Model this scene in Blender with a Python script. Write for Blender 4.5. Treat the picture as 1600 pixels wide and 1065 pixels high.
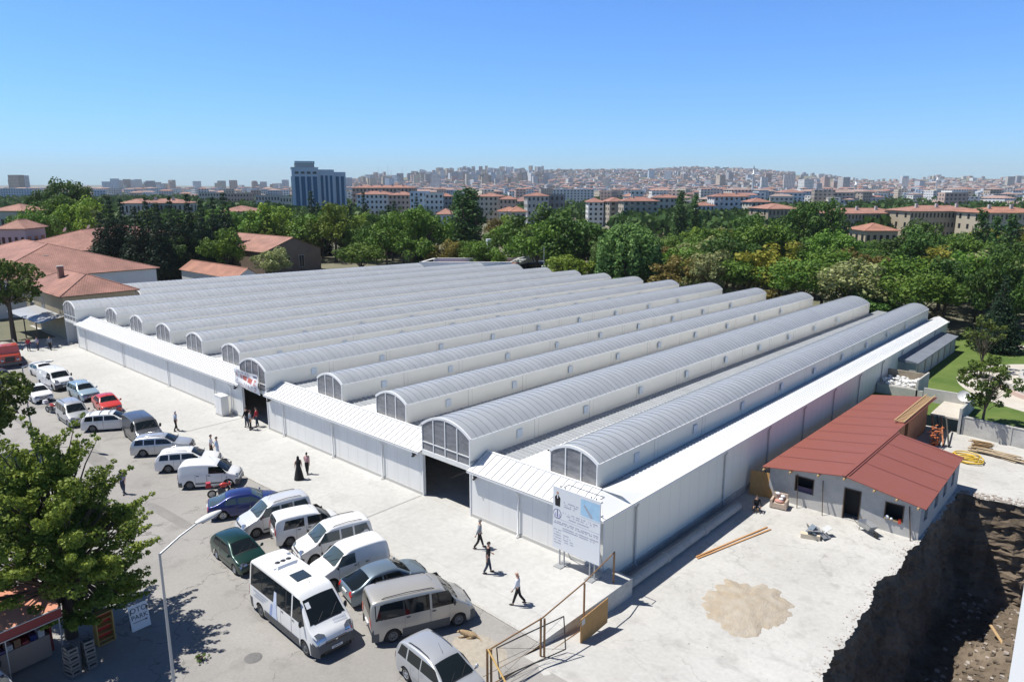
import bpy, math, random
from mathutils import Vector, Matrix, noise
for o in list(bpy.data.objects): bpy.data.objects.remove(o)
sc = bpy.context.scene; col = sc.collection
R = math.radians; PI = math.pi; sin = math.sin; cos = math.cos
# ---------------------------------------------------------------- camera
YAW = 42.387
CX, CY, CZ = 19.89, -28.89, 20.0
cam = bpy.data.cameras.new('camera'); cam.sensor_width = 36; cam.lens = 25.31
cam.clip_end = 60000; cam.clip_start = 0.2
co = bpy.data.objects.new('camera', cam); col.objects.link(co); sc.camera = co
co.location = (CX, CY, CZ); co.rotation_euler = (R(90 - 12.07), 0, R(YAW))
# ---------------------------------------------------------------- light
SUN = Vector((-.42, -.275, 1)).normalized()          # direction towards the sun
sun_el = math.asin(SUN.z); sun_az = math.atan2(SUN.x, SUN.y)
w = bpy.data.worlds.new('World'); sc.world = w; w.use_nodes = True
nt = w.node_tree; bg = nt.nodes['Background']
sky = nt.nodes.new('ShaderNodeTexSky'); sky.sky_type = 'NISHITA'; sky.sun_disc = False
sky.sun_elevation = sun_el; sky.sun_rotation = sun_az
sky.altitude = 0; sky.air_density = 1.0; sky.dust_density = 0.3; sky.ozone_density = 6
tint = nt.nodes.new('ShaderNodeMix'); tint.data_type = 'RGBA'; tint.blend_type = 'MULTIPLY'; tint.inputs[0].default_value = 1
tint.inputs[7].default_value = (.62, .965, 1.40, 1)
tc = nt.nodes.new('ShaderNodeTexCoord'); sx = nt.nodes.new('ShaderNodeSeparateXYZ'); nt.links.new(tc.outputs['Generated'], sx.inputs[0])
mr = nt.nodes.new('ShaderNodeMapRange'); mr.inputs[1].default_value = .26; mr.inputs[2].default_value = .62; mr.inputs[3].default_value = 1.; mr.inputs[4].default_value = .22
nt.links.new(sx.outputs[2], mr.inputs[0])                 # sky dimmed towards the zenith to cut its fill light
dk = nt.nodes.new('ShaderNodeMix'); dk.data_type = 'RGBA'; dk.blend_type = 'MULTIPLY'; dk.inputs[0].default_value = 1
nt.links.new(sky.outputs[0], tint.inputs[6]); nt.links.new(tint.outputs[2], dk.inputs[6]); nt.links.new(mr.outputs[0], dk.inputs[7]); nt.links.new(dk.outputs[2], bg.inputs[0]); bg.inputs[1].default_value = 0.105
sl = bpy.data.lights.new('sun', 'SUN'); sl.energy = 5.0; sl.angle = R(0.5); sl.color = (1, .965, .90)
so = bpy.data.objects.new('sun', sl); col.objects.link(so)
so.rotation_euler = (-SUN).to_track_quat('-Z', 'Y').to_euler()
vs = sc.view_settings; vs.view_transform = 'Standard'; vs.look = 'None'; vs.exposure = 0.33; vs.gamma = 1
sc.render.resolution_x = 1024; sc.render.resolution_y = 681

# ---------------------------------------------------------------- materials
MATS = {}
def lin(c):
    return tuple(((v/12.92) if v <= .04045 else ((v+.055)/1.055)**2.4) for v in c)
def mat(name, c, rough=.7, metal=0., nz=0., scale=2., c2=None, bump=0., spec=None, detail=4., stretch=None, attr=False, coat=0., wpos=True, bscale=None):
    """principled material; nz = strength of colour variation towards c2"""
    if name in MATS: return MATS[name]
    m = bpy.data.materials.new(name); m.use_nodes = True; n = m.node_tree.nodes; l = m.node_tree.links
    b = n['Principled BSDF']; b.inputs['Roughness'].default_value = rough; b.inputs['Metallic'].default_value = metal
    b.inputs['Base Color'].default_value = (*c, 1)
    if spec is not None: b.inputs['Specular IOR Level'].default_value = spec
    if coat: b.inputs['Coat Weight'].default_value = coat; b.inputs['Coat Roughness'].default_value = .05
    src = None
    if nz or bump or attr:
        if wpos: vec = n.new('ShaderNodeNewGeometry').outputs['Position']
        else: vec = n.new('ShaderNodeTexCoord').outputs['Object']
        if stretch:
            mp = n.new('ShaderNodeMapping'); mp.inputs['Scale'].default_value = stretch
            l.new(vec, mp.inputs['Vector']); vec = mp.outputs[0]
        t = n.new('ShaderNodeTexNoise'); t.inputs['Scale'].default_value = scale; t.inputs['Detail'].default_value = detail
        t.inputs['Roughness'].default_value = .62
        l.new(vec, t.inputs['Vector'])
        base = None
        if attr:
            a = n.new('ShaderNodeAttribute'); a.attribute_name = 'col'; base = a.outputs['Color']
        if nz:
            rp = n.new('ShaderNodeValToRGB'); rp.color_ramp.elements[0].position = .36; rp.color_ramp.elements[1].position = .66
            l.new(t.outputs['Fac'], rp.inputs[0])
            mx = n.new('ShaderNodeMix'); mx.data_type = 'RGBA'
            mu = n.new('ShaderNodeMath'); mu.operation = 'MULTIPLY'; mu.inputs[1].default_value = nz
            l.new(rp.outputs[0], mu.inputs[0]); l.new(mu.outputs[0], mx.inputs[0])
            if base: l.new(base, mx.inputs[6])
            else: mx.inputs[6].default_value = (*c, 1)
            mx.inputs[7].default_value = (*(c2 or tuple(v*.5 for v in c)), 1)
            l.new(mx.outputs[2], b.inputs['Base Color'])
        elif base: l.new(base, b.inputs['Base Color'])
        if bump:
            tb = t
            if bscale:
                tb = n.new('ShaderNodeTexNoise'); tb.inputs['Scale'].default_value = bscale; tb.inputs['Detail'].default_value = 5
                l.new(vec, tb.inputs['Vector'])
            bp = n.new('ShaderNodeBump'); bp.inputs['Strength'].default_value = bump; bp.inputs['Distance'].default_value = .05
            l.new(tb.outputs['Fac'], bp.inputs['Height']); l.new(bp.outputs[0], b.inputs['Normal'])
    MATS[name] = m; return m

def ground_mat(name, c, c2, c3, s1, s2, rough=.9, bump=.3, joints=None, cracks=0., bd=.02):
    """large patches + fine speckle (+ slab joints, cracks)"""
    m = bpy.data.materials.new(name); m.use_nodes = True; n = m.node_tree.nodes; l = m.node_tree.links
    b = n['Principled BSDF']; b.inputs['Roughness'].default_value = rough; b.inputs['Specular IOR Level'].default_value = .25
    g = n.new('ShaderNodeNewGeometry').outputs['Position']
    def nzt(s, d=6, ro=.6):
        t = n.new('ShaderNodeTexNoise'); t.inputs['Scale'].default_value = s; t.inputs['Detail'].default_value = d
        t.inputs['Roughness'].default_value = ro; l.new(g, t.inputs['Vector']); return t.outputs['Fac']
    def ramp(f, a, z):
        r = n.new('ShaderNodeValToRGB'); r.color_ramp.elements[0].position = a; r.color_ramp.elements[1].position = z
        l.new(f, r.inputs[0]); return r.outputs[0]
    def mixc(fac, A, B):
        x = n.new('ShaderNodeMix'); x.data_type = 'RGBA'; l.new(fac, x.inputs[0])
        for s, v in ((6, A), (7, B)):
            if isinstance(v, tuple): x.inputs[s].default_value = (*v, 1)
            else: l.new(v, x.inputs[s])
        return x.outputs[2]
    big = nzt(s1); fine = nzt(s2, 8, .7); mid = nzt(s1*5.3, 6, .7)
    A = mixc(ramp(big, .38, .64), c, c2)
    A = mixc(ramp(mid, .52, .8), A, c3)
    x = n.new('ShaderNodeMix'); x.data_type = 'RGBA'; x.blend_type = 'MULTIPLY'; x.inputs[0].default_value = 1
    l.new(A, x.inputs[6]); r = ramp(fine, .2, .75); 
    mm = n.new('ShaderNodeMapRange'); mm.inputs[3].default_value = .84; mm.inputs[4].default_value = 1.08
    l.new(r, mm.inputs[0]); l.new(mm.outputs[0], x.inputs[7]); A = x.outputs[2]
    if joints:
        bt = n.new('ShaderNodeTexBrick'); bt.offset = 0; bt.inputs['Scale'].default_value = 1
        bt.inputs['Brick Width'].default_value = joints[0]; bt.inputs['Row Height'].default_value = joints[1]
        bt.inputs['Mortar Size'].default_value = .012; bt.inputs['Mortar Smooth'].default_value = .1
        l.new(g, bt.inputs['Vector'])
        mu = n.new('ShaderNodeMath'); mu.operation = 'MULTIPLY'; mu.inputs[1].default_value = joints[2]
        l.new(bt.outputs['Fac'], mu.inputs[0]); A = mixc(mu.outputs[0], A, tuple(v*.45 for v in c))
    if cracks:
        v = n.new('ShaderNodeTexVoronoi'); v.feature = 'DISTANCE_TO_EDGE'; v.inputs['Scale'].default_value = .16
        ad = n.new('ShaderNodeMix'); ad.data_type = 'VECTOR'; ad.inputs[0].default_value = .25
        tn = n.new('ShaderNodeTexNoise'); tn.inputs['Scale'].default_value = .8; tn.inputs['Detail'].default_value = 6
        l.new(g, tn.inputs['Vector']); sub = n.new('ShaderNodeVectorMath'); sub.operation = 'MULTIPLY_ADD'
        sub.inputs[1].default_value = (3, 3, 0); l.new(tn.outputs['Color'], sub.inputs[0]); l.new(g, sub.inputs[2])
        l.new(sub.outputs[0], v.inputs['Vector'])
        lt = n.new('ShaderNodeMath'); lt.operation = 'LESS_THAN'; lt.inputs[1].default_value = .0035
        l.new(v.outputs['Distance'], lt.inputs[0])
        mu = n.new('ShaderNodeMath'); mu.operation = 'MULTIPLY'; mu.inputs[1].default_value = cracks
        l.new(lt.outputs[0], mu.inputs[0]); A = mixc(mu.outputs[0], A, tuple(v*.4 for v in c))
    l.new(A, b.inputs['Base Color'])
    bp = n.new('ShaderNodeBump'); bp.inputs['Strength'].default_value = bump; bp.inputs['Distance'].default_value = bd
    l.new(fine, bp.inputs['Height']); l.new(bp.outputs[0], b.inputs['Normal'])
    MATS[name] = m; return m

def tile_mat(name, c, c2, along='z', row=.35):
    """roof tiles: rows stepping down the slope and pans across it"""
    m = bpy.data.materials.new(name); m.use_nodes = True; n = m.node_tree.nodes; l = m.node_tree.links
    b = n['Principled BSDF']; b.inputs['Roughness'].default_value = .8
    ge = n.new('ShaderNodeNewGeometry'); g = ge.outputs['Position']; N = ge.outputs['True Normal']
    cr = n.new('ShaderNodeVectorMath'); cr.operation = 'CROSS_PRODUCT'; l.new(N, cr.inputs[0]); cr.inputs[1].default_value = (0, 0, 1)
    nm = n.new('ShaderNodeVectorMath'); nm.operation = 'NORMALIZE'; l.new(cr.outputs[0], nm.inputs[0])
    dt = n.new('ShaderNodeVectorMath'); dt.operation = 'DOT_PRODUCT'; l.new(nm.outputs[0], dt.inputs[0]); l.new(g, dt.inputs[1])
    cr2 = n.new('ShaderNodeVectorMath'); cr2.operation = 'CROSS_PRODUCT'; l.new(nm.outputs[0], cr2.inputs[0]); l.new(N, cr2.inputs[1])
    dv = n.new('ShaderNodeVectorMath'); dv.operation = 'DOT_PRODUCT'; l.new(cr2.outputs[0], dv.inputs[0]); l.new(g, dv.inputs[1])
    cb = n.new('ShaderNodeCombineXYZ'); l.new(dt.outputs['Value'], cb.inputs[0]); l.new(dv.outputs['Value'], cb.inputs[1])
    bt = n.new('ShaderNodeTexBrick'); bt.inputs['Scale'].default_value = 1; bt.inputs['Brick Width'].default_value = .3*row/.35
    bt.inputs['Row Height'].default_value = row; bt.inputs['Mortar Size'].default_value = .035; bt.inputs['Mortar Smooth'].default_value = .6
    bt.inputs['Color1'].default_value = (*c, 1); bt.inputs['Color2'].default_value = (*c2, 1)
    bt.inputs['Mortar'].default_value = (*tuple(v*.45 for v in c), 1); bt.inputs['Bias'].default_value = -.2
    l.new(cb.outputs[0], bt.inputs['Vector'])
    t = n.new('ShaderNodeTexNoise'); t.inputs['Scale'].default_value = .35; t.inputs['Detail'].default_value = 6; l.new(g, t.inputs['Vector'])
    mr = n.new('ShaderNodeMapRange'); mr.inputs[1].default_value = .3; mr.inputs[2].default_value = .7; mr.inputs[3].default_value = .72; mr.inputs[4].default_value = 1.15
    l.new(t.outputs['Fac'], mr.inputs[0])
    x = n.new('ShaderNodeMix'); x.data_type = 'RGBA'; x.blend_type = 'MULTIPLY'; x.inputs[0].default_value = 1
    l.new(bt.outputs['Color'], x.inputs[6]); l.new(mr.outputs[0], x.inputs[7]); l.new(x.outputs[2], b.inputs['Base Color'])
    bp = n.new('ShaderNodeBump'); bp.inputs['Strength'].default_value = .6; bp.inputs['Distance'].default_value = .03; bp.invert = True
    l.new(bt.outputs['Fac'], bp.inputs['Height']); l.new(bp.outputs[0], b.inputs['Normal'])
    MATS[name] = m; return m

def facade_mat(name):
    """far-off walls: own colour from the mesh, a grid of windows"""
    m = bpy.data.materials.new(name); m.use_nodes = True; n = m.node_tree.nodes; l = m.node_tree.links
    b = n['Principled BSDF']; b.inputs['Roughness'].default_value = .8
    ge = n.new('ShaderNodeNewGeometry'); g = ge.outputs['Position']; N = ge.outputs['True Normal']
    cr = n.new('ShaderNodeVectorMath'); cr.operation = 'CROSS_PRODUCT'; l.new(N, cr.inputs[0]); cr.inputs[1].default_value = (0, 0, 1)
    dt = n.new('ShaderNodeVectorMath'); dt.operation = 'DOT_PRODUCT'; l.new(cr.outputs[0], dt.inputs[0]); l.new(g, dt.inputs[1])
    sp = n.new('ShaderNodeSeparateXYZ'); l.new(g, sp.inputs[0])
    def M(op, a, bb=None, c=None):
        x = n.new('ShaderNodeMath'); x.operation = op
        for i, v in enumerate((a, bb, c)):
            if v is None: continue
            if isinstance(v, (int, float)): x.inputs[i].default_value = v
            else: l.new(v, x.inputs[i])
        return x.outputs[0]
    fu = M('FRACT', M('DIVIDE', dt.outputs['Value'], 3.4)); fz = M('FRACT', M('DIVIDE', sp.outputs[2], 3.0))
    mk = M('MULTIPLY', M('MULTIPLY', M('GREATER_THAN', fu, .3), M('LESS_THAN', fu, .78)), M('MULTIPLY', M('GREATER_THAN', fz, .35), M('LESS_THAN', fz, .82)))
    a = n.new('ShaderNodeAttribute'); a.attribute_name = 'col'
    x = n.new('ShaderNodeMix'); x.data_type = 'RGBA'; l.new(mk, x.inputs[0]); l.new(a.outputs['Color'], x.inputs[6]); x.inputs[7].default_value = (.07, .08, .1, 1)
    l.new(x.outputs[2], b.inputs['Base Color']); MATS[name] = m; return m

# ---------------------------------------------------------------- mesh builder
class MB:
    def __init__(s): s.v = []; s.f = []; s.m = []; s.mats = []; s.c = None; s.sm = []
    def mi(s, mt):
        if mt not in s.mats: s.mats.append(mt)
        return s.mats.index(mt)
    def face(s, pts, mt, smooth=False, c=None):
        k = len(s.v); s.v += [tuple(p) for p in pts]; s.f.append(tuple(range(k, k+len(pts)))); s.m.append(s.mi(mt)); s.sm.append(smooth)
        if c is not None:
            if s.c is None: s.c = {}
            s.c[len(s.f)-1] = c
    def mesh(s, verts, faces, mt, smooth=False, c=None):
        k = len(s.v); s.v += [tuple(p) for p in verts]; i = s.mi(mt)
        for f in faces:
            s.f.append(tuple(k+j for j in f)); s.m.append(i); s.sm.append(smooth)
            if c is not None:
                if s.c is None: s.c = {}
                s.c[len(s.f)-1] = c
    def box(s, x0, x1, y0, y1, z0, z1, mt, c=None, M=None, top=None, taper=0):
        v = [(x0, y0, z0), (x1, y0, z0), (x1, y1, z0), (x0, y1, z0), (x0+taper, y0+taper, z1), (x1-taper, y0+taper, z1), (x1-taper, y1-taper, z1), (x0+taper, y1-taper, z1)]
        if M is not None: v = [tuple(M @ Vector(p)) for p in v]
        s.mesh(v, [(3, 2, 1, 0), (0, 1, 5, 4), (1, 2, 6, 5), (2, 3, 7, 6), (3, 0, 4, 7)], mt, c=c)
        s.mesh(v, [(4, 5, 6, 7)], top or mt, c=c)
    def grid(s, rows, mt, smooth=True, close=False, flip=False):
        nr, nc = len(rows), len(rows[0]); k = len(s.v); s.v += [tuple(p) for r in rows for p in r]; i = s.mi(mt)
        for a in range(nr-1):
            for b in range(nc if close else nc-1):
                b2 = (b+1) % nc
                f = (k+a*nc+b, k+a*nc+b2, k+(a+1)*nc+b2, k+(a+1)*nc+b)
                s.f.append(f[::-1] if flip else f); s.m.append(i); s.sm.append(smooth)
    def tube(s, pts, r, mt, n=8, cap=True, smooth=True):
        pts = [Vector(p) for p in pts]; rows = []
        rs = r if isinstance(r, (list, tuple)) else [r]*len(pts)
        up = Vector((0, 0, 1)); d0 = (pts[1]-pts[0]).normalized()
        if abs(d0.dot(up)) > .95: up = Vector((1, 0, 0))
        for i, p in enumerate(pts):
            d = (pts[min(i+1, len(pts)-1)]-pts[max(i-1, 0)]).normalized()
            a = d.cross(up)
            if a.length < 1e-4: a = d.cross(Vector((0, 1, 0)))
            a.normalize(); b = a.cross(d)
            rows.append([p+(a*cos(t)+b*sin(t))*rs[i] for t in [2*PI*j/n for j in range(n)]])
        s.grid(rows, mt, smooth, close=True)
        if cap:
            s.face(rows[0][::-1], mt) if False else s.face(rows[0], mt); s.face(rows[-1][::-1], mt)
    def lathe(s, prof, mt, M=None, n=16, smooth=True, c=None):
        rows = []
        for (r, z) in prof:
            row = [Vector((r*cos(2*PI*j/n), r*sin(2*PI*j/n), z)) for j in range(n)]
            if M is not None: row = [M @ p for p in row]
            rows.append(row)
        s.grid(rows, mt, smooth, close=True)
    def ball(s, c, r, mt, n=10, m=6, sq=(1, 1, 1)):
        rows = []
        for i in range(m+1):
            t = -PI/2+PI*i/m
            rows.append([(c[0]+r*sq[0]*cos(t)*cos(2*PI*j/n), c[1]+r*sq[1]*cos(t)*sin(2*PI*j/n), c[2]+r*sq[2]*sin(t)) for j in range(n)])
        s.grid(rows, mt, True, close=True)
    def build(s, name, parent=None, loc=None, rz=0, link=True):
        me = bpy.data.meshes.new(name); me.from_pydata(s.v, [], s.f)
        for mt in s.mats: me.materials.append(mt)
        me.polygons.foreach_set('material_index', s.m); me.polygons.foreach_set('use_smooth', s.sm)
        if s.c is not None:
            ca = me.color_attributes.new('col', 'FLOAT_COLOR', 'CORNER')
            for pi, p in enumerate(me.polygons):
                cc = s.c.get(pi)
                if cc:
                    for li in p.loop_indices: ca.data[li].color = (*cc, 1)
        me.update()
        o = bpy.data.objects.new(name, me)
        if link: col.objects.link(o)
        if parent: o.parent = parent
        if loc: o.location = loc
        o.rotation_euler.z = rz
        return o
def tag(o, label=None, cat=None, group=None, kind=None):
    if label: o['label'] = label
    if cat: o['category'] = cat
    if group: o['group'] = group
    if kind: o['kind'] = kind
    return o
def empty(name, label, cat, loc=(0, 0, 0), rz=0, group=None):
    o = bpy.data.objects.new(name, None); col.objects.link(o); o.location = loc; o.rotation_euler.z = rz
    o.empty_display_size = .3
    return tag(o, label, cat, group)
def copy_tree(o, parent=None):
    c = o.copy(); col.objects.link(c)
    if parent: c.parent = parent
    for ch in o.children: copy_tree(ch, c)
    return c
def pol(px, d):
    """world XY at horizontal distance d (metres, along the view axis) in the direction of column px"""
    a = (px-800)/1150.; fx, fy = -sin(R(YAW)), cos(R(YAW)); rx, ry = cos(R(YAW)), sin(R(YAW))
    return CX+d*(fx+a*rx), CY+d*(fy+a*ry)
def text_mesh(txt, size, mt, name, parent=None, M=None, extrude=.004, align='LEFT'):
    cu = bpy.data.curves.new(name, 'FONT'); cu.body = txt; cu.size = size; cu.extrude = extrude; cu.align_x = align
    t = bpy.data.objects.new(name, cu); col.objects.link(t)
    dg = bpy.context.evaluated_depsgraph_get(); me = bpy.data.meshes.new_from_object(t.evaluated_get(dg))
    bpy.data.objects.remove(t); me.materials.clear(); me.materials.append(mt)
    if M is not None: me.transform(M)
    o = bpy.data.objects.new(name, me); col.objects.link(o)
    if parent: o.parent = parent
    return o
rnd = random.Random(7)
# ---------------------------------------------------------------- shared materials
concrete = ground_mat('forecourt_concrete', (.455, .45, .43), (.51, .505, .485), (.39, .385, .37), .12, 3, bump=.12, joints=(6.4, 5.2, .45))
asphalt = ground_mat('old_asphalt', (.28, .268, .252), (.35, .335, .315), (.20, .19, .178), .09, 7, bump=.35, cracks=.5)
yardm = ground_mat('yard_concrete', (.45, .44, .415), (.52, .51, .485), (.33, .32, .30), .16, 4, bump=.2, cracks=.25)
plain = ground_mat('plain_ground', (.13, .135, .09), (.20, .185, .13), (.08, .10, .05), .02, .5, bump=.1)
dirt = ground_mat('pit_dirt', (.13, .10, .072), (.22, .175, .13), (.055, .042, .03), .35, 3.5, bump=1, bd=.12)
grassm = ground_mat('lawn_green', (.075, .13, .025), (.12, .175, .04), (.19, .19, .07), .22, 8, bump=.5)
pathm = ground_mat('park_paving', (.50, .46, .40), (.56, .52, .46), (.4, .37, .32), .2, 6, bump=.2)
white = mat('white_panel', (.77, .765, .735), .45, nz=.3, scale=1.1, c2=(.62, .61, .57), stretch=(1, 1, .18))
cream = mat('cream_panel', (.80, .775, .69), .42, nz=.22, scale=.6, c2=(.70, .67, .58), stretch=(1, 1, .3))
whiteroof = mat('white_roof_sheet', (.80, .80, .79), .38, nz=.15, scale=.8, c2=(.70, .70, .69))
trim = mat('white_trim', (.76, .76, .75), .4)
seam = mat('panel_joint', (.30, .30, .29), .7)
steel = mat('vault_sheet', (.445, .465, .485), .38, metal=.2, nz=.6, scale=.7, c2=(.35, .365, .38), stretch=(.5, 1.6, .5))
steelrib = mat('vault_rib', (.30, .315, .335), .45, metal=.2)
galv = mat('galvanised', (.42, .43, .44), .45, metal=.5)
glazing = mat('gable_glazing', (.16, .165, .175), .22, nz=.6, scale=1.3, c2=(.33, .33, .34), stretch=(1, 1, 4))
dark = mat('interior_shade', (.03, .03, .03), .9)
black = mat('black_plastic', (.02, .02, .022), .5)
ventm = mat('vent_louvre', (.50, .60, .70), .5)
tile = tile_mat('red_roof_tile', (.39, .195, .15), (.32, .155, .12))
tile2 = tile_mat('faded_roof_tile', (.42, .22, .165), (.36, .18, .14))
tile3 = tile_mat('orange_roof_tile', (.45, .215, .145), (.38, .175, .12))
grey_conc = ground_mat('grey_concrete', (.42, .41, .385), (.5, .49, .46), (.3, .29, .27), .7, 6, bump=.3)
block = mat('concrete_block', (.47, .455, .43), .9, nz=.4, scale=3, c2=(.32, .32, .31), bump=.2, bscale=12)
wood = mat('raw_timber', (.48, .33, .17), .75, nz=.5, scale=6, c2=(.34, .22, .11), stretch=(1, 1, 6))
facade = facade_mat('far_facade')

# ---------------------------------------------------------------- terrain
SKY = [(-900, 291), (-300, 289), (0, 288), (250, 289), (450, 291), (540, 286), (600, 279), (660, 276), (720, 271), (800, 272), (850, 270), (900, 269), (960, 269),
       (1010, 270), (1040, 267), (1075, 265), (1120, 266), (1180, 269), (1230, 273), (1270, 275), (1310, 280), (1350, 284), (1400, 284), (1440, 280), (1480, 277), (1540, 280), (1620, 279), (1800, 276), (2600, 282)]
def crest(px):
    for (a, ya), (b, yb) in zip(SKY, SKY[1:]):
        if a <= px <= b: return ya+(yb-ya)*(px-a)/(b-a)
    return 290
def camxy(x, y):
    dx, dy = x-CX, y-CY; f_ = -sin(R(YAW))*dx+cos(R(YAW))*dy; r_ = cos(R(YAW))*dx+sin(R(YAW))*dy
    return f_, r_
def terrain(x, y):
    f_, r_ = camxy(x, y)
    if f_ < 300: return 0.
    px = 800+1150*r_/f_; d = f_
    near = 4300. if px > 520 else 8600.
    h = 20+(292-crest(px))/1150*near
    if px <= 520:
        k = max(0, min(1, (d-6800)/1800)); return h*k*k*(3-2*k)*(.85+.3*noise.noise((x*.0004, y*.0004, 0))) if d < 26000 else 0
    k = max(0, min(1, (d-1500)/2800)); k = k**1.5
    hh = h*k
    hh += k*(1-k)*30*noise.noise((x*.0011, y*.0011, 3.)) + (k*7*noise.noise((x*.003, y*.003, 5.)) if k < 1 else 0)
    return hh
def axis(a, b, fine, lim):
    out = list(fine); s = 8.
    v = fine[-1]
    while v < b: s = min(s*1.13, lim); v += s; out.append(v)
    s = 8.; v = fine[0]
    while v > a: s = min(s*1.13, lim); v -= s; out.insert(0, v)
    return out
HX0, HX1, HY0, HY1 = 0., 44., -30., 42.
xs = axis(-9600, 7000, [-90, -80, -70, -60, -50, -40, -30, -20, -10, 0, 1.5, 12, 25, 44], 230)
ys = axis(-300, 9600, [-60, -50, -40, -30, -20, -10, 0, 10, 20, 30, 42], 230)
g = MB(); V = []
for y in ys:
    for x in xs: V.append((x, y, terrain(x, y)))
nx = len(xs); F = []
for j in range(len(ys)-1):
    for i in range(nx-1):
        if xs[i] >= HX0 and xs[i+1] <= HX1 and ys[j] >= HY0 and ys[j+1] <= HY1: continue
        F.append((j*nx+i, j*nx+i+1, (j+1)*nx+i+1, (j+1)*nx+i))
g.mesh(V, F, plain, smooth=True)
tag(g.build('ground'), kind='structure')

# street: asphalt sheet, forecourt slab, pavement, yard, pit, lawn
s = MB(); s.face([(-140, -60, .004), (1.5, -60, .004), (1.5, -6.2, .004), (-140, -6.2, .004)], asphalt)
s.mesh([(1.5, -30, .004), (11.0, -30, .004), (11.0, -8, .004), (1.5, -8, .004)], [(0, 1, 2, 3)], asphalt)
tag(s.build('street'), kind='structure')
f = MB()
def fedge(x):                                       # kerb line of the forecourt
    return -6.45 - .9*math.exp(-((x+17)/9.)**2)*0 - (.35*sin((x+5)*.12))
n_ = 60; px_ = [1.5 - 92.*i/n_ for i in range(n_+1)]
f.mesh([(x, fedge(x), .06) for x in px_]+[(x, .6, .06) for x in px_], [(i, i+n_+1, i+n_+2, i+1) for i in range(n_)], concrete)
kerb = grey_conc
f.mesh([(x, fedge(x), .06) for x in px_]+[(x, fedge(x)-.16, .06) for x in px_]+[(x, fedge(x)-.16, -.02) for x in px_],
       [(i, i+1, i+n_+2, i+n_+1) for i in range(n_)]+[(i+n_+1, i+n_+2, i+2*n_+3, i+2*n_+2) for i in range(n_)], kerb)
f.face([(1.5, fedge(1.5)-.16, .06), (1.5, .6, .06), (1.5, .6, -1.1), (1.5, fedge(1.5)-.16, -1.1)], grey_conc)
f.face([(1.5, .6, .06), (0, .6, .06), (0, .6, -1.2), (1.5, .6, -1.2)], grey_conc)
# long thin drainage slots running out from the gate openings
for x in (-14.5, -38.7):
    f.box(x-.06, x+.06, -5.9 if x > -20 else -5.2, -.1, .062, .07, seam)
tag(f.build('forecourt'), kind='structure')
# pavement on the near side, under the kiosk and the tree
p = MB(); p.box(-120, -13.9, -40, -21.8, 0, .12, grey_conc)
for i in range(5): p.box(-70, -30, -21.8-.01, -21.6, 0, .121, grey_conc) if i == 0 else None
tag(p.build('pavement'), kind='structure')

def yz(x, y): return -1.0 if y > -1 else (0. if y < -8 else -1.0*((y+8)/7.))
def edge(y): return 11.15+.35*noise.noise((y*.35, 1.7, 0))+.22*noise.noise((y*1.5, 4, 0))+.1*noise.noise((y*5, 7, 0)) - (.55*math.exp(-((y-10.6)/1.7)**2)) + max(0, (-4-y))*.02
yd = MB(); ny = 520
rows = []
for j in range(ny+1):
    y = -30+57.0*j/ny; e = edge(y)
    if y < -8: xa = 1.5
    else: xa = 1.5
    rows.append([(xa, y, yz(2, y))]+[(xa+(e-xa)*k, y, yz(2, y)+(.03*noise.noise((k*9, y*.5, 2)) if 0 < k < 1 else 0)) for k in (.15, .3, .45, .6, .75, .88, .95, 1)])
yd.grid(rows, yardm, smooth=True, flip=True)
yd.face([(0, .6, -1), (1.5, .6, -1), (1.5, 27, -1), (0, 27, -1)], yardm)
rows = []
def nedge(x): return 27.0+.35*noise.noise((x*.9, 9, 0))+.15*noise.noise((x*3, 2, 0)) + max(0, x-11.15)*.12
NX = [11.15+33*i/90 for i in range(91)]
for x in NX: rows.append([(x, nedge(x) if x > 11.2 else 27., -1.), (x, 34, -1.), (x, 42, -1.)])
yd.grid(rows, yardm, smooth=True)
yd.face([(0, 27, -1), (11.15, 27, -1), (11.15, 42, -1), (0, 42, -1)], yardm)
yo = yd.build('yard'); tag(yo, kind='structure')
# pit: rough soil walls and a heaped floor
pt = MB()
def wallrow(P, nrm, amp=1.):
    out = []
    for k in range(52):
        z = -1.0 - 7.2*k/51 if P[2] < -.5 else P[2]-(7.8+P[2])*k/51
        q = .5*noise.noise((P[0]*.5, P[1]*.5, z*.45))+.28*noise.noise((P[0]*1.6, P[1]*1.6, z*1.4))+.20*noise.noise((P[0]*4.6, P[1]*4.6, z*4))+.12*noise.noise((P[0]*10, P[1]*10, z*9))+.10*math.floor(3*noise.noise((1.3, P[1]*.1, z*1.1)))
        t = k/51.; off = amp*(q*(min(1, t*6)))+.9*t*t*amp - (.12 if 0 < k < 4 else 0)
        out.append((P[0]+nrm[0]*off, P[1]+nrm[1]*off, z))
    return out
rows = [wallrow((edge(-30+57.*j/ny), -30+57.*j/ny, yz(2, -30+57.*j/ny)), (1, 0)) for j in range(ny+1)]
pt.grid(rows, dirt, smooth=False, flip=False)
rows = [wallrow((x, nedge(x) if x > 11.2 else 27., -1.), (0, -1)) for x in NX]
pt.grid(rows, dirt, smooth=False, flip=True)
rows = []
for j in range(330):
    y = -12+41*j/329.; r_ = []
    for i in range(130):
        x = 10.5+22*(i/129.)**1.15
        z = -8.1+.55*noise.noise((x*.22, y*.22, 4))+.3*noise.noise((x*.9, y*.9, 1))+.16*noise.noise((x*2.4, y*2.4, 1))+.11*noise.noise((x*5.5, y*5.5, 8))+.07*abs(noise.noise((x*11, y*11, 3)))
        z += 2.3*math.exp(-((x-17.2)**2/9+(y-19)**2/30))+1.2*math.exp(-((x-15.2)**2/2.0+(y-9.5)**2/14))
        r_.append((x, y, z))
    rows.append(r_)
pt.grid(rows, dirt, smooth=True, flip=True)
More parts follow.
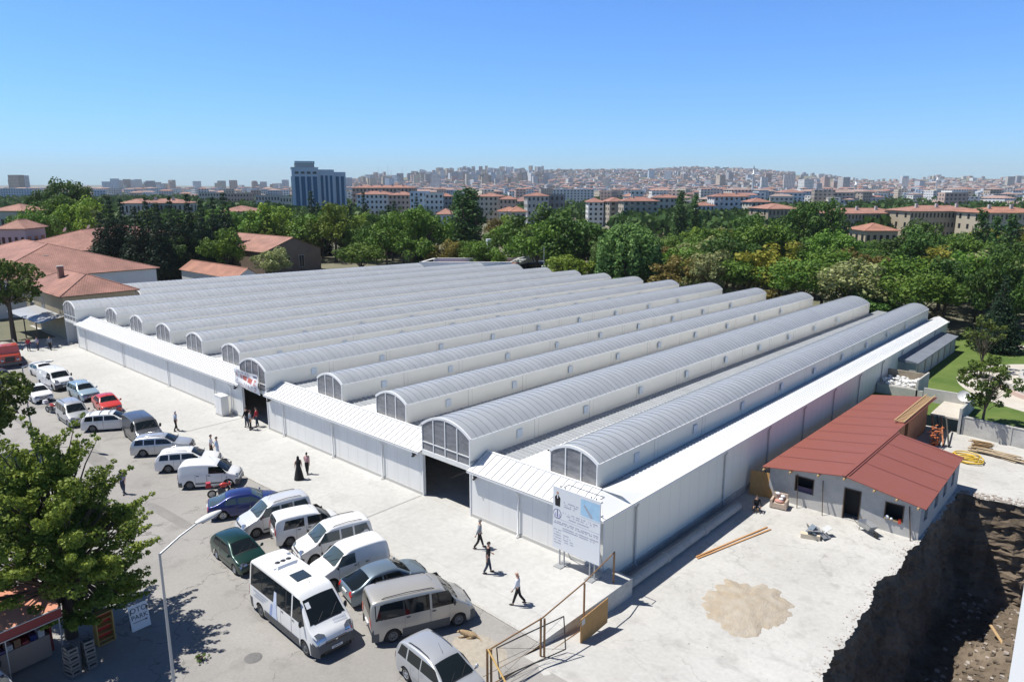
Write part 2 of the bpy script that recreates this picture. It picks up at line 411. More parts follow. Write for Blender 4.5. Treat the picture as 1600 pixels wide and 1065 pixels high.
pt.face([(10, -40, -8.6), (60, -40, -8.6), (60, 29, -8.6), (10, 29, -8.6)], dirt)
tag(pt.build('excavation_pit'), kind='structure')
lw = MB(); lw.face([(-.2, 42, .02), (30, 42, .02), (30, 96, .02), (-.2, 96, .02)], grassm)
tag(lw.build('lawn_ground'), kind='structure')
pa = MB()
AC = (17.6, 60.5)
def ring(r0, r1, z0, z1, a0, a1, mt, m=40):
    A = [a0+(a1-a0)*i/m for i in range(m+1)]
    P = lambda r, a, z: (AC[0]+r*cos(a), AC[1]+r*sin(a), z)
    for a, b in zip(A, A[1:]):
        pa.face([P(r0, a, z1), P(r1, a, z1), P(r1, b, z1), P(r0, b, z1)], mt)
        pa.face([P(r1, a, z0), P(r1, b, z0), P(r1, b, z1), P(r1, a, z1)], mt); pa.face([P(r0, b, z0), P(r0, a, z0), P(r0, a, z1), P(r0, b, z1)], mt)
ring(9.2, 13.0, 0, .04, R(120), R(280), pathm)
pa.face([(1.5, 81, .03), (20, 76.5, .03), (20, 79, .03), (1.5, 84, .03)], pathm)
pa.face([(3, 88, .03), (26, 83, .03), (26, 86, .03), (3, 91, .03)], pathm)
tag(pa.build('park_path'), kind='structure')
pa = MB()
darkstep = mat('dark_riser', (.12, .11, .105), .8)
for k in range(4):
    r = 9.2-k*1.9
    ring(r-1.9, r, 0, .9-.22*k, R(0), R(359.9), pathm, 60); ring(r-.02, r+.06, 0, .88-.22*k, R(0), R(359.9), grey_conc, 60)
    ring(r-1.9, r-1.55, .9-.22*k, 1.2-.22*k, R(60), R(300), grey_conc, 50)
am = pa.build('open_air_theatre'); tag(am, 'round concrete seating terraces at the right edge beside the lawn', 'terraces')
pa = MB(); ring(9.25, 9.5, 0, .45, R(150), R(250), mat('pink_plinth', (.5, .38, .33), .8)); pa.build('low_kerb_wall', am)

# ---------------------------------------------------------------- market hall
hall = empty('market_hall', 'long white market hall with thirteen parallel barrel vaulted roof lights', 'market hall')
BAR = [(-3.55, 1.72, 1.95, 72.2, 5.0), (-12.15, 2.27, -.02, 72.2, 5.0), (-20.15, 1.75, 1.95, 72.2, 5.0), (-27.9, 1.72, 1.95, 72.2, 5.0), (-36.3, 2.2, -.02, 72.2, 5.0), (-44.2, 1.75, 1.95, 72, 5.0),
       (-51.9, 1.8, 1.95, 72, 5.0), (-59.4, 1.8, 1.95, 72.2, 5.0), (-66.8, 1.8, 1.95, 72.2, 5.0), (-74.5, 1.8, 1.95, 72.2, 5.0), (-83.0, 2.2, -.02, 72.2, 5.0), (-91.3, 2., 10.5, 70, 4.9), (-99.6, 2.2, 11.5, 62, 4.8)]
GATES = [(-14.42, -9.88), (-38.5, -34.1), (-85.2, -80.8)]
YE = 75.7; WH = 3.08
def wallseg(x0, x1, name='front_wall'):
    m = MB(); m.box(x0, x1, 0, .15, .0, WH, white)
    m.box(x0, x1, -.03, -.002, .06, .26, mat('wall_base', (.50, .49, .46), .8))
    x = x1-.3
    while x > x0+.6:                                   # fine panel joints
        m.box(x-.012, x+.012, -.004, -.001, .26, WH-.02, mat('fine_joint', (.62, .62, .60), .7)); x -= 1.15
    return m.build(name, hall)
segs = [(-9.88, 0), (-34.1, -14.42), (-80.8, -38.5)]
for a, b in segs: wallseg(a, b)
for x0, x1 in GATES:                                   # gates: lintel, frame, open doorway
    m = MB(); m.box(x0, x1, -.06, .16, 3.0, 3.3, white); m.build('gate_lintel', hall)
    for x in (x0, x1-.09): mm = MB(); mm.box(x, x+.09, -.05, .17, .06, 3.0, trim); mm.build('gate_jamb', hall)
# side walls
m = MB(); m.box(-.15, 0, .15, YE, -1.2, WH, cream)
for k in range(64): m.box(0.001, .004, .9+k*1.18, .918+k*1.18, -.9, WH, mat('fine_joint', (.6, .6, .58), .7))
m.box(0, .07, .15, YE, -1.2, -.55, grey_conc); m.build('side_wall', hall)
m = MB(); m.box(-103, -.15, YE-.15, YE, 0, WH, cream); m.box(-85.3, -85.15, .15, 10.4, 0, 3.4, white); m.box(-103, -85.3, 10.4, 10.55, 0, 3.4, white); m.box(-103.1, -102.95, 10.4, YE, 0, 3.4, white)
m.build('rear_wall', hall)
m = MB(); m.face([(-103, .16, .03), (-.15, .16, .03), (-.15, YE, .03), (-103, YE, .03)], grey_conc); m.build('hall_floor', hall)
for k, (x, y) in enumerate([(x, y) for x in (-12.1, -36.2) for y in (5, 11, 17)]):
    m = MB(); m.box(x-.09, x+.09, y-.09, y+.09, .03, 3.5, trim); m.build('inner_column', hall)
# flat roofs between the vaults with cross ribs
RZ = 3.5
def flat(x0, x1, y0, y1):
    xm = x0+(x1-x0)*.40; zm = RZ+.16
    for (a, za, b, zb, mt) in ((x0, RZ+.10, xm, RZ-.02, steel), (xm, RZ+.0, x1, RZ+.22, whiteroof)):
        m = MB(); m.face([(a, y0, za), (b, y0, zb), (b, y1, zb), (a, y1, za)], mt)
        y = y0+.2
        while y < y1:
            m.mesh([(a, y, za), (b, y, zb), (b, y, zb+.04), (a, y, za+.04), (a, y+.07, za), (b, y+.07, zb), (b, y+.07, zb+.04), (a, y+.07, za+.04)],
                   [(0, 1, 2, 3), (3, 2, 6, 7), (5, 4, 7, 6)]+([(0, 3, 7, 4)] if mt is whiteroof else []), mt); y += .42
        m.build('flat_roof', hall)
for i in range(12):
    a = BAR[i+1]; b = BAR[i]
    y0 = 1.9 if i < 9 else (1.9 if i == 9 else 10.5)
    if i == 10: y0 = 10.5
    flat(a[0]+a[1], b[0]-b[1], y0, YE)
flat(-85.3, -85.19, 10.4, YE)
# front lean-to strips: eave, ridge, back slope; hipped beside the right side of each gate
def strip(x0, x1, hip, full=False):
    y0, yr, y2 = -.27, 1.42, 2.3; z0, zr, z2 = 3.16, 3.92, RZ-.02
    xr = x1-(1.45 if hip else 0)
    m = MB()
    if full: xr = x1-1.3
    m.face([(x0, y0, z0), (x1, y0, z0), (xr, yr, zr), (x0, yr, zr)], whiteroof)
    m.face([(x0, yr, zr), (xr, yr, zr), (x1-(2.0 if hip else 0)+(0 if hip else 0), y2, z2), (x0, y2, z2)], whiteroof)
    x = x0+.25
    ln = math.hypot(yr-y0, zr-z0)
    while x < xr-.05:
        m.mesh([(x, y0, z0+.002), (x+.05, y0, z0+.002), (x+.05, yr, zr+.002), (x, yr, zr+.002), (x, y0, z0+.05), (x+.05, y0, z0+.05), (x+.05, yr, zr+.05), (x, yr, zr+.05)],
               [(4, 5, 6, 7), (0, 1, 5, 4), (1, 2, 6, 5), (3, 0, 4, 7)], mat('rib_edge', (.60, .605, .61), .5)); x += .56
    while x < x1-.2:                                   # ribs cut by the hip
        k = max(0, (x1-x)/max(.01, x1-xr)); yy = y0+(yr-y0)*k; zz = z0+(zr-z0)*k
        m.mesh([(x, y0, z0+.002), (x+.05, y0, z0+.002), (x+.05, yy, zz+.002), (x, yy, zz+.002), (x, y0, z0+.05), (x+.05, y0, z0+.05), (x+.05, yy, zz+.05), (x, yy, zz+.05)],
               [(4, 5, 6, 7), (0, 1, 5, 4), (1, 2, 6, 5), (3, 0, 4, 7)], MATS['rib_edge']); x += .56
    if hip: 
        m.face([(x1, y0, z0), (x1, .15, RZ-.14), (x1-2.0, y2, RZ-.02), (xr, yr, zr)], whiteroof)
        m.face([(x1, y0, RZ-.4), (x1+.02, 2.3, RZ-.02), (x1-2.2, 2.3, RZ-.02)], whiteroof)
    m.box(x0, xr, yr-.07, yr+.07, zr, zr+.055, whiteroof)
    m.build('front_roof', hall)
    e = MB(); e.box(x0, x1, y0-.12, y0, z0-.13, z0+.015, trim); e.box(x0, x1, y0-.13, y0-.12, z0-.0, z0+.03, mat('gutter_lip', (.45, .44, .40), .5))
    e.box(x0, x1, y0, .02, z0-.05, z0-.02, trim); e.build('eave_gutter', hall)
XJ = [-9.88, -34.1]
strip(-34.1, -14.42, False); strip(-80.8, -38.5, False)
strip(-9.88, .1, False, full=True)
# side lean-to along the right wall
m = MB(); 
XR, ZR2 = -1.2, 3.72
m.face([(-1.83, 1.9, 3.55), (XR, 1.9, ZR2), (XR, YE, ZR2), (-1.83, YE, 3.55)], steel)  # inner valley in steel colour, painting the band shaded by the vault
m.face([(XR, 1.42, 3.90), (.12, -.27, 3.16), (.12, 4.2, 3.16), (XR, 4.2, ZR2)], whiteroof)
m.face([(XR, 4.2, ZR2), (.12, 4.2, 3.16), (.12, YE, 3.16), (XR, YE, ZR2)], whiteroof)
m.face([(-1.83, 1.9, 3.5), (XR, 1.42, 3.90), (XR, 4.2, ZR2)], whiteroof)
y = 4.4
while y < YE: m.mesh([(-1.83, y, 3.55), (XR, y, ZR2), (.12, y, 3.16), (.12, y+.06, 3.16), (XR, y+.06, ZR2), (-1.83, y+.06, 3.55),
                       (-1.83, y, 3.58), (XR, y, ZR2+.035), (.12, y, 3.20), (.12, y+.06, 3.20), (XR, y+.06, ZR2+.035), (-1.83, y+.06, 3.58)],
                      [(6, 7, 10, 11), (7, 8, 9, 10), (0, 1, 7, 6), (1, 2, 8, 7), (2, 3, 9, 8)], whiteroof); y += .42
m.build('side_roof', hall)
m = MB(); m.box(.12, .24, -.39, YE+.1, 3.03, 3.175, trim); m.box(.24, .25, -.39, YE+.1, 3.15, 3.19, MATS['gutter_lip']); m.box(0, .12, -.2, YE, 3.08, 3.12, trim); m.build('eave_gutter', hall)
# downspouts
def spout(x, y, zb=.15):
    m = MB()
    if y < .1: m.tube([(x, -.3, 3.05), (x, -.28, 2.85), (x, -.1, 2.6), (x, -.1, zb+.12), (x, -.28, zb)], .055, trim)
    else: m.tube([(.2, y, 3.05), (.2, y, 2.95), (.09, y, 2.72), (.09, y, zb+.12), (.28, y, zb)], .055, galv)
    m.build('downspout', hall)
for x in (-5.9, -18.6, -33.0-.1+1.9-3.2+2.2 if False else -15.4-.0, -24.6, -31.6, -40.4, -43.6, -53.8, -65.8, -78.0): 
    if x != -15.4: spout(x, -.1)
for y in (3.0, 13.7, 20.6, 27.4, 34.2, 41.0, 48, 55, 62, 69): spout(0, y, -.75)
for y in (3.0, 13.7, 27.4, 41.0, 55, 69): pass
# vaults
def vault_mesh(hw, y0, y1, ze, first):
    m = MB(); rise = hw*.35; nA = 14
    rr = (hw*hw+rise*rise)/(2*rise); a0 = math.asin(min(1, hw/rr))
    arc = lambda e, k: ((rr+e)*sin(-a0+2*a0*k/nA), ze-(rr-rise)+(rr+e)*cos(-a0+2*a0*k/nA))
    m.grid([[(arc(0, k)[0], y, arc(0, k)[1]) for k in range(nA+1)] for y in (y0, (y0+y1)/2, y1)], steel, smooth=True)
    y = y0+.02; k_ = 0
    while y < y1:
        for k in range(nA):
            a, b = arc(.0, k), arc(.0, k+1); A, B = arc(.035, k), arc(.035, k+1)
            m.mesh([(a[0], y, a[1]), (b[0], y, b[1]), (B[0], y, B[1]), (A[0], y, A[1]), (a[0], y+.035, a[1]), (b[0], y+.035, b[1]), (B[0], y+.035, B[1]), (A[0], y+.035, A[1])],
                   [(0, 1, 2, 3), (3, 2, 6, 7), (7, 6, 5, 4)], steelrib)
        y += .6
    for s_ in (-1, 1):                                  # sheet walls with joints, drip flashing
        xw = s_*hw*.985
        zb = 3.2
        f_ = [(xw, y0, zb), (xw, y1, zb), (xw, y1, ze+.01), (xw, y0, ze+.01)]
        m.face(f_ if s_ > 0 else f_[::-1], cream)
        m.box(min(xw, xw+s_*.05), max(xw, xw+s_*.05), y0-.05, y1+.05, ze-.05, ze+.02, trim)
        m.box(min(xw, xw+s_*.06), max(xw, xw+s_*.06), y0, y1, RZ, RZ+.1, galv)
        y = y0+5.9
        while y < y1:
            m.box(min(xw, xw+s_*.005), max(xw, xw+s_*.005), y-.012, y+.012, 3.5, ze-.05, seam)
            m.box(min(xw, xw+s_*.004), max(xw, xw+s_*.004), y+.4, y+.41, 3.5, ze-.05, seam); y += 6.0
    # rear end closed with panel
    pts = [arc(0, k) for k in range(nA+1)]
    m.face([(p[0], y1, p[1]) for p in pts]+[(hw, y1, zb), (-hw, y1, zb)], cream)
    # front arch rim
    for k in range(nA):
        a, b = arc(-.09, k), arc(-.09, k+1); A, B = arc(.07, k), arc(.07, k+1)
        m.mesh([(a[0], y0-.03, a[1]), (b[0], y0-.03, b[1]), (B[0], y0-.03, B[1]), (A[0], y0-.03, A[1]), (B[0], y0+.08, B[1]), (A[0], y0+.08, A[1]), (a[0], y0+.05, a[1]), (b[0], y0+.05, b[1])],
               [(0, 1, 2, 3), (3, 2, 4, 5), (6, 7, 1, 0)], trim)
    return m, arc, nA
def gable_mesh(hw, ze, zb, nmul, transom):
    rise = hw*.35; rr = (hw*hw+rise*rise)/(2*rise)
    top = lambda x: ze-(rr-rise)+math.sqrt(rr*rr-x*x)-.06
    g_ = MB(); n_ = 16; xs_ = [-hw*.97+2*hw*.97*i/n_ for i in range(n_+1)]
    g_.face([(x, 0, top(x)) for x in xs_][::-1]+[(-hw*.97, 0, zb), (hw*.97, 0, zb)], glazing)
    fr = MB()
    for i in range(nmul+1):
        x = -hw*.97+2*hw*.97*i/nmul; x0 = max(-hw, x-.035); x1 = min(hw, x+.035)
        fr.box(x0, x1, -.05, -.004, zb, top(min(max(x, -hw*.97), hw*.97))+.02, trim)
    if transom: fr.box(-hw*.97, hw*.97, -.045, -.006, zb+.55, zb+.61, trim)
    fr.box(-hw, hw, -.055, -.005, zb-.06, zb+.03, trim)
    return g_, fr
cache = {}
for i, (x, hw, y0, y1, ze) in enumerate(BAR):
    m, arc, nA = vault_mesh(hw, y0, y1, ze, i == 0)
    o = m.build('barrel_vault', hall, (x, 0, 0))
    gate = y0 < 0
    g_, fr = gable_mesh(hw, ze, 3.3 if gate else 3.45, 4 if gate else 3, gate)
    go = g_.build('gable_window', o, (0, y0+.02, 0)); fr.build('window_frame', o, (0, y0+.02, 0))
    if i in (2, 3, 5, 6, 7, 8, 9): fr2 = None
    if not gate:
        c_ = MB(); c_.tube([(-hw-.16, y0+.0, ze-.05), (-hw-.02, y0-.03, ze+.02)], .05, black); c_.build('cable_gland', o)
    if i < 10:
        y = y0+(3.9 if not gate else 4.4)
        vm = MB(); vm.box(hw*.985+.006, hw*.985+.03, -.26, .26, 4.05, 4.62, ventm)
        for k in range(5): vm.box(hw*.985+.03, hw*.985+.045, -.23, .23, 4.09+k*.105, 4.13+k*.105, trim)
        me = None
        nvent = 0
        while y < y1-1 and nvent < 9:
            if me is None: vo = vm.build('roof_vent', o, (0, y, 0)); me = vo.data
            else:
                vo = bpy.data.objects.new('roof_vent', me); col.objects.link(vo); vo.parent = o; vo.location = (0, y, 0)
            y += 7.0; nvent += 1
# cameras / lamps on the wall by the gates
for x in (-9.4, -15.1, -33.6, -39.3):
    m = MB(); m.box(x-.05, x+.05, -.12, -.002, 2.72, 2.84, black); m.tube([(x, -.1, 2.78), (x+.05, -.36, 2.72)], .055, black); m.ball((x+.1, -.3, 2.92), .08, black, 8, 5)
    m.tube([(x-.04, -.06, 2.66), (x-.12, -.2, 2.6)], .05, black)
    m.build('wall_camera', hall)
# far annex
m = MB(); m.box(0.01, 2.0, 54, 72.5, 0, 1.9, grey_conc); 
for k in range(6): m.box(2.0, 2.06, 54.5+k*3., 54.9+k*3., 0, 1.85, mat('stain_conc', (.36, .31, .27), .9, nz=.5, scale=2))
ax = m.build('annex_wall', hall)
m = MB(); m.mesh([(0.02, 53.8, 2.25), (2.2, 53.8, 1.95), (2.2, 72.8, 1.95), (0.02, 72.8, 2.25), (2.2, 53.8, 1.85), (2.2, 72.8, 1.85), (.02, 53.8, 1.85)], [(0, 1, 2, 3), (1, 4, 5, 2), (0, 6, 4, 1)], mat('annex_sheet_shaded', (.19, .21, .25), .7, nz=.4, scale=1))  # blue-grey sheet coloured darker to stand in for shadow on it
m.build('annex_roof', hall)
# the vaults draw together towards the rear
bpy.context.view_layer.update()
TAPER = .00192
def taper(o, ox=0., oy=0., seen=set()):
    ox += o.location.x; oy += o.location.y
    for c in o.children:
        if c.data is not None and c.data.name in seen or c.name.startswith('roof_vent'):
            x, y = ox, oy+c.location.y; c.location.x += -x*TAPER*(y+0)+(-1)*0 
            continue
        seen.add(c.data.name); bx, by = ox+c.location.x, oy+c.location.y
        for v in c.data.vertices:
            X_, Y_ = v.co.x+bx, v.co.y+by
            if Y_ > 0: v.co.x -= X_*TAPER*Y_
        taper(c, ox, oy)
taper(hall)
# small electrical cabinet, banner
cab = empty('electrical_cabinet', 'white metal service cabinet against the hall wall left of the banner gate', 'cabinet', (-40.9, -.75, .06))
m = MB(); m.box(-.62, .62, -.32, .32, .08, 1.75, white); m.box(-.66, .66, -.36, .36, 1.75, 1.83, trim); m.build('cabinet_body', cab)
m = MB(); m.box(-.57, -.02, -.345, -.325, .15, 1.68, trim); m.build('cabinet_door', cab); m = MB(); m.box(.02, .57, -.345, -.325, .15, 1.68, trim); m.build('cabinet_door', cab)
m = MB(); m.box(-.68, .68, -.37, .37, 0, .08, grey_conc); m.build('plinth', cab)
ban = empty('gate_banner', 'wrinkled white cloth banner with red lettering hung over the middle gate', 'banner', (-36.75, -.2, 3.2))
cloth = mat('banner_cloth', (.80, .79, .79), .8); redink = mat('red_ink', (.62, .16, .12), .8); blueink = mat('blue_ink', (.16, .17, .28), .8)
def bz(u_, v_): return -.06*sin(u_*7+v_*4)-.05*sin(v_*9+u_*3)-.12
def BP(u_, v_): return (-2.1+4.0*u_+.05*sin(v_*6), bz(u_, v_), -.30+2.0*(1-v_)*(1-.10*u_)+.18*sin(u_*PI)*-1*(1-v_)+.35*(1-u_)*v_)
m = MB(); m.grid([[BP(i/24., j/14.) for i in range(25)] for j in range(15)], cloth); m.build('banner_cloth', ban)
m = MB()
rb = random.Random(3)
for (v0, v1, inkm, dens) in ((.08, .2, blueink, .45), (.3, .56, redink, .82), (.66, .78, blueink, .35), (.84, .9, redink, .3)):
    u_ = .08
    while u_ < .93:
        wd = rb.uniform(.015, .035)
        if rb.random() < dens:
            q = [BP(a, b) for a, b in ((u_, v0), (u_+wd, v0), (u_+wd, v1), (u_, v1))]; m.face([(p[0], p[1]-.012, p[2]) for p in q][::-1], inkm)
            m.face([(p[0], p[1]-.013, p[2]) for p in [BP(a, b) for a, b in ((u_+wd*.35, v0+(v1-v0)*.3), (u_+wd*1.0, v0+(v1-v0)*.3), (u_+wd*1.0, v0+(v1-v0)*.5), (u_+wd*.35, v0+(v1-v0)*.5))]][::-1], cloth)
        u_ += wd+.012
m.build('banner_lettering', ban)
# ---------------------------------------------------------------- vehicles
glass = mat('vehicle_glass', (.010, .014, .016), .05, spec=.5)
glassL = mat('vehicle_glass_pale', (.06, .085, .09), .06, spec=.8)
rubber = mat('tyre_rubber', (.018, .018, .018), .8)
alloy = mat('alloy_rim', (.45, .46, .47), .35, metal=.7)
steelw = mat('steel_rim', (.16, .165, .17), .5, metal=.4)
trimgrey = mat('bumper_grey', (.085, .088, .092), .6)
chrome = mat('bright_metal', (.6, .6, .6), .2, metal=1)
lampglass = mat('headlamp_glass', (.42, .45, .47), .10, metal=.75)
redlamp = mat('tail_lamp_red', (.5, .02, .015), .2)
amber = mat('amber_lens', (.7, .25, .03), .3)
plate_w = mat('plate_white', (.75, .75, .75), .5)
under = mat('underbody_black', (.008, .008, .008), .9)
def paint(name, c, metal=0., rough=.3): return mat('paint_'+name, c, rough, metal=metal, coat=.6, nz=.25, scale=1.2, c2=tuple(v*.86 for v in c), wpos=False)
P_white = paint('white', (.76, .76, .75)); P_silver = paint('silver', (.50, .515, .53), .45, .33); P_beige = paint('champagne', (.46, .44, .40), .4, .35)
P_blue = paint('navy', (.022, .035, .16), .3); P_green = paint('dark_green', (.01, .045, .035), .3); P_red = paint('red', (.55, .045, .035))
P_lblue = paint('pale_blue', (.38, .50, .58), .35); P_grey = paint('graphite', (.10, .105, .115), .4); P_steel = paint('steel_blue', (.20, .26, .31), .45)
P_truck = paint('truck_red', (.55, .07, .03))

def chaikin(p, it=2):
    for _ in range(it):
        q = [p[0]]
        for a, b in zip(p, p[1:]):
            q.append((a[0]*.75+b[0]*.25, a[1]*.75+b[1]*.25)); q.append((a[0]*.25+b[0]*.75, a[1]*.25+b[1]*.75))
        q.append(p[-1]); p = q
    return p
# profile: (x, z) tail -> nose; belt = window line; wx = axle positions
T = {
 'hatch': dict(L=3.85, W=1.66, H=1.43, belt=.90, gx=(-1.05, 1.2), r=.29, tum=.26,
   prof=[(-1.90, .32), (-1.93, .62), (-1.86, .92), (-1.62, 1.22), (-1.35, 1.37), (-.6, 1.43), (.15, 1.40), (.50, 1.26), (1.05, .93), (1.35, .88), (1.78, .74), (1.90, .55), (1.92, .32)],
   ws=(.34, 1.02), rs=(-1.84, -1.40), win=[(-1.42, -.62), (-.55, .42)], roof=(-1.3, .2), apill=(.42, 1.0)),
 'sedan': dict(L=4.3, W=1.72, H=1.42, belt=.90, gx=(-1.28, 1.3), r=.30, tum=.28,
   prof=[(-2.12, .32), (-2.15, .62), (-2.12, .93), (-1.62, .99), (-.98, 1.32), (-.5, 1.41), (.2, 1.41), (.5, 1.33), (1.12, .95), (1.5, .90), (1.98, .76), (2.13, .55), (2.15, .32)],
   ws=(.46, 1.06), rs=(-1.62, -1.0), win=[(-1.15, -.45), (-.38, .55)], roof=(-.95, .4), apill=(.5, 1.05)),
 'wagon': dict(L=4.35, W=1.68, H=1.47, belt=.92, gx=(-1.27, 1.28), r=.30, tum=.24,
   prof=[(-2.13, .32), (-2.17, .62), (-2.12, .95), (-1.95, 1.25), (-1.75, 1.40), (-1.0, 1.46), (.0, 1.45), (.32, 1.37), (1.0, .97), (1.4, .91), (1.98, .78), (2.15, .56), (2.17, .32)],
   ws=(.30, .95), rs=(-2.10, -1.82), win=[(-1.86, -1.22), (-1.14, -.42), (-.34, .42)], roof=(-1.7, .1), apill=(.36, .95), rails=True),
 'mpv': dict(L=4.3, W=1.74, H=1.64, belt=1.0, gx=(-1.32, 1.37), r=.31, tum=.2,
   prof=[(-2.1, .34), (-2.15, .66), (-2.12, 1.0), (-1.98, 1.4), (-1.75, 1.56), (-1.0, 1.63), (.0, 1.61), (.42, 1.50), (1.25, 1.02), (1.55, .96), (1.98, .80), (2.13, .58), (2.15, .34)],
   ws=(.36, 1.2), rs=(-2.1, -1.86), win=[(-1.88, -1.3), (-1.2, -.35), (-.28, .55)], roof=(-1.7, .1), apill=(.5, 1.18), rails=True),
 'combi': dict(L=4.2, W=1.72, H=1.82, belt=1.08, gx=(-1.28, 1.30), r=.31, tum=.17,
   prof=[(-2.06, .36), (-2.1, .66), (-2.09, 1.2), (-2.03, 1.62), (-1.88, 1.76), (-1.2, 1.82), (.0, 1.81), (.42, 1.72), (1.15, 1.10), (1.45, 1.02), (1.92, .84), (2.07, .60), (2.1, .36)],
   ws=(.46, 1.1), rs=(-2.08, -2.0), win=[(-1.95, -1.05), (-.95, -.28), (-.18, .62)], roof=(-1.85, .2), apill=(.56, 1.1), rails=True),
 'panelvan': dict(L=4.1, W=1.72, H=1.80, belt=1.06, gx=(-1.25, 1.28), r=.31, tum=.16,
   prof=[(-2.0, .36), (-2.04, .66), (-2.04, 1.2), (-1.99, 1.6), (-1.8, 1.75), (-1.1, 1.80), (.0, 1.79), (.38, 1.69), (1.08, 1.12), (1.4, 1.04), (1.88, .85), (2.02, .6), (2.04, .36)],
   ws=(.44, 1.05), rs=None, win=[(-.12, .62)], roof=(-1.8, .1), apill=(.54, 1.05)),
 'fiorino': dict(L=3.95, W=1.70, H=1.72, belt=1.04, gx=(-1.22, 1.28), r=.30, tum=.16,
   prof=[(-1.94, .34), (-1.97, .62), (-1.96, 1.2), (-1.9, 1.55), (-1.7, 1.68), (-.9, 1.72), (.2, 1.68), (.55, 1.56), (1.25, 1.06), (1.5, .99), (1.85, .84), (1.96, .6), (1.98, .34)],
   ws=(.56, 1.22), rs=None, win=[(.0, .78)], roof=(-1.7, .2), apill=(.6, 1.2)),
 'fiorinocombi': dict(L=3.95, W=1.70, H=1.74, belt=1.04, gx=(-1.22, 1.28), r=.30, tum=.16,
   prof=[(-1.94, .34), (-1.97, .62), (-1.96, 1.2), (-1.9, 1.57), (-1.7, 1.70), (-.9, 1.74), (.2, 1.70), (.55, 1.57), (1.25, 1.06), (1.5, .99), (1.85, .84), (1.96, .6), (1.98, .34)],
   ws=(.56, 1.22), rs=(-1.95, -1.84), win=[(-1.55, -.35), (-.15, .78)], roof=(-1.7, .2), apill=(.6, 1.2)),
 'midvan': dict(L=4.8, W=1.9, H=1.92, belt=1.14, gx=(-1.5, 1.5), r=.33, tum=.13,
   prof=[(-2.36, .38), (-2.4, .7), (-2.4, 1.3), (-2.34, 1.72), (-2.15, 1.87), (-1.4, 1.92), (.4, 1.90), (.85, 1.78), (1.5, 1.2), (1.85, 1.08), (2.22, .88), (2.37, .62), (2.4, .38)],
   ws=(.9, 1.45), rs=(-2.38, -2.3), win=[(.18, 1.02)], roof=(-2.1, .4), apill=(1.0, 1.45)),
 'transit': dict(L=4.95, W=1.98, H=2.12, belt=1.22, gx=(-1.52, 1.60), r=.34, tum=.13,
   prof=[(-2.43, .42), (-2.47, .75), (-2.47, 1.4), (-2.42, 1.95), (-2.28, 2.07), (-1.5, 2.12), (.55, 2.10), (.98, 1.95), (1.65, 1.30), (1.95, 1.16), (2.3, .92), (2.45, .66), (2.47, .42)],
   ws=(1.02, 1.6), rs=(-2.46, -2.39), win=[(-2.25, -1.0), (-.92, .22), (.34, 1.14)], roof=(-2.2, .6), apill=(1.1, 1.6), rails=True, joined=True),
 'minibus': dict(L=6.2, W=2.05, H=2.62, belt=1.38, gx=(-1.95, 2.12), r=.36, tum=.14,
   prof=[(-3.02, .40), (-3.08, .75), (-3.08, 1.8), (-3.03, 2.4), (-2.9, 2.56), (-2.2, 2.62), (1.1, 2.60), (1.55, 2.45), (2.42, 1.50), (2.62, 1.32), (2.98, 1.10), (3.09, .78), (3.1, .42)],
   ws=(1.66, 2.44), rs=(-3.07, -2.98), win=[(-2.8, -1.75), (-1.7, -.62), (-.57, .48), (.58, .98), (1.12, 1.72)], roof=(-2.8, 1.0), apill=(1.7, 2.3), joined=True, bus=True),
}
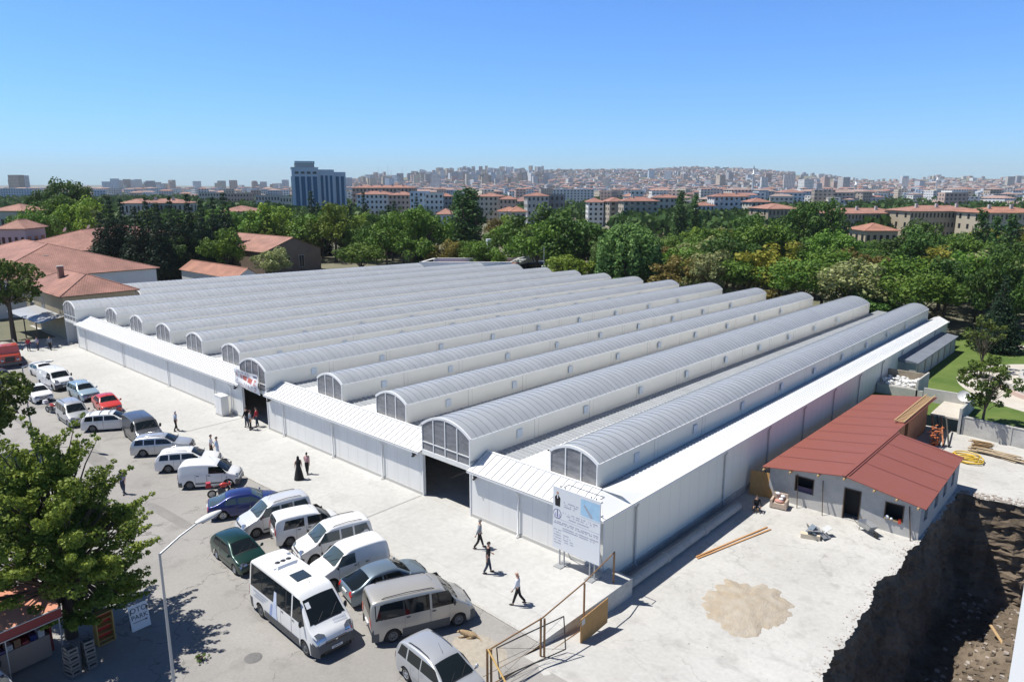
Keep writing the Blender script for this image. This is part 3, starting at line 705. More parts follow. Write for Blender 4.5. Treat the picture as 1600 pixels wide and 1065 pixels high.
def vehicle(kind, name, label, cat, x, y, hd, pm, group=None, glassm=None, rimm=None, bumper=None, **kw):
    S = T[kind]; root = empty(name, label, cat, (x, y, .0+kw.get('z', .01)), R(hd), group)
    G = glassm or glass; rimm = rimm or steelw
    W2 = S['W']/2; L2 = S['L']/2; H = S['H']; belt = S['belt']; r = S['r']; zb0 = r*.62
    prof = chaikin(S['prof'], 2)
    # densify for the wheel arches
    st = []
    for a, b in zip(prof, prof[1:]):
        n = max(1, int(abs(b[0]-a[0])/.09))
        st += [(a[0]+(b[0]-a[0])*i/n, a[1]+(b[1]-a[1])*i/n) for i in range(n)]
    st.append(prof[-1])
    def hw(z):
        if z < .45: return W2*(.95+.05*z/.45)
        if z < belt: return W2*(1-.03*((z-.6)/max(.1, belt-.6))**2 if z > .6 else 1)
        return W2*(.97-S['tum']*((z-belt)/(H-belt)))
    def plan(x):
        d = L2-abs(x); e = .55 if x > 0 else .32
        if d >= e: return 1.
        t = 1-max(0, d)/e; return 1-(.17 if x > 0 else .09)*t*t
    def zbot(x):
        for g_ in S['gx']:
            dx = x-g_
            if abs(dx) < r+.055: return r+math.sqrt((r+.055)**2-dx*dx)
        return zb0
    def ztop(x):
        best = None
        for a, b in zip(prof, prof[1:]):
            if a[0] <= x <= b[0] and b[0] > a[0]+1e-6:
                z = a[1]+(b[1]-a[1])*(x-a[0])/(b[0]-a[0]); best = z if best is None else max(best, z)
        return best if best is not None else prof[0][1]
    NS, NC, NT = 9, 4, 5
    def section(x, zt):
        pl = plan(x); zb = min(zbot(x), zt-.03); rc = min(.13 if zt > belt+.2 else .10, (zt-zb)*.45); zs = zt-rc; out = []
        for i in range(NS): z = zb+(zs-zb)*i/(NS-1); out.append((hw(z)*pl, z))
        ye = hw(zs)*pl
        for i in range(1, NC+1): a = PI/2*i/NC; out.append((ye-rc*.95*(1-cos(a)), zs+rc*sin(a)))
        yt = out[-1][0]; cr = .045 if zt > .6 else .01
        for i in range(1, NT+1): f_ = 1-i/NT; out.append((yt*f_, zt+cr*(1-f_*f_)))
        return out
    body, bump_ = MB(), MB()
    rows = []
    for (px, pz) in st:
        s_ = section(px, pz); rows.append([(px, -q[0], q[1]) for q in s_]+[(px, q[0], q[1]) for q in s_[-2::-1]])
    zcl = S.get('clad', .56 if S['H'] < 1.9 else (.72 if S['H'] < 2.3 else .84))
    for a in range(len(rows)-1):
        for b in range(len(rows[0])-1):
            q = [rows[a][b], rows[a][b+1], rows[a+1][b+1], rows[a+1][b]]
            cx = sum(p[0] for p in q)/4; cz = sum(p[2] for p in q)/4
            tgt = bump_ if (cz < zcl and abs(cx) > L2-(.28 if H < 2.3 else .5)) else body
            k = len(tgt.v)
            tgt.face(q[::-1] if True else q, (bumper or pm) if tgt is bump_ else pm, smooth=True)
    # weld duplicate verts so that shading is smooth
    def weld(m):
        d = {}; nv = []; mp = []
        for v in m.v:
            k = (round(v[0], 4), round(v[1], 4), round(v[2], 4))
            if k not in d: d[k] = len(nv); nv.append(v)
            mp.append(d[k])
        f2, m2, s2 = [], [], []
        for f_, mi, sm in zip(m.f, m.m, m.sm):
            g_ = []
            for i in f_:
                if mp[i] not in g_: g_.append(mp[i])
            if len(g_) > 2: f2.append(tuple(g_)); m2.append(mi); s2.append(sm)
        m.v, m.f, m.m, m.sm = nv, f2, m2, s2
    weld(body); weld(bump_)
    # end caps below the first profile points
    body.build('body', root); bo = bump_.build('bumper', root)
    u_ = MB(); u_.box(-L2+.12, L2-.12, -W2+.24, W2-.24, zb0-.05, min(.75, belt-.15), under)
    for s_ in (-1, 1): u_.box(S['gx'][0]+r+.1, S['gx'][1]-r-.1, min(s_*(W2-.26), s_*(W2-.05)), max(s_*(W2-.26), s_*(W2-.05)), zb0-.02, .5, trimgrey)
    u_.build('chassis', root)
    # side patches
    def side(m, s_, z0, z1, xa, xb, off, mt, nz=5, xn=1):
        """xa, xb functions of z"""
        rows_ = []
        for i in range(nz+1):
            z = z0+(z1-z0)*i/nz; a, b = xa(z), xb(z)
            rows_.append([(a+(b-a)*k/xn, s_*(hw(z)*plan(a+(b-a)*k/xn)+off), z) for k in range(xn+1)])
        m.grid(rows_, mt, smooth=False, flip=(s_ < 0))
    zt_w = H-.2 if H > 1.7 else H-.17
    lean = .10
    ap0, ap1 = S['apill']
    for s_ in (-1, 1):
        ws_ = S['win']
        for i, (a, b) in enumerate(ws_):
            m = MB(); last = i == len(ws_)-1
            z0 = belt+.02
            fa = (lambda z, a=a, i=i: a+(.35*(z-z0) if i == 0 and S['rs'] else (0.04 if i == 0 else 0)))
            if last: fb = lambda z, b=b: min(b+(ap1-ap0)*.75*(zt_w-z)/(zt_w-z0), ap1+.1)
            else: fb = lambda z, b=b: b
            mt = G if not (kw.get('curtain') and not last) else G
            if kw.get('dark_rear') and not last: mt = glass
            side(m, s_, z0, zt_w, fa, fb, .008, mt, 5); wo = m.build('side_window', root)
        if S.get('joined') and len(ws_) > 1:
            m = MB(); side(m, s_, belt, zt_w+.02, lambda z: ws_[0][0]-.02, lambda z: ws_[-2][1]+.02, .004, black, 4, 4); m.build('window_band', root)
        # doors: seam outlines and handles
        d0, d1 = ws_[-1][0]-.08, min(ap1-.05, S['gx'][1]-r-.1)
        doors = [(d0, max(d1, d0+.75))]
        if len(ws_) > 1: doors.append((ws_[-2][0]-.02 if not S.get('bus') else ws_[-2][0]-.5, d0-.02))
        if kind in ('panelvan', 'fiorino', 'midvan'): doors.append((-.95 if kind != 'midvan' else -.75, d0-.02))
        m = MB()
        for (a, b) in doors:
            a = max(a, S['gx'][0]+r+.09)
            for xx in (a, b): side(m, s_, zb0+.08, belt+.0, lambda z, xx=xx: xx-.008, lambda z, xx=xx: xx+.008, .003, seam if pm is not P_blue else black, 6)
            side(m, s_, zb0+.08, zb0+.095, lambda z: a, lambda z: b, .003, seam, 1, 4)
            hz_ = belt-.13; side(m, s_, hz_, hz_+.05, lambda z: a+.07, lambda z: a+.24, .02, black if kind in ('panelvan', 'fiorino', 'fiorinocombi', 'transit', 'minibus', 'midvan') else pm, 1)
        m.build('door', root)
        m = MB(); a_, b_ = S['gx'][0]+r+.1, S['gx'][1]-r-.1
        side(m, s_, zb0+.16, zb0+.26, lambda z: a_, lambda z: b_, .012, trimgrey if (bumper or kind in ('combi', 'panelvan')) else pm, 2, 5); m.build('side_moulding', root)
        if bumper is trimgrey and H > 2:
            m = MB(); side(m, s_, zb0, .62, lambda z: a_-.0, lambda z: b_+.0, .01, trimgrey, 4, 6); m.build('sill_cladding', root)
        # mirror
        m = MB(); mx = ap1-.08-.15*(H > 1.9); m.ball((mx, s_*(W2+.10), belt+.10+.06*(H > 1.9)), .1, black if (bumper or H > 1.7) else pm, 8, 6, (.55, .95, 1.0+.7*(H > 1.9)))
        m.tube([(mx, s_*(W2-.06), belt+.02), (mx, s_*(W2+.06), belt+.06)], .025, black, 6); m.build('mirror', root)
        # lamps
        def face_pt(z, yf, front, off=.012):
            pts = st if not front else st[::-1]
            for a, b in zip(pts, pts[1:]):
                if a[1] <= z <= b[1]:
                    t = (z-a[1])/max(1e-6, b[1]-a[1]); xx = a[0]+(b[0]-a[0])*t; break
            else: xx = pts[0][0]
            q = section(xx, z); yt = q[NS+NC-1][0]; y_ = yt*yf if yf <= 1 else yt+(q[NS-1][0]-yt)*(yf-1)*1
            zz = z+.045*(1-min(1, yf)**2) if z > .6 else z
            if yf > 1: zz = z-.10*(yf-1); 
            return (xx+(off if front else -off), s_*(y_+(off if yf > 1 else 0)), zz+(off if front else 0))
        m = MB(); hz0, hz1 = (.60, .74) if H < 1.6 else ((.70, .88) if H < 1.9 else (.86, 1.12)) if H < 2.3 else (.92, 1.22)
        rows_ = [[face_pt(hz0+(hz1-hz0)*j/4*(1 if k > 0 else .7), (.58, .8, 1., 1.6, 2.)[k], True) for k in range(5)] for j in range(5)]
        m.grid(rows_, lampglass, True, flip=(s_ > 0)); m.build('headlight', root)
        m = MB(); tz0, tz1 = (.68, .90) if H < 1.5 else ((.75, 1.05) if H < 1.9 else (.9, 1.35))
        if kind in ('combi', 'panelvan', 'fiorinocombi', 'fiorino'): tz0, tz1 = .78, 1.22
        rows_ = [[face_pt(tz0+(tz1-tz0)*j/4, (.80, .92, 1., 1.6, 2.)[k], False) for k in range(5)] for j in range(5)]
        m.grid(rows_, redlamp, True, flip=(s_ < 0)); m.build('tail_light', root)
    # windscreen and rear screen follow the profile
    def screen(nm, x0, x1, mt, front):
        N_ = 8; rows_ = []
        if front: xsx = [x0+(x1-x0)*i/N_ for i in range(N_+1)]; pz = [(xx, ztop(xx)) for xx in xsx]
        else:
            pts = [p for p in st if p[0] <= x1+.02 and p[1] >= belt+.02]; pz = pts
            if len(pz) < 2: return
        for i, (xx, z) in enumerate(pz):
            q = section(xx, z); yt = q[NS+NC-1][0]-.03
            a = pz[max(0, i-1)]; b = pz[min(len(pz)-1, i+1)]; tx, tz = b[0]-a[0], b[1]-a[1]; ln = math.hypot(tx, tz) or 1; nx_, nz_ = -tz/ln, tx/ln
            cr = .045
            rows_.append([(xx+nx_*.012, yt*f_, z+cr*(1-f_*f_)+nz_*.012) for f_ in [(-1+.2*j) for j in range(11)]])
        m = MB(); m.grid(rows_, mt, True, flip=False)
        o = m.build(nm, root); return o
    o = screen('windscreen', S['ws'][0], S['ws'][1], G, True)
    m = MB(); mx0, mx1 = S['ws'][1]-.02, S['ws'][1]+.05
    m.grid([[(xx, f_*W2*.74, ztop(xx)+.045*(1-f_*f_)+.012) for f_ in (-1, -.5, 0, .5, 1)] for xx in (mx0, mx1)], black, flip=False); 
    for q in (-.45, .15): m.tube([(S['ws'][1]-.0, q*W2, ztop(S['ws'][1])+.06), (S['ws'][1]-.32, (q+.5)*W2, ztop(S['ws'][1]-.32)+.045)], .010, black, 4)
    m.build('wiper', root)
    if S['rs']: screen('rear_window', S['rs'][0], S['rs'][1], G, False)
    # grille, plates
    gz = .62 if H < 1.6 else (.72 if H < 1.9 else .86)
    if H > 2.3: gz = .82
    xx = None
    for a, b in zip(st[::-1], st[::-1][1:]):
        if a[1] <= gz <= b[1]: xx = a[0]; break
    xx = xx or L2
    m = MB(); gw = W2*(.42 if H < 2 else .5); m.box(xx-.1, xx+.022, -gw, gw, gz-.07, gz+.05, black)
    for k in range(3): m.box(xx+.0, xx+.03, -gw+.02, gw-.02, gz-.055+k*.04, gz-.043+k*.04, chrome if k == 2 else trimgrey)
    m.box(xx+.02, xx+.04, -.05, .05, gz-.03, gz+.03, chrome); m.build('grille', root)
    m = MB(); m.box(L2-.05, L2+.012, -gw*1.2, gw*1.2, .33, .43, black); m.build('air_intake', root)
    m = MB(); m.box(L2+.0, L2+.025, -.26, .26, .45, .56, plate_w); 
    for k in range(6): m.box(L2+.026, L2+.028, -.2+k*.07, -.16+k*.07, .475, .535, black)
    m.build('number_plate', root)
    m = MB(); m.box(-L2-.03, -L2+.05, -.26, .26, .72 if H > 1.6 else .66, .83 if H > 1.6 else .77, plate_w); m.build('number_plate', root)
    # wheels
    for gx in S['gx']:
        for s_ in (-1, 1):
            m = MB(); wq = .19; M_ = Matrix.Translation((gx, s_*(W2-.115), r)) @ Matrix.Rotation(-s_*PI/2, 4, 'X')
            m.lathe([(r*.62, -wq/2), (r*.93, -wq/2), (r, -wq/2+.035), (r, wq/2-.035), (r*.93, wq/2), (r*.64, wq/2), (r*.62, wq/2-.03)], rubber, M_, 20)
            wo = m.build('wheel', root)
            m = MB(); m.lathe([(r*.66, wq/2-.005), (r*.60, wq/2+.002), (r*.55, wq/2-.03), (r*.25, wq/2-.025), (r*.2, wq/2+.0), (0.001, wq/2+.002)], rimm, M_, 20)
            for k in range(5 if rimm is alloy else 7):
                a = 2*PI*k/(5 if rimm is alloy else 7); m.lathe([(.001, wq/2-.018), (r*.09, wq/2-.018)], black, M_ @ Matrix.Translation((r*.41*cos(a), r*.41*sin(a), 0)), 8)
            m.build('rim', wo)
    if S.get('rails') and kw.get('rails', True):
        for s_ in (-1, 1):
            a, b = S['roof'][0]+.25, S['roof'][1]-.05
            yr_ = hw(H)*.86; m = MB(); zz = H+.0
            m.tube([(a, s_*yr_, ztop(a)-.02), (a+.15, s_*yr_, ztop(a)+.06), ((a+b)/2, s_*yr_, H+.065), (b-.15, s_*yr_, ztop(b)+.065), (b, s_*yr_, ztop(b)-.02)], .018, black if kind != 'wagon' else chrome, 6)
            m.build('roof_rail', root)
    m = MB(); m.tube([(S['roof'][1]+.05, .0, H-.02), (S['roof'][1]-.25, 0, H+.32)], .006, black, 4); m.build('aerial', root)
    root['_'] = 0; del root['_']
    return root, dict(side=side, hw=hw, ztop=ztop, S=S)

vehicle('midvan', 'parked_van', 'graphite grey passenger van between the white station wagon with roof bars and the silver estate', 'van', -39.6, -8.1, -5, P_grey)
mb, U = vehicle('minibus', 'minibus', 'tall white minibus with roof air conditioner and open hatch facing the viewer', 'minibus', -7.65, -13.3, -2, P_white, bumper=trimgrey)
m = MB(); m.box(-2.5, -.9, -.52, .52, 2.62, 2.78, P_white, taper=.08); m.box(-2.35, -1.9, -.25, .72, 2.62, 2.74, P_white, taper=.05); m.box(-1.75, -1.05, -.62, .62, 2.62, 2.70, P_white, taper=.03)
ac = m.build('air_conditioner', mb)
for k in range(3): m = MB(); m.lathe([(.001, 2.80), (.11, 2.80), (.13, 2.785), (.13, 2.76)], black, Matrix.Translation((-1.35-.0*k, -.28+.28*k, 0)), 14); m.build('fan', ac)
m = MB(); m.box(-.15, .62, -.36, .36, 2.62, 2.68, mat('hatch_glass', (.03, .045, .06), .15), taper=.02); m.build('roof_hatch', mb)
m = MB(); m.box(1.72, 1.74, -.72, -.50, 0, 0.01, plate_w)
S_ = U['S']; sd = U['side']; inkl = mat('pale_lettering', (.38, .42, .52), .6); figb = mat('blue_figure', (.30, .38, .62), .6); figl = mat('pale_blue_figure', (.58, .64, .80), .6)
m = MB()
for row, (a, b) in enumerate(((-2.5, -1.1), (-2.3, -1.3), (-2.5, -1.5))):
    x_ = a
    while x_ < b: sd(m, -1, 1.20-.13*row, 1.27-.13*row, lambda z: x_, lambda z: x_+.07, .012, inkl, 1); x_ += .1
x_ = 2.4
m.build('side_lettering', mb)
m = MB(); sd(m, -1, .62, 1.36, lambda z: -.75+.18*(z-.6), lambda z: -.25-.08*(z-.6), .014, figl, 5); sd(m, -1, 1.36, 1.95, lambda z: -.58+.08*(z-1.3), lambda z: -.26-.1*(z-1.3), .016, figl, 4)
sd(m, -1, .62, 1.25, lambda z: -1.0+.3*(z-.6), lambda z: -.75+.1*(z-.6), .014, figb, 3); m.build('side_picture', mb)
m = MB()
for k in range(9): m.box(2.42, 2.50, -.05-.07*k-.05, -.05-.07*k, 1.36, 1.37, inkl)
zt = U['ztop']
m = MB()
for rr_ in range(2):
    for k in range(10):
        xa = 2.55+.11*rr_; m.face([(xa, .15+.065*k, zt(xa)+.06), (xa+.06, .15+.065*k, zt(xa+.06)+.06), (xa+.06, .19+.065*k, zt(xa+.06)+.06), (xa, .19+.065*k, zt(xa)+.06)], inkl)
m.build('bonnet_lettering', mb)
m = MB(); xa = 1.78; m.face([(xa, -.72, zt(xa)+.04), (xa+.2, -.72, zt(xa+.2)+.04), (xa+.2, -.52, zt(xa+.2)+.045), (xa, -.52, zt(xa)+.045)], plate_w); m.build('windscreen_paper', mb)
vehicle('transit', 'passenger_van', 'champagne long wheelbase passenger van with curtained side windows', 'van', -3.7, -9.45, 66, P_beige, bumper=trimgrey)
vehicle('mpv', 'parked_car', 'silver people carrier at the bottom edge below the champagne van', 'car', .35, -11.75, -5, P_silver, rimm=alloy)
vehicle('panelvan', 'delivery_van', 'windowless white panel van squeezed behind the tall minibus', 'van', -9.75, -9.2, -99, P_white, glassm=glassL)
vehicle('sedan', 'parked_car', 'steel blue saloon wedged between the panel van and the champagne van', 'car', -7.2, -8.75, 77, P_steel)
vehicle('combi', 'parked_van', 'white combi van with black roof rails next to the windowless panel van', 'van', -12.45, -8.35, -104, P_white, glassm=glassL, bumper=trimgrey)
vehicle('fiorinocombi', 'parked_van', 'small white van with dark side glass parked nose to the hall between two railed combis', 'van', -15.2, -8.2, 73, P_white, bumper=None)
vehicle('combi', 'parked_van', 'pale silver combi van with black roof rails beside the navy saloon', 'van', -17.7, -8.95, -101, paint('pale_silver', (.62, .63, .64), .15), glassm=glassL)
vehicle('sedan', 'parked_car', 'navy blue saloon parked next to the red motorcycle', 'car', -20.95, -9.1, 64, P_blue, glassm=glassL, rimm=alloy)
vehicle('hatch', 'parked_car', 'dark green three door hatchback behind the tall white minibus', 'car', -15.4, -12.35, -3, P_green, rimm=alloy)
vehicle('fiorino', 'delivery_van', 'small white delivery van with a black front bumper behind the red motorcycle', 'van', -26.7, -8.5, 51, P_white, bumper=trimgrey)
vehicle('wagon', 'parked_car', 'white estate car between the small delivery van and the silver estate', 'car', -30.8, -8.2, 55, P_white)
vehicle('wagon', 'parked_car', 'silver estate car parked nose to the hall beside the graphite van', 'car', -35.3, -8.2, 54, P_silver)
pk, U2 = vehicle('wagon', 'parked_car', 'white station wagon with three roof bars parked behind the graphite van', 'car', -44.4, -8.75, 56, P_white, rails=False)
for xx in (-1.45, -.7, .0): m = MB(); m.tube([(xx, -.62, 1.44), (xx, -.55, 1.54), (xx, .55, 1.54), (xx, .62, 1.44)], .022, black, 6); m.build('roof_bar', pk)
vehicle('sedan', 'parked_car', 'bright red saloon between the pale blue estate and the white station wagon', 'car', -50.4, -7.1, -6, P_red)
vehicle('combi', 'parked_van', 'silver combi van parked along the street in front of the red saloon', 'van', -48.7, -10.35, -1, P_silver, rimm=alloy)
vehicle('wagon', 'parked_car', 'pale blue estate car behind the bright red saloon', 'car', -56.3, -7.2, 1, P_lblue)
vehicle('midvan', 'delivery_van', 'white panel van with black bumper behind the pale blue estate', 'van', -62.5, -7.8, 5, P_white, bumper=trimgrey)
vehicle('sedan', 'parked_car', 'white saloon half hidden by the leaves of the street tree', 'car', -58.9, -10.4, 0, P_white)
vehicle('hatch', 'parked_car', 'white hatchback farthest along the row behind the white panel van', 'car', -68.6, -7.3, 4, P_white)
vehicle('hatch', 'parked_car', 'dark grey car beside the red dump truck under the trees', 'car', -68.2, -11.3, 2, P_grey)
# dump truck
tr = empty('dump_truck', 'red dump truck loaded with sand at the left edge', 'truck', (-78.2, -8.4, .01), R(-7))
m = MB(); m.box(.9, 3.1, -1.15, 1.15, .75, 1.55, P_truck, taper=.05); m.box(.9, 2.6, -1.12, 1.12, 1.55, 2.45, P_truck, taper=.12); m.box(2.5, 3.6, -1.0, 1.0, .75, 1.5, P_truck, taper=.08); m.build('cab', tr)
m = MB(); m.mesh([(2.56, -.95, 1.62), (2.56, .95, 1.62), (2.49, .9, 2.28), (2.49, -.9, 2.28)], [(0, 1, 2, 3)], glass); m.build('windscreen', tr)
for s_ in (-1, 1):
    m = MB(); m.face([(1.2, s_*1.09, 1.65), (2.3, s_*1.09, 1.65), (2.2, s_*1.035, 2.25), (1.3, s_*1.035, 2.25)], glass); m.build('side_window', tr)
    m = MB(); m.lathe([(.001, 0), (.13, 0), (.15, -.03)], lampglass, Matrix.Translation((3.62, s_*.72, 1.0)) @ Matrix.Rotation(PI/2, 4, 'Y'), 12); m.build('headlight', tr)
    m = MB(); m.ball((2.6, s_*1.35, 1.9), .14, black, 8, 6, (.4, .6, 1.4)); m.build('mirror', tr)
m = MB(); m.box(3.55, 3.68, -.45, .45, .85, 1.35, black); m.build('grille', tr)
m = MB(); m.box(3.5, 3.75, -1.15, 1.15, .5, .75, trimgrey); m.build('bumper', tr)
m = MB(); m.box(-3.3, 3.2, -.45, .45, .6, .85, trimgrey); m.build('chassis', tr)
bedm = mat('truck_bed_grey', (.20, .19, .17), .8, nz=.5, scale=2, c2=(.14, .11, .08))
m = MB(); m.box(-3.5, .75, -1.2, 1.2, 1.0, 1.12, bedm); m.box(-3.5, .75, -1.2, -1.12, 1.12, 2.1, bedm); m.box(-3.5, .75, 1.12, 1.2, 1.12, 2.1, bedm); m.box(.67, .75, -1.12, 1.12, 1.12, 2.3, bedm); m.box(-3.5, -3.42, -1.12, 1.12, 1.12, 2.1, bedm)
for k in range(6):
    for s_ in (-1, 1): m.box(-3.4+k*.78, -3.32+k*.78, min(s_*1.2, s_*1.26), max(s_*1.2, s_*1.26), 1.1, 2.1, bedm)
m.build('tipping_bed', tr)
m = MB(); rows_ = [[(-3.4+4.05*i/14, -1.1+2.2*j/8, 1.75+.5*sin(PI*i/14)*sin(PI*j/8)+.05*noise.noise((i*.7, j*.9, 0))) for j in range(9)] for i in range(15)]; m.grid(rows_, mat('sand', (.40, .36, .30), .95, nz=.4, scale=4, bump=.5, bscale=14), True, flip=True); m.build('sand_load', tr)
for gx in (2.2, -1.6, -2.7):
    for s_ in (-1, 1):
        m = MB(); M_ = Matrix.Translation((gx, s_*1.02, .5)) @ Matrix.Rotation(-s_*PI/2, 4, 'X'); m.lathe([(.28, -.15), (.46, -.15), (.5, -.1), (.5, .1), (.46, .15), (.3, .15)], rubber, M_, 18); wo = m.build('wheel', tr)
        m = MB(); m.lathe([(.31, .13), (.28, .08), (.12, .08), (.1, .14), (.001, .14)], P_truck, M_, 16); m.build('rim', wo)
# motorcycle and scooter
def bike(name, label, x, y, hd, pm, scoot=False):
    b = empty(name, label, 'motorcycle', (x, y, .01), R(hd))
    for gx in (-.62, .62):
        m = MB(); M_ = Matrix.Translation((gx, 0, .29)) @ Matrix.Rotation(PI/2, 4, 'X')
        m.lathe([(.2, -.05), (.26, -.05), (.29, 0), (.26, .05), (.2, .05)], rubber, M_, 18); wo = m.build('wheel', b)
        m = MB(); m.lathe([(.2, .02), (.06, .03), (.001, .03)], alloy, M_, 14); m.lathe([(.2, -.02), (.06, -.03), (.001, -.03)], alloy, M_, 14); m.build('rim', wo)
    m = MB(); m.tube([(.62, .08, .29), (.42, .07, .9)], .025, chrome); m.tube([(.62, -.08, .29), (.42, -.07, .9)], .025, chrome); m.tube([(.40, -.36, 1.02), (.44, -.15, .96), (.44, .15, .96), (.40, .36, 1.02)], .018, black); m.build('fork', b)
    m = MB(); m.ball((.12, 0, .78), .22, pm, 12, 8, (1.3, .62, .75)); m.ball((.5, 0, .82), .14, pm, 10, 6, (.8, 1, 1.1)); m.build('fuel_tank', b)
    m = MB(); m.ball((-.38, 0, .76), .2, black, 12, 6, (1.9, .75, .4)); m.build('saddle', b)
    m = MB(); m.box(-.25, .25, -.14, .14, .22, .58, trimgrey, taper=.03); m.tube([(-.1, .16, .3), (-.75, .2, .36)], .045, chrome); m.tube([(-.62, .07, .29), (-.1, .08, .5), (.42, .03, .8)], .03, black); m.build('engine', b)
    m = MB(); m.box(-.95, -.62, -.2, .2, .82, 1.12, pm if not scoot else plate_w, taper=.03); m.build('top_box', b)
    m = MB(); m.ball((.56, 0, .88), .09, lampglass, 10, 6); m.build('headlight', b)
    m = MB(); m.ball((.40, .42, 1.12), .06, black, 6, 4, (.5, 1, .8)); m.ball((.40, -.42, 1.12), .06, black, 6, 4, (.5, 1, .8)); m.build('mirror', b)
    return b
bike('motorcycle', 'black motorcycle with a red tank between the navy saloon and the small delivery van', -24.2, -9.0, 70, P_red)
bike('scooter', 'scooter with a white top box behind the silver combi van', -52.9, -10.9, 15, P_red, True)
# white truck cab at the lower left corner
vehicle('midvan', 'parked_van', 'white van in the lower left corner beside the kiosk', 'van', -13.3, -25.3, 20, P_white, glassm=glassL)
# ---------------------------------------------------------------- people
skin = mat('skin', (.50, .30, .21), .6); skin_d = mat('skin_tan', (.38, .21, .14), .6)
hair_k = mat('hair_dark', (.02, .015, .012), .7); hair_g = mat('hair_grey', (.22, .21, .2), .8)
def cl(n, c): return mat('cloth_'+n, c, .9, nz=.3, scale=9, c2=tuple(v*.7 for v in c), wpos=False)
def skinned(name, parent, verts, edges, radii, mt, root=0, sub=1):
    me = bpy.data.meshes.new(name); me.from_pydata([tuple(v) for v in verts], edges, []); me.materials.append(mt)
    o = bpy.data.objects.new(name, me); col.objects.link(o); o.parent = parent
    sk = o.modifiers.new('skin', 'SKIN'); sk.use_smooth_shade = True
    for i, r_ in enumerate(radii):
        sv = me.skin_vertices[0].data[i]; sv.radius = r_ if isinstance(r_, tuple) else (r_, r_); sv.use_root = (i == root)
    ss = o.modifiers.new('sub', 'SUBSURF'); ss.levels = sub; ss.render_levels = sub
    return o
def person(label, x, y, hd, h=1.74, shirt=None, legs=None, hair=hair_k, sk=skin, stride=.35, arms=(.25, -.25), elbow=(.3, .3), z=.065, dress=None, pose='walk', look=0, tan=False, cap=None, item=None, hold=None, sleeve=.5, group=None):
    P = empty('person', label, 'person', (x, y, z), R(hd), group); k = h/1.74
    V, E, Rr = [], [], []
    def av(p, r_, par=None):
        V.append((p[0]*k, p[1]*k, p[2]*k)); Rr.append(r_*k if not isinstance(r_, tuple) else tuple(q*k for q in r_))
        if par is not None: E.append((par, len(V)-1))
        return len(V)-1
    sit = pose == 'sit'; hz = .93 if not sit else .30
    lean = -.04 if pose == 'back' else (.02 if not sit else .1)
    pel = av((0, 0, hz), (.155, .115)); ab = av((lean*.4, 0, hz+.16), (.14, .105), pel); ch = av((lean, 0, hz+.36), (.165, .115), ab); nb = av((lean, 0, hz+.52), (.075, .07), ch)
    nk = av((lean+.01, 0, hz+.58), .052, nb); hd0 = av((lean+.025, 0, hz+.66), (.073, .085), nk); hd1 = av((lean+.025, 0, hz+.75), (.077, .095), hd0); hd2 = av((lean+.02, 0, hz+.79), .06, hd1)
    legp, armp = [], []
    for s_, sw in ((1, stride), (-1, -stride)):
        hip = av((0, s_*.095, hz-.07), .088, pel)
        if sit: kn = (.40, s_*.16, .42); an = (.38, s_*.18, .06)
        else:
            a = sw*.55; kn = (.44*sin(a)+.02, s_*.10, hz-.07-.44*cos(a)); b = a-(.45 if sw < 0 else .0)*abs(stride)/.35*.6-.03; an = (kn[0]+.42*sin(b), s_*.10, max(.07, kn[2]-.42*cos(b)))
        th = av(tuple(.5*(q+w_) for q, w_ in zip((0, s_*.095, hz-.07), kn)), .078, hip); kv = av(kn, .056, th); cf = av(tuple(kn[i]*.65+an[i]*.35 for i in range(3)), .056, kv); av_ = av(an, .036, cf)
        ft = av((an[0]+.06, an[1], an[2]-.035), .036, av_); av((an[0]+.15, an[1], an[2]-.045), .028, ft)
        legp.append(((0, s_*.095, hz-.07), kn, an))
    for i, s_ in enumerate((1, -1)):
        shp = (lean, s_*.185, hz+.47); sh = av(shp, .060, nb)
        a = arms[i]; ua = .29; el = (shp[0]+ua*sin(a), shp[1]+s_*.05, shp[2]-ua*cos(a)); b = a+elbow[i]; wr = (el[0]+.25*sin(b), el[1]+s_*(.01 if not pose == 'back' else -.12), el[2]-.25*cos(b))
        if pose == 'back': el = (shp[0]-.12, shp[1]+s_*.08, shp[2]-.26); wr = (el[0]-.10, s_*.05, el[2]-.16)
        ev = av(el, .040, sh); wv = av(wr, .027, ev)
        d = Vector(wr)-Vector(el); d.normalize(); sd_ = Vector((d.z, 0, -d.x)).normalized() if abs(d.x)+abs(d.z) > .1 else Vector((1, 0, 0))
        palm = av(tuple(Vector(wr)+d*.06), (.036, .02), wv)
        for f_, (off, ln) in enumerate(((-.026, .062), (-.009, .075), (.009, .07), (.026, .055))):
            q = Vector(wr)+d*.085+sd_*off; q1 = av(tuple(q), .0095, palm); q2 = av(tuple(q+d*ln*.55+Vector((0, -s_*.012, 0))), .0085, q1); av(tuple(q+d*ln+Vector((0, -s_*.03, 0))), .007, q2)
        t1 = av(tuple(Vector(wr)+d*.035+sd_*.035), .011, palm); av(tuple(Vector(wr)+d*.075+sd_*.055), .009, t1)
        armp.append((shp, el, wr))
    body = skinned('body', P, V, E, Rr, sk)
    hc = ((lean+.025)*k, 0, (hz+.72)*k)
    m = MB()      # face: nose, ears, eyes, mouth
    m.ball((hc[0]+.098*k, 0, hc[2]-.0), .016*k, sk, 6, 5, (1, .7, 1.3))
    for s_ in (-1, 1): m.ball((hc[0], s_*.082*k, hc[2]+.0), .024*k, sk, 6, 5, (.7, .4, 1.2)); m.ball((hc[0]+.088*k, s_*.03*k, hc[2]+.02*k), .010*k, hair_k, 6, 4)
    m.box(hc[0]+.085*k, hc[0]+.094*k, -.022*k, .022*k, hc[2]-.042*k, hc[2]-.034*k, redink); m.build('face', P)
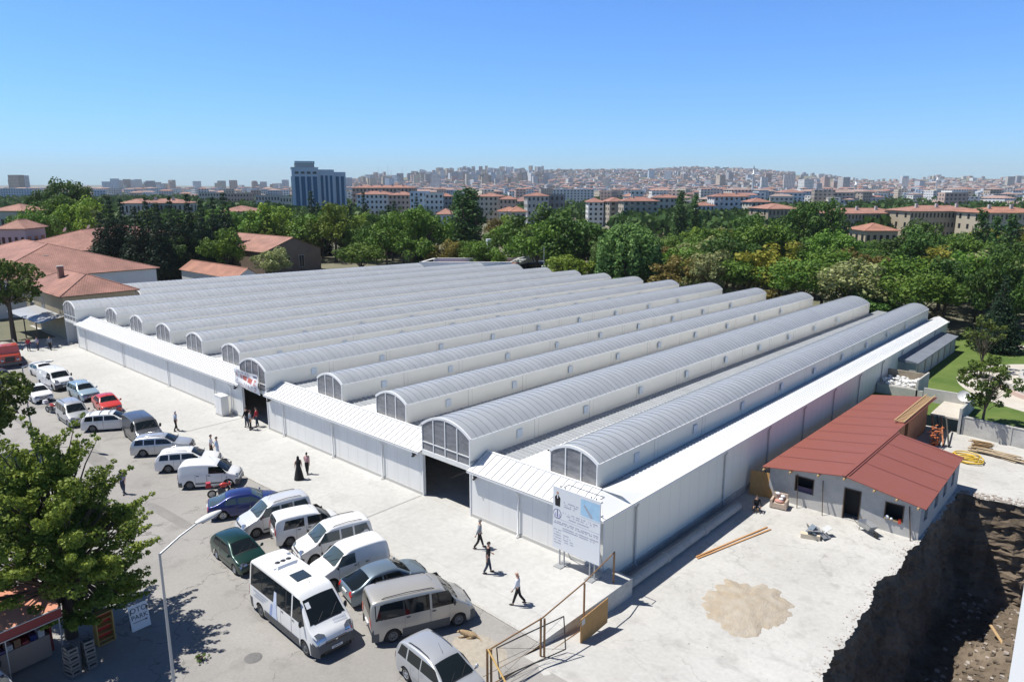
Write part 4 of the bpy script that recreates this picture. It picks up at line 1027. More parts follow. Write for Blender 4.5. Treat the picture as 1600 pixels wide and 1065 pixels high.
    if hair is not None:
        m = MB(); rows_ = []
        for i in range(7):
            t = PI/2*i/6
            rows_.append([(hc[0]-.012*k+.098*k*cos(t)*cos(2*PI*j/14), .088*k*cos(t)*sin(2*PI*j/14), hc[2]+(.022+(.02 if cos(2*PI*j/14) > .3 else -.045)*(1-i/6))*k+.092*k*sin(t)) for j in range(14)])
        m.grid(rows_, cap or hair, True, close=True); m.build('hair' if not cap else 'cap', P)
    if shirt:
        v2 = [(0, 0, hz-.12), (lean*.4, 0, hz+.15), (lean, 0, hz+.36), (lean, 0, hz+.50)]; e2 = [(0, 1), (1, 2), (2, 3)]; r2 = [(.175, .135), (.17, .13), (.18, .13), (.11, .085)]
        for (a, b, c) in armp:
            n0 = len(v2); v2 += [a, tuple(a[i]*(1-.9)+b[i]*.9 for i in range(3))]; e2 += [(3, n0), (n0, n0+1)]; r2 += [.072, .058]
            if sleeve > .6: v2.append(tuple(b[i]*.1+c[i]*.9 for i in range(3))); e2.append((n0+1, n0+2)); r2.append(.040)
        skinned('shirt', P, [tuple(q*k for q in v) for v in v2], e2, [tuple(q*k for q in r_) if isinstance(r_, tuple) else r_*k for r_ in r2], shirt)
    if legs and not dress:
        v2 = [(0, 0, hz+.16), (0, 0, hz-.04)]; e2 = [(0, 1)]; r2 = [(.155, .12), (.17, .13)]
        for (a, b, c) in legp:
            n0 = len(v2); v2 += [a, b, (c[0], c[1], c[2]+.02)]; e2 += [(1, n0), (n0, n0+1), (n0+1, n0+2)]; r2 += [.102, .075, .062]
        skinned('trousers', P, [tuple(q*k for q in v) for v in v2], e2, [tuple(q*k for q in r_) if isinstance(r_, tuple) else r_*k for r_ in r2], legs)
        for (a, b, c) in legp:
            m = MB(); m.ball(((c[0]+.06)*k, c[1]*k, max(.045, c[2]-.025)*k), .05*k, black, 8, 5, (2.7, .95, .9)); m.build('shoe', P)
    if dress:
        m = MB(); m.lathe([(.36*k, .02), (.30*k, .35*k), (.22*k, .75*k), (.16*k, 1.02*k), (.19*k, 1.3*k), (.13*k, 1.48*k), (.07*k, 1.52*k)], dress, None, 16); m.build('dress', P)
        m = MB(); m.ball((hc[0]-.015*k, 0, hc[2]+.01*k), .115*k, dress, 12, 8, (.95, .85, 1.15)); m.lathe([(.17*k, 1.35*k), (.12*k, 1.5*k), (.1*k, 1.6*k)], dress, None, 12); m.build('headscarf', P)
        for (a, b, c) in armp:
            pass
    return P
wht = cl('white', (.68, .69, .72)); lbl = cl('pale_blue', (.40, .50, .66)); blk = cl('black', (.014, .014, .016)); den = cl('denim', (.035, .05, .085)); gry = cl('grey', (.24, .27, .31)); rdc = cl('red', (.42, .03, .05)); pnk = cl('pink', (.55, .33, .33)); sky_ = cl('sky', (.52, .58, .68)); pur = cl('lilac', (.36, .33, .47))
GP = 'people walking on the forecourt'
p = person('man in a grey shirt and black trousers walking near the open gate', -1.75-.0, -2.2, 50, 1.74, gry, blk, hair_g, stride=.45, arms=(.1, -.5), elbow=(.2, .1), sleeve=1, group=GP); p.location = (0, 0, 0)
def put(p, X_, Y_, z=.065): p.location = (X_, Y_, z)
put(p, 6.63*-1, -2.55)
put(person('man in a black T-shirt and dark jeans near the open gate', 0, 0, 45, 1.78, blk, den, hair_k, stride=.3, arms=(-.15, -.2), elbow=(1.2, .1), sleeve=.4, group=GP), -4.41, -4.14)
put(person('bald man in a white shirt with dark trousers walking near the corner of the hall', 0, 0, 215, 1.72, wht, blk, None, stride=.5, arms=(.25, -.25), elbow=(.3, .4), sleeve=1, group=GP), -1.28, -5.27)
put(person('man in a pale blue shirt and white cap walking away across the forecourt', 0, 0, 95, 1.72, lbl, blk, hair_g, stride=.3, sleeve=.5, cap=wht, group=GP), -39.5, -5.48)
put(person('man in a white shirt and black trousers strolling beside a man dressed in pale blue', 0, 0, 60, 1.72, wht, blk, hair_k, stride=.3, sleeve=.5, group=GP), -31.6, -6.2)
put(person('man in a pale blue shirt and pale trousers with hands behind his back', 0, 0, 60, 1.74, lbl, sky_, hair_k, stride=.2, pose='back', sleeve=.6, group=GP), -30.75, -6.1)
put(person('woman in a long black dress and headscarf on the forecourt', 0, 0, 150, 1.66, None, None, hair_k, dress=blk, stride=.1, arms=(.2, .2)), -22.85, -4.1)
put(person('woman in a pink blouse and black skirt walking behind the woman in black', 0, 0, 120, 1.6, pnk, blk, hair_k, stride=.25, sleeve=1), -23.25, -3.2)
put(person('man in a dark jacket standing in the doorway under the banner', 0, 0, 200, 1.74, blk, den, hair_k, stride=.1, sleeve=1), -36.0, -1.0)
put(person('man in a grey shirt facing the doorway under the banner', 0, 0, 80, 1.72, gry, blk, hair_k, stride=.15, sleeve=.5), -35.15, -1.15)
put(person('person in a red top standing inside the doorway under the banner', 0, 0, 230, 1.7, rdc, den, hair_k, stride=.1, sleeve=1), -35.5, -.35)
put(person('man in a lilac shirt walking in the street by the big tree', 0, 0, -40, 1.74, pur, den, hair_k, stride=.4, sleeve=.4, z=.01), -29.45, -13.24, .01)
put(person('person in a red top standing in the shade by the dump truck', 0, 0, 10, 1.7, rdc, den, hair_k, stride=.1, sleeve=1), -83.3, -4.9)
put(person('person in a lilac shirt standing in the shade by the dump truck', 0, 0, -60, 1.72, pur, den, hair_k, stride=.1, sleeve=.5), -82.9, -4.0)
put(person('man in a grey top and dark trousers walking at the far end of the hall', 0, 0, -30, 1.74, gry, blk, hair_k, stride=.45, sleeve=1), -82.0, -2.9)
put(person('person in dark clothes sitting in shade between the hall and the red roofed house', 0, 0, -60, 1.7, blk, den, hair_k, pose='sit', stride=0, sleeve=1, arms=(.6, .6), elbow=(.5, .5)), 1.9, 14.9, -.97)
# the stool the person sits on
st_ = empty('crate_stool', 'small upturned crate under the sitting person beside the hall wall', 'crate', (1.9, 14.9, -1)); m = MB(); m.box(-.2, .2, -.2, .2, 0, .2, wood); m.build('crate_side', st_); m = MB(); m.box(-.22, .22, -.22, .22, .2, .23, wood); m.build('crate_top', st_)
# dog lying on the sand by the forecourt corner
dg_ = empty('dog', 'tan and black dog lying on the sandy patch near the champagne van', 'dog', (-1.05, -8.55, .04), R(-150)); tan_ = mat('dog_tan', (.42, .30, .17), .9, nz=.5, scale=14, c2=(.08, .06, .05), wpos=False)
skinned('body', dg_, [(0, 0, .14), (.25, 0, .15), (.42, 0, .18), (.55, .04, .26), (.66, .06, .24), (.76, .07, .20), (-.18, .02, .08), (-.35, .12, .04), (-.45, .25, .03), (.38, .12, .07), (.55, .16, .03), (.68, .16, .03), (.38, -.1, .07), (.56, -.12, .03), (.68, -.12, .03), (.02, .15, .07), (.2, .2, .04), (.3, .18, .03), (.0, -.13, .08), (.18, -.2, .04)],
        [(0, 1), (1, 2), (2, 3), (3, 4), (4, 5), (0, 6), (6, 7), (7, 8), (2, 9), (9, 10), (10, 11), (2, 12), (12, 13), (13, 14), (0, 15), (15, 16), (16, 17), (0, 18), (18, 19)],
        [.13, .13, .12, .085, .075, .035, .06, .03, .018, .05, .03, .028, .05, .03, .028, .07, .035, .025, .07, .035], tan_)
m = MB(); m.ball((.62, .0, .32), .035, black, 6, 4, (.6, .5, 1.3)); m.ball((.62, .12, .32), .035, black, 6, 4, (.6, .5, 1.3)); m.ball((.79, .07, .21), .02, black, 6, 4); m.build('ear', dg_)

# ---------------------------------------------------------------- notice board
nb_ = empty('notice_board', 'large pale construction notice board on steel legs at the corner of the hall', 'sign board', (-1.0, -1.0, .06))
bmat = mat('board_white', (.70, .715, .73), .35); pblue = mat('print_blue', (.42, .62, .78), .4, nz=.6, scale=1.5, c2=(.25, .45, .62), wpos=False); ptxt = mat('print_text', (.34, .34, .42), .5); pnavy = mat('print_navy', (.10, .10, .24), .5)
m = MB(); m.box(-1.58, 1.5, -.03, .03, .97, 4.47, bmat); m.box(-1.58, 1.5, -.034, -.0301, 2.70, 2.715, ptxt); m.build('board_panel', nb_)
m = MB()
for x in (-1.15, -.85, .85, 1.15): m.box(x-.03, x+.03, .04, .10, 0 if True else 0, 4.55, galv)
for z in (1.2, 2.7, 4.2): m.box(-1.5, 1.45, .03, .05, z, z+.05, galv)
for x in (-.95, 1.35): m.box(x-.02, x+.02, .1, .5, 4.5, 4.54, galv)
m.box(-.95, 1.35, .48, .52, 4.5, 4.54, galv)
for x in (-1.15, 1.15): m.tube([(x, .1, 2.6), (x, .95, .05)], .03, galv, 6)
for x in (-1.15, .9): m.box(x-.15, x+.35, -.3, .6, 0, .05, galv)
m.build('support_frame', nb_)
def pr(x0, x1, z0, z1, mt, nm=None, off=.004, yb=-.031): mm = MB(); mm.face([(x0, yb-off, z0), (x1, yb-off, z0), (x1, yb-off, z1), (x0, yb-off, z1)], mt); return mm
m = pr(.25, 1.46, 3.3, 4.3, pblue); m.face([(.45, -.037, 3.95), (.52, -.037, 4.02), (1.05, -.037, 3.45), (.9, -.037, 3.4)], mat('print_building', (.36, .37, .42), .5)); m.face([(.25, -.036, 3.32), (1.46, -.036, 3.32), (1.46, -.036, 3.36), (.25, -.036, 3.4)], bmat); m.build('printed_picture', nb_)
m = MB(); m.lathe([(.001, 0), (.27, 0)], pnavy, Matrix.Translation((-1.27, -.036, 2.98)) @ Matrix.Rotation(PI/2, 4, 'X'), 24); m.lathe([(.001, .002), (.235, .002)], bmat, Matrix.Translation((-1.27, -.036, 2.98)) @ Matrix.Rotation(PI/2, 4, 'X'), 24)
m.box(-1.29, -1.23, -.042, -.039, 2.78, 3.2, pnavy); m.box(-1.43, -1.36, -.042, -.039, 2.83, 3.02, mat('print_violet', (.4, .38, .62), .5)); m.box(-1.17, -1.1, -.042, -.039, 2.83, 3.0, MATS['print_violet']); m.build('round_emblem', nb_)
m = MB(); m.mesh([(-1.42, -.037, 3.42), (-1.1, -.037, 3.42), (-1.08, -.037, 3.9), (-1.2, -.037, 4.04), (-1.33, -.037, 4.04), (-1.45, -.037, 3.9)], [(0, 1, 2, 3, 4, 5)], blk)
m.face([(-1.29, -.038, 3.85), (-1.24, -.038, 3.85), (-1.23, -.038, 4.04), (-1.31, -.038, 4.04)], bmat); m.lathe([(.001, 0), (.085, 0)], skin, Matrix.Translation((-1.265, -.037, 4.15)) @ Matrix.Rotation(PI/2, 4, 'X'), 14); m.build('printed_portrait', nb_)
m = MB(); rb = random.Random(5)
def lines(x0, x1, z, h_, d=.75):
    x = x0
    while x < x1:
        w_ = rb.uniform(.03, .09)
        if rb.random() < d: m.face([(x, -.036, z), (min(x+w_, x1), -.036, z), (min(x+w_, x1), -.036, z+h_), (x, -.036, z+h_)], ptxt)
        x += w_+.02
for z, a, b in ((3.72, -.85, .1), (3.60, -.8, .05), (3.48, -.85, .12), (3.12, -.9, 1.35), (3.0, -.7, 1.2), (2.84, -.5, .8), (2.52, -1.5, 1.4), (2.42, -1.5, 1.4), (2.24, -.9, 1.4), (2.12, -.9, 1.2)): lines(a, b, z, .05)
for k in range(6): lines(-1.5, -1.0, 2.05-.15*k, .045); 
for k in range(4): lines(-.85, -.5+.15*k, 1.85-.13*k, .045)
m.build('printed_text', nb_)

# ---------------------------------------------------------------- construction yard
rust = mat('rusty_pipe', (.30, .17, .08), .7, metal=.3, nz=.5, scale=8, c2=(.16, .09, .05)); yel = mat('yellow_paint', (.42, .27, .08), .5); darkm = mat('dark_steel', (.05, .045, .04), .6)
gt = empty('gate_rail', 'long rusty pipe barrier along the edge of the forecourt and yard', 'barrier', (1.75, -7.4, 0))
m = MB(); m.tube([(.05, -3.1, 1.75), (.3, 0, 1.82), (-.05, 3.5, 1.85), (-.75, 7.0, 1.75)], .035, rust, 6); m.build('top_rail', gt)
m = MB(); m.tube([(.05, -3.1, .12), (.3, 0, -.12), (-.05, 3.4, -.55)], .025, rust, 6); m.tube([(-.05, -3.3, .6), (.25, 0, .45)], .012, rust, 5); m.build('bottom_rail', gt)
for (x, y, z0) in ((0, -3.1, 0), (.12, -3.0, 0), (.22, 0, -.1), (.36, .08, -.1), (-.05, 3.5, -.5), (-.7, 6.9, -1)): m = MB(); m.box(x-.035, x+.035, y-.035, y+.035, z0, 1.78, rust); m.build('post', gt)
m = MB(); m.tube([(.05, -3.1, 1.78), (2.4, -4.2, 1.55)], .04, yel, 6); m.build('side_rail', gt)
lf = empty('gate_leaf', 'dark steel gate leaf standing ajar against the rusty barrier', 'gate', (2.2, -8.1, 0)); m = MB()
A, B_, C_, D_ = (-.35, -1.8, .15), (.26, 1.85, -.1), (.2, 1.75, 1.55), (-.4, -1.9, 1.6)
m.tube([A, B_], .028, darkm, 6); m.tube([B_, C_], .028, darkm, 6); m.tube([C_, D_], .028, darkm, 6); m.tube([D_, A], .028, darkm, 6); m.build('leaf_frame', lf)
m = MB(); m.tube([A, C_], .008, darkm, 4); m.tube([B_, D_], .008, darkm, 4); m.tube([(-.37, -1.85, .9), (.23, 1.8, .75)], .01, darkm, 4); m.build('wire_brace', lf)
osb = mat('plywood', (.42, .24, .085), .8, nz=.5, scale=5, c2=(.30, .15, .05), stretch=(1, 1, .5))
m = MB(); m.box(-.02, .02, -1.15, 1.15, 0, 1.3, osb); m.box(.021, .024, -1.1, -.82, .95, 1.25, galv); o = m.build('plywood_sheet', None, (2.35, -3.95, -.52), R(3)); tag(o, 'brown plywood sheet leaning on the rusty barrier at the forecourt corner', 'board')
# big pipe along the wall
pp = empty('drain_pipe', 'thick grey concrete drain pipe lying along the foot of the side wall', 'pipe', (.95, 0, -.75)); m = MB(); m.tube([(.05, -.6, .05), (0, 3, 0), (0, 14.2, 0)], .27, galv if False else grey_conc, 16); m.build('pipe_run', pp)
for y in (.4, 4.9, 9.4): m = MB(); m.lathe([(.27, -.14), (.33, -.14), (.33, .14), (.27, .14)], grey_conc, Matrix.Translation((0, y, 0)) @ Matrix.Rotation(PI/2, 4, 'X'), 16); m.build('pipe_collar', pp)
m = MB(); m.tube([(.1, .3, .3), (.45, .2, .42), (.5, -.2, .1), (.3, -.5, -.15)], .06, trim, 8); m.build('pipe_bend', pp)
# red roofed house
rh = empty('red_roofed_house', 'unfinished grey block house with a low dark red sheet roof in the yard', 'house', (6, 22, -1))
ox, oy = -6., -22.; WX0, WX1, WY0, WY1 = 1.6-6, 10.95-6, 17.5-22, 27.9-22; RX = 6.55-6; EZ, RZ2 = 2.32, 3.10
redroof = mat('red_roof_sheet', (.235, .072, .05), .6, nz=.55, scale=.9, c2=(.235, .085, .07), stretch=(1, 3, 1), bump=.15)
def holes_wall(m, p0, p1, z0, ztop, holes, mt, th=.2, nrm=None):
    """wall between p0 and p1 with rectangular holes (u0,u1,z0,z1); ztop may be a function of u"""
    L_ = math.hypot(p1[0]-p0[0], p1[1]-p0[1]); ux, uy = (p1[0]-p0[0])/L_, (p1[1]-p0[1])/L_; nx_, ny_ = nrm
    us = sorted({0., L_} | {h[0] for h in holes} | {h[1] for h in holes} | {L_*k/8 for k in range(9)})
    tz = ztop if callable(ztop) else (lambda u: ztop)
    P = lambda u, z, d: (p0[0]+ux*u-nx_*d, p0[1]+uy*u-ny_*d, z)
    for a, b in zip(us, us[1:]):
        hs = [h for h in holes if h[0] <= a+1e-6 and h[1] >= b-1e-6]; z = z0; parts = []
        for h in sorted(hs, key=lambda h: h[2]): parts.append((z, h[2])); z = h[3]
        for q0, q1 in parts:
            if q1 > q0: m.face([P(a, q0, 0), P(b, q0, 0), P(b, q1, 0), P(a, q1, 0)], mt)
        m.face([P(a, z, 0), P(b, z, 0), P(b, tz(b), 0), P(a, tz(a), 0)], mt)
    for h in holes:
        m.face([P(h[0], h[2], 0), P(h[0], h[2], th), P(h[0], h[3], th), P(h[0], h[3], 0)], mt); m.face([P(h[1], h[2], 0), P(h[1], h[3], 0), P(h[1], h[3], th), P(h[1], h[2], th)], mt)
        m.face([P(h[0], h[2], 0), P(h[1], h[2], 0), P(h[1], h[2], th), P(h[0], h[2], th)], mt); m.face([P(h[0], h[3], 0), P(h[0], h[3], th), P(h[1], h[3], th), P(h[1], h[3], 0)], mt)
gz_ = lambda u: (EZ-.1+(RZ2-EZ)*min(u/(RX-WX0), (WX1-WX0-u)/(WX1-RX)))
m = MB(); fh = [(1.75, 3.0, 1.0, 2.1), (4.9, 5.95, .05, 2.15), (7.35, 8.45, .85, 1.95)]
holes_wall(m, (WX0, WY0), (WX1, WY0), 0, gz_, fh, block, nrm=(0, -1)); m.build('front_wall', rh)
m = MB(); sh_ = [(1.0, 1.9, .8, 1.9), (3.6, 4.5, .8, 1.9), (5.9, 6.8, .8, 1.9), (8.2, 9.0, .8, 1.9)]; holes_wall(m, (WX1, WY0), (WX1, WY1), 0, EZ-.1, sh_, block, nrm=(1, 0)); m.build('side_wall', rh)
m = MB(); holes_wall(m, (WX0, WY0), (WX0, 40.5-22), 0, EZ-.1, [], block, nrm=(-1, 0)); m.face([(WX0, 40.5-22, 0), (0, 40.5-22, 0), (0, 40.5-22, 2.9), (WX0, 40.5-22, EZ-.1)], block); m.face([(WX1, WY1, 0), (0, WY1, 0), (0, WY1, 3.0), (WX1, WY1, EZ-.1)], block); m.build('rear_wall', rh)
brick = mat('orange_brick', (.40, .17, .08), .9, nz=.4, scale=7, c2=(.30, .13, .07)); m = MB(); holes_wall(m, (.05, WY1), (.05, 40.4-22), 0, 2.75, [(1.0, 1.6, .9, 2.2), (2.4, 3.0, .9, 2.2), (5.3, 6.3, .7, 2.3)], brick, nrm=(1, 0)); m.build('brick_wall', rh)
m = MB(); m.box(WX0+.4, WX1-.4, WY0+.9, WY0+1.0, .03, 2.2, dark); m.box(WX1-1., WX1-.9, WY0+1, WY1-.3, .03, 2.2, dark); m.box(-.9, -.8, WY1, 40-22, .03, 2.4, dark); m.build('interior_shade_panel', rh)  # near-black sheets added behind the openings, painting the unlit rooms
woodD = mat('dark_frame', (.10, .065, .04), .7)
for (a, b, z0, z1) in fh:
    m = MB(); 
    for q in ((a, a+.06, z0, z1), (b-.06, b, z0, z1), (a+.06, b-.06, z1-.06, z1)): m.box(WX0+q[0], WX0+q[1], WY0-.03, WY0+.06, q[2], q[3], woodD)
    m.build('door_frame' if z0 < .1 else 'window_frame', rh)
m = MB(); m.face([(WX0+1.85, WY0+.12, 1.02), (WX0+2.9, WY0+.12, 1.02), (WX0+2.9, WY0+.12, 1.35), (WX0+1.85, WY0+.12, 1.35)], mat('violet_cloth', (.09, .07, .12), .9)); m.build('curtain', rh)
m = MB(); m.box(WX0+7.4, WX0+8.4, WY0-.08, WY0+.1, .82, .9, wood); m.ball((WX0+7.55, WY0-.05, .98), .13, trim, 8, 6); m.ball((WX0+7.8, WY0-.05, .93), .09, trim, 8, 6); m.box(WX0+8.2, WX0+8.35, WY0-.1, WY0+.02, .75, 1.05, mat('red_cloth', (.55, .05, .02), .8)); m.build('window_sill', rh)
m = MB(); oh = .42; th = .05
def rp(a, b, c, d): 
    m.face([a, b, c, d], redroof); m.face([(p[0], p[1], p[2]-th) for p in (d, c, b, a)], woodD)
    for p, q in ((a, b), (b, c), (c, d), (d, a)): m.face([p, (p[0], p[1], p[2]-th), (q[0], q[1], q[2]-th), q], redroof)
rp((1.25-6, 16.95-22, EZ-.02), (RX, 16.95-22, RZ2), (RX, 41-22, RZ2-.1), (1.25-6, 41-22, EZ-.12))
m.build('roof', rh)
m = MB(); rp((RX, 16.95-22, RZ2+.0), (11.3-6, 16.95-22, EZ-.02), (11.1-6, 28.2-22, EZ-.02), (RX, 28.2-22, RZ2)); m.build('roof', rh)
m = MB()
for y in (-2.4, .1, 2.6, 5.1, 7.6, 10.1, 12.6, 15.1):
    k0 = lambda x: RZ2-(RZ2-EZ+.02)*abs(x-RX)/(RX+4.75 if x < RX else 4.75); m.face([(-4.7, y, k0(-4.7)+.012), (RX-.1, y, k0(RX-.1)+.012), (RX-.1, y+.05, k0(RX-.1)+.012), (-4.7, y+.05, k0(-4.7)+.012)], mat('roof_lap', (.13, .035, .03), .7))
    if y < 6: m.face([(RX+.3, y+.7, k0(RX+.3)+.012), (5.2, y+.7, k0(5.2)+.012), (5.2, y+.75, k0(5.2)+.012), (RX+.3, y+.75, k0(RX+.3)+.012)], MATS['roof_lap'])
m.build('roof_joint', rh)
m = MB(); m.box(RX-.12, RX+.12, 16.9-22, 28.4-22, RZ2-.01, RZ2+.045, redroof); m.box(RX+.2, RX+.26, 17.2-22, 28.4-22, RZ2-.03, RZ2+.02, redroof); m.build('ridge_cap', rh)
for x in (-4.6, -2.8, -1.0, .6, 2.4, 3.7, 4.9):
    z = EZ-.1+(RZ2-EZ)*(1-abs(x-RX)/(5.1)); m = MB(); m.box(x-.05, x+.05, 16.75-22, WY0+.3, z-.12, z-.02, wood); m.build('rafter', rh)
m = MB()
for k in range(22): m.box(-.35+.0, .45, 31.2-22+k*.42, 31.35-22+k*.42, RZ2-.03+.0, RZ2+.04, wood)
for x in (-.3, .35): m.box(x, x+.08, 31-22, 40.8-22, RZ2+.041, RZ2+.09, wood)
m.build('roof_batten', rh)
m = MB(); 
for x in (2.4, 4.05): m.tube([(x-4.9, WY0-.02, 2.2), (x-4.6, WY0-.5, .0)], .03, woodD, 5)
m.tube([(4.3, WY0-.02, 2.0), (4.65, WY0-.4, 0)], .035, woodD, 5); m.build('prop_pole', rh)
# armchair, wheelbarrow, heap, planks, mound
ac_ = empty('armchair', 'worn beige armchair with pink cushions against the grey house wall', 'armchair', (2.85, 16.35, -1), R(-80)); up_ = mat('upholstery', (.46, .37, .29), .9, nz=.4, scale=5, c2=(.34, .24, .2), wpos=False)
m = MB(); m.box(-.4, .42, -.45, .45, .08, .4, up_, taper=.03); m.build('seat', ac_); m = MB(); m.box(-.5, -.28, -.5, .5, .1, .88, up_, taper=.05); m.build('backrest', ac_)
for s_ in (-1, 1): m = MB(); m.box(-.4, .42, min(s_*.36, s_*.55), max(s_*.36, s_*.55), .08, .6, up_, taper=.03); m.build('armrest', ac_)
m = MB(); m.ball((0, 0, .47), .3, mat('pink_cushion', (.45, .24, .2), .9), 12, 6, (1, 1.1, .35)); m.build('cushion', ac_)
for k, (x, y) in enumerate(((-.3, -.2), (-.25, .15), (.0, .1))): m = MB(); m.ball((x, y, .86-.12*k), .13, cloth, 8, 6, (1, 1.2, .7)); m.build('bundle', ac_)
wb = empty('wheelbarrow', 'grey builder wheelbarrow parked under the right window of the house', 'wheelbarrow', (8.35, 16.5, -1), R(-35))
m = MB(); m.mesh([(-.4, -.25, .3), (.35, -.22, .3), (.35, .22, .3), (-.4, .25, .3), (-.55, -.36, .62), (.62, -.34, .66), (.62, .34, .66), (-.55, .36, .62)], [(0, 1, 2, 3), (0, 1, 5, 4), (1, 2, 6, 5), (2, 3, 7, 6), (3, 0, 4, 7), ], galv); m.build('tray', wb)
for s_ in (-1, 1): m = MB(); m.tube([(.75, s_*.06, .2), (.3, s_*.2, .28), (-.5, s_*.26, .32), (-1.05, s_*.3, .55)], .02, darkm, 6); m.tube([(-.35, s_*.25, .32), (-.4, s_*.27, 0)], .018, darkm, 5); m.build('handle', wb)
m = MB(); m.lathe([(.12, -.04), (.18, -.04), (.2, 0), (.18, .04), (.12, .04), (.001, .02)], rubber, Matrix.Translation((.78, 0, .2)) @ Matrix.Rotation(PI/2, 4, 'X'), 16); m.build('wheel', wb)
hp = empty('rubble_heap', 'small heap of grey sheets and a beige block in the middle of the yard', 'heap', (6.15, 13.6, -1), R(20)); rb = random.Random(11)
m = MB(); m.box(-.75, .35, -.35, .05, 0, .28, mat('beige_block', (.58, .50, .38), .9)); m.build('block', hp)
for k in range(12):
    m = MB(); M_ = Matrix.Translation((rb.uniform(-.3, .65), rb.uniform(-.15, .5), .28+rb.uniform(-.1, .2))) @ Matrix.Rotation(rb.uniform(-.9, .9), 4, 'X') @ Matrix.Rotation(rb.uniform(-.9, .9), 4, 'Y') @ Matrix.Rotation(rb.uniform(0, 3), 4, 'Z')
    m.box(-.35, .35, -.22, .22, -.012, .012, (galv, mat('blue_grey_sheet', (.16, .20, .25), .5), block)[k % 3], M=M_); m.build('sheet', hp)
for k, (x, y) in enumerate(((0, 0), (.22, -.12))):
    m = MB(); m.box(-.045, .045, -3.3, 3.3, 0, .05, mat('orange_timber', (.48, .25, .10), .8)); o = m.build('timber_plank', None, (2.75+x, 9.75+y, -.985), R(-13.-k*1.2)); tag(o, ('upper' if k == 0 else 'lower')+' of two long thin orange planks lying in the yard', 'plank', 'planks lying in the yard')
m = MB(); rows_ = []
for i in range(70):
    row = []
    for j in range(70):
        x, y = -2.9+5.8*i/69, -3.1+6.2*j/69; r_ = math.hypot(x/2.2, y/2.5); a_ = math.atan2(y, x); e_ = 1+.30*noise.noise((cos(a_)*1.5, sin(a_)*1.5, 3))+.12*noise.noise((cos(a_)*5, sin(a_)*5, 1))
        h_ = .24*max(0, 1-(r_/e_)**1.6)+.02*max(0, 1.15-r_/e_)+(.05*noise.noise((x*2.5, y*2.5, 1))+.02*noise.noise((x*8, y*8, 1)) if r_ < e_ else -.05); row.append((x, y, h_-.012))
    rows_.append(row)
m.grid(rows_, mat('sand_mound', (.36, .30, .225), .95, nz=.7, scale=1.6, c2=(.42, .385, .33), bump=.9, bscale=11), True, flip=True); o = m.build('sand_mound', None, (6.3, 3.9, -1)); tag(o, 'low mound of brown sand in the yard', 'sand pile')
m = MB(); rows_ = [[(-1.5+3*i/15, -1.+2*j/15, .10*max(0, 1-((-1.5+3*i/15)/1.5)**2-((-1+2*j/15))**2)+.02*noise.noise((i*.8, j*.8, 0))-.005) for j in range(16)] for i in range(16)]
m.grid(rows_, MATS['sand'], True, flip=True); o = m.build('sand_patch', None, (-.2, -9.0, 0)); tag(o, 'thin spread of pale sand between the forecourt kerb and the silver people carrier', 'sand pile')
op = osb; m = MB(); m.box(-.75, .75, -.02, .02, 0, 1.7, osb); o = m.build('plywood_sheet', None, (1.15, 17.2, -1), R(15)); o.rotation_euler.x = R(-14); tag(o, 'brown plywood sheet propped in the shade beside the house', 'board')
# walls and stores behind the house
bw = empty('concrete_enclosure', 'open topped concrete block enclosure with a satellite dish behind the house', 'enclosure', (0, 0, 0))
m = MB(); m.box(4.3, 8.5, 46.4, 46.6, -1, 1.3, block); m.build('back_wall', bw); m = MB(); m.box(8.3, 8.5, 41.2, 46.4, -1, 1.3, grey_conc); m.build('side_wall', bw); m = MB(); m.box(6.1, 8.3, 41.3, 46.4, .2, .35, pathm); m.build('deck_slab', bw)
m = MB(); m.box(-.1, 3.6, 50.5, 50.7, -1, 1.7, mat('stained_wall', (.33, .28, .21), .9, nz=.6, scale=1.5, c2=(.2, .17, .13))); m.box(3.6, 3.75, 46.6, 50.7, -1, 1.9, grey_conc); m.box(0.1, 4.2, 46.6, 46.75, -1, .9, grey_conc); m.build('rear_panel', bw)
m = MB()
rb = random.Random(4)
for k in range(60): m.ball((rb.uniform(.4, 3.4), rb.uniform(46.9, 50.2), 1.0+rb.uniform(-.05, .25)), rb.uniform(.12, .24), trim, 6, 4, (1.2, 1, .6))
o = m.build('white_sacks', None); tag(o, 'pile of white sacks and rubble behind the red roof', 'sacks'); 
m = MB(); m.box(.05, 3.55, 46.76, 50.45, .8, .95, grey_conc); m.build('roof_slab', bw)
ds = empty('satellite_dish', 'white satellite dish on the concrete enclosure wall', 'satellite dish', (8.1, 43.5, 1.3)); m = MB(); m.tube([(0, 0, 0), (0, 0, .35)], .03, galv, 6); m.build('mast', ds)
m = MB(); M_ = Matrix.Translation((0, -.1, .6)) @ Matrix.Rotation(R(62), 4, 'X') @ Matrix.Rotation(R(10), 4, 'Y'); m.lathe([(.001, -.12), (.2, -.1), (.4, -.03), (.5, .03)], trim, M_, 20); m.build('reflector', ds); m = MB(); m.tube([(0, -.15, .5), (0, -.75, .75)], .015, galv, 5); m.build('feed_arm', ds)
cw = MB(); A0, A1 = Vector((8.6, 41.5)), Vector((30, 38.3)); d_ = (A1-A0).normalized(); M_ = Matrix.Translation((A0.x, A0.y, -1)) @ Matrix.Rotation(math.atan2(d_.y, d_.x), 4, 'Z'); L_ = (A1-A0).length
cw.box(0, L_, -.12, .12, 0, 1.55, grey_conc, M=M_)
for k in range(6): cw.box(k*3.6, k*3.6+.12, -.17, -.122, 0, 1.57, grey_conc, M=M_)
cw.box(0, L_, -.16, .16, 1.55, 1.62, grey_conc, M=M_); o = cw.build('retaining_wall'); tag(o, 'long plain concrete wall between the yard and the lawn', 'wall')
rb = random.Random(9)
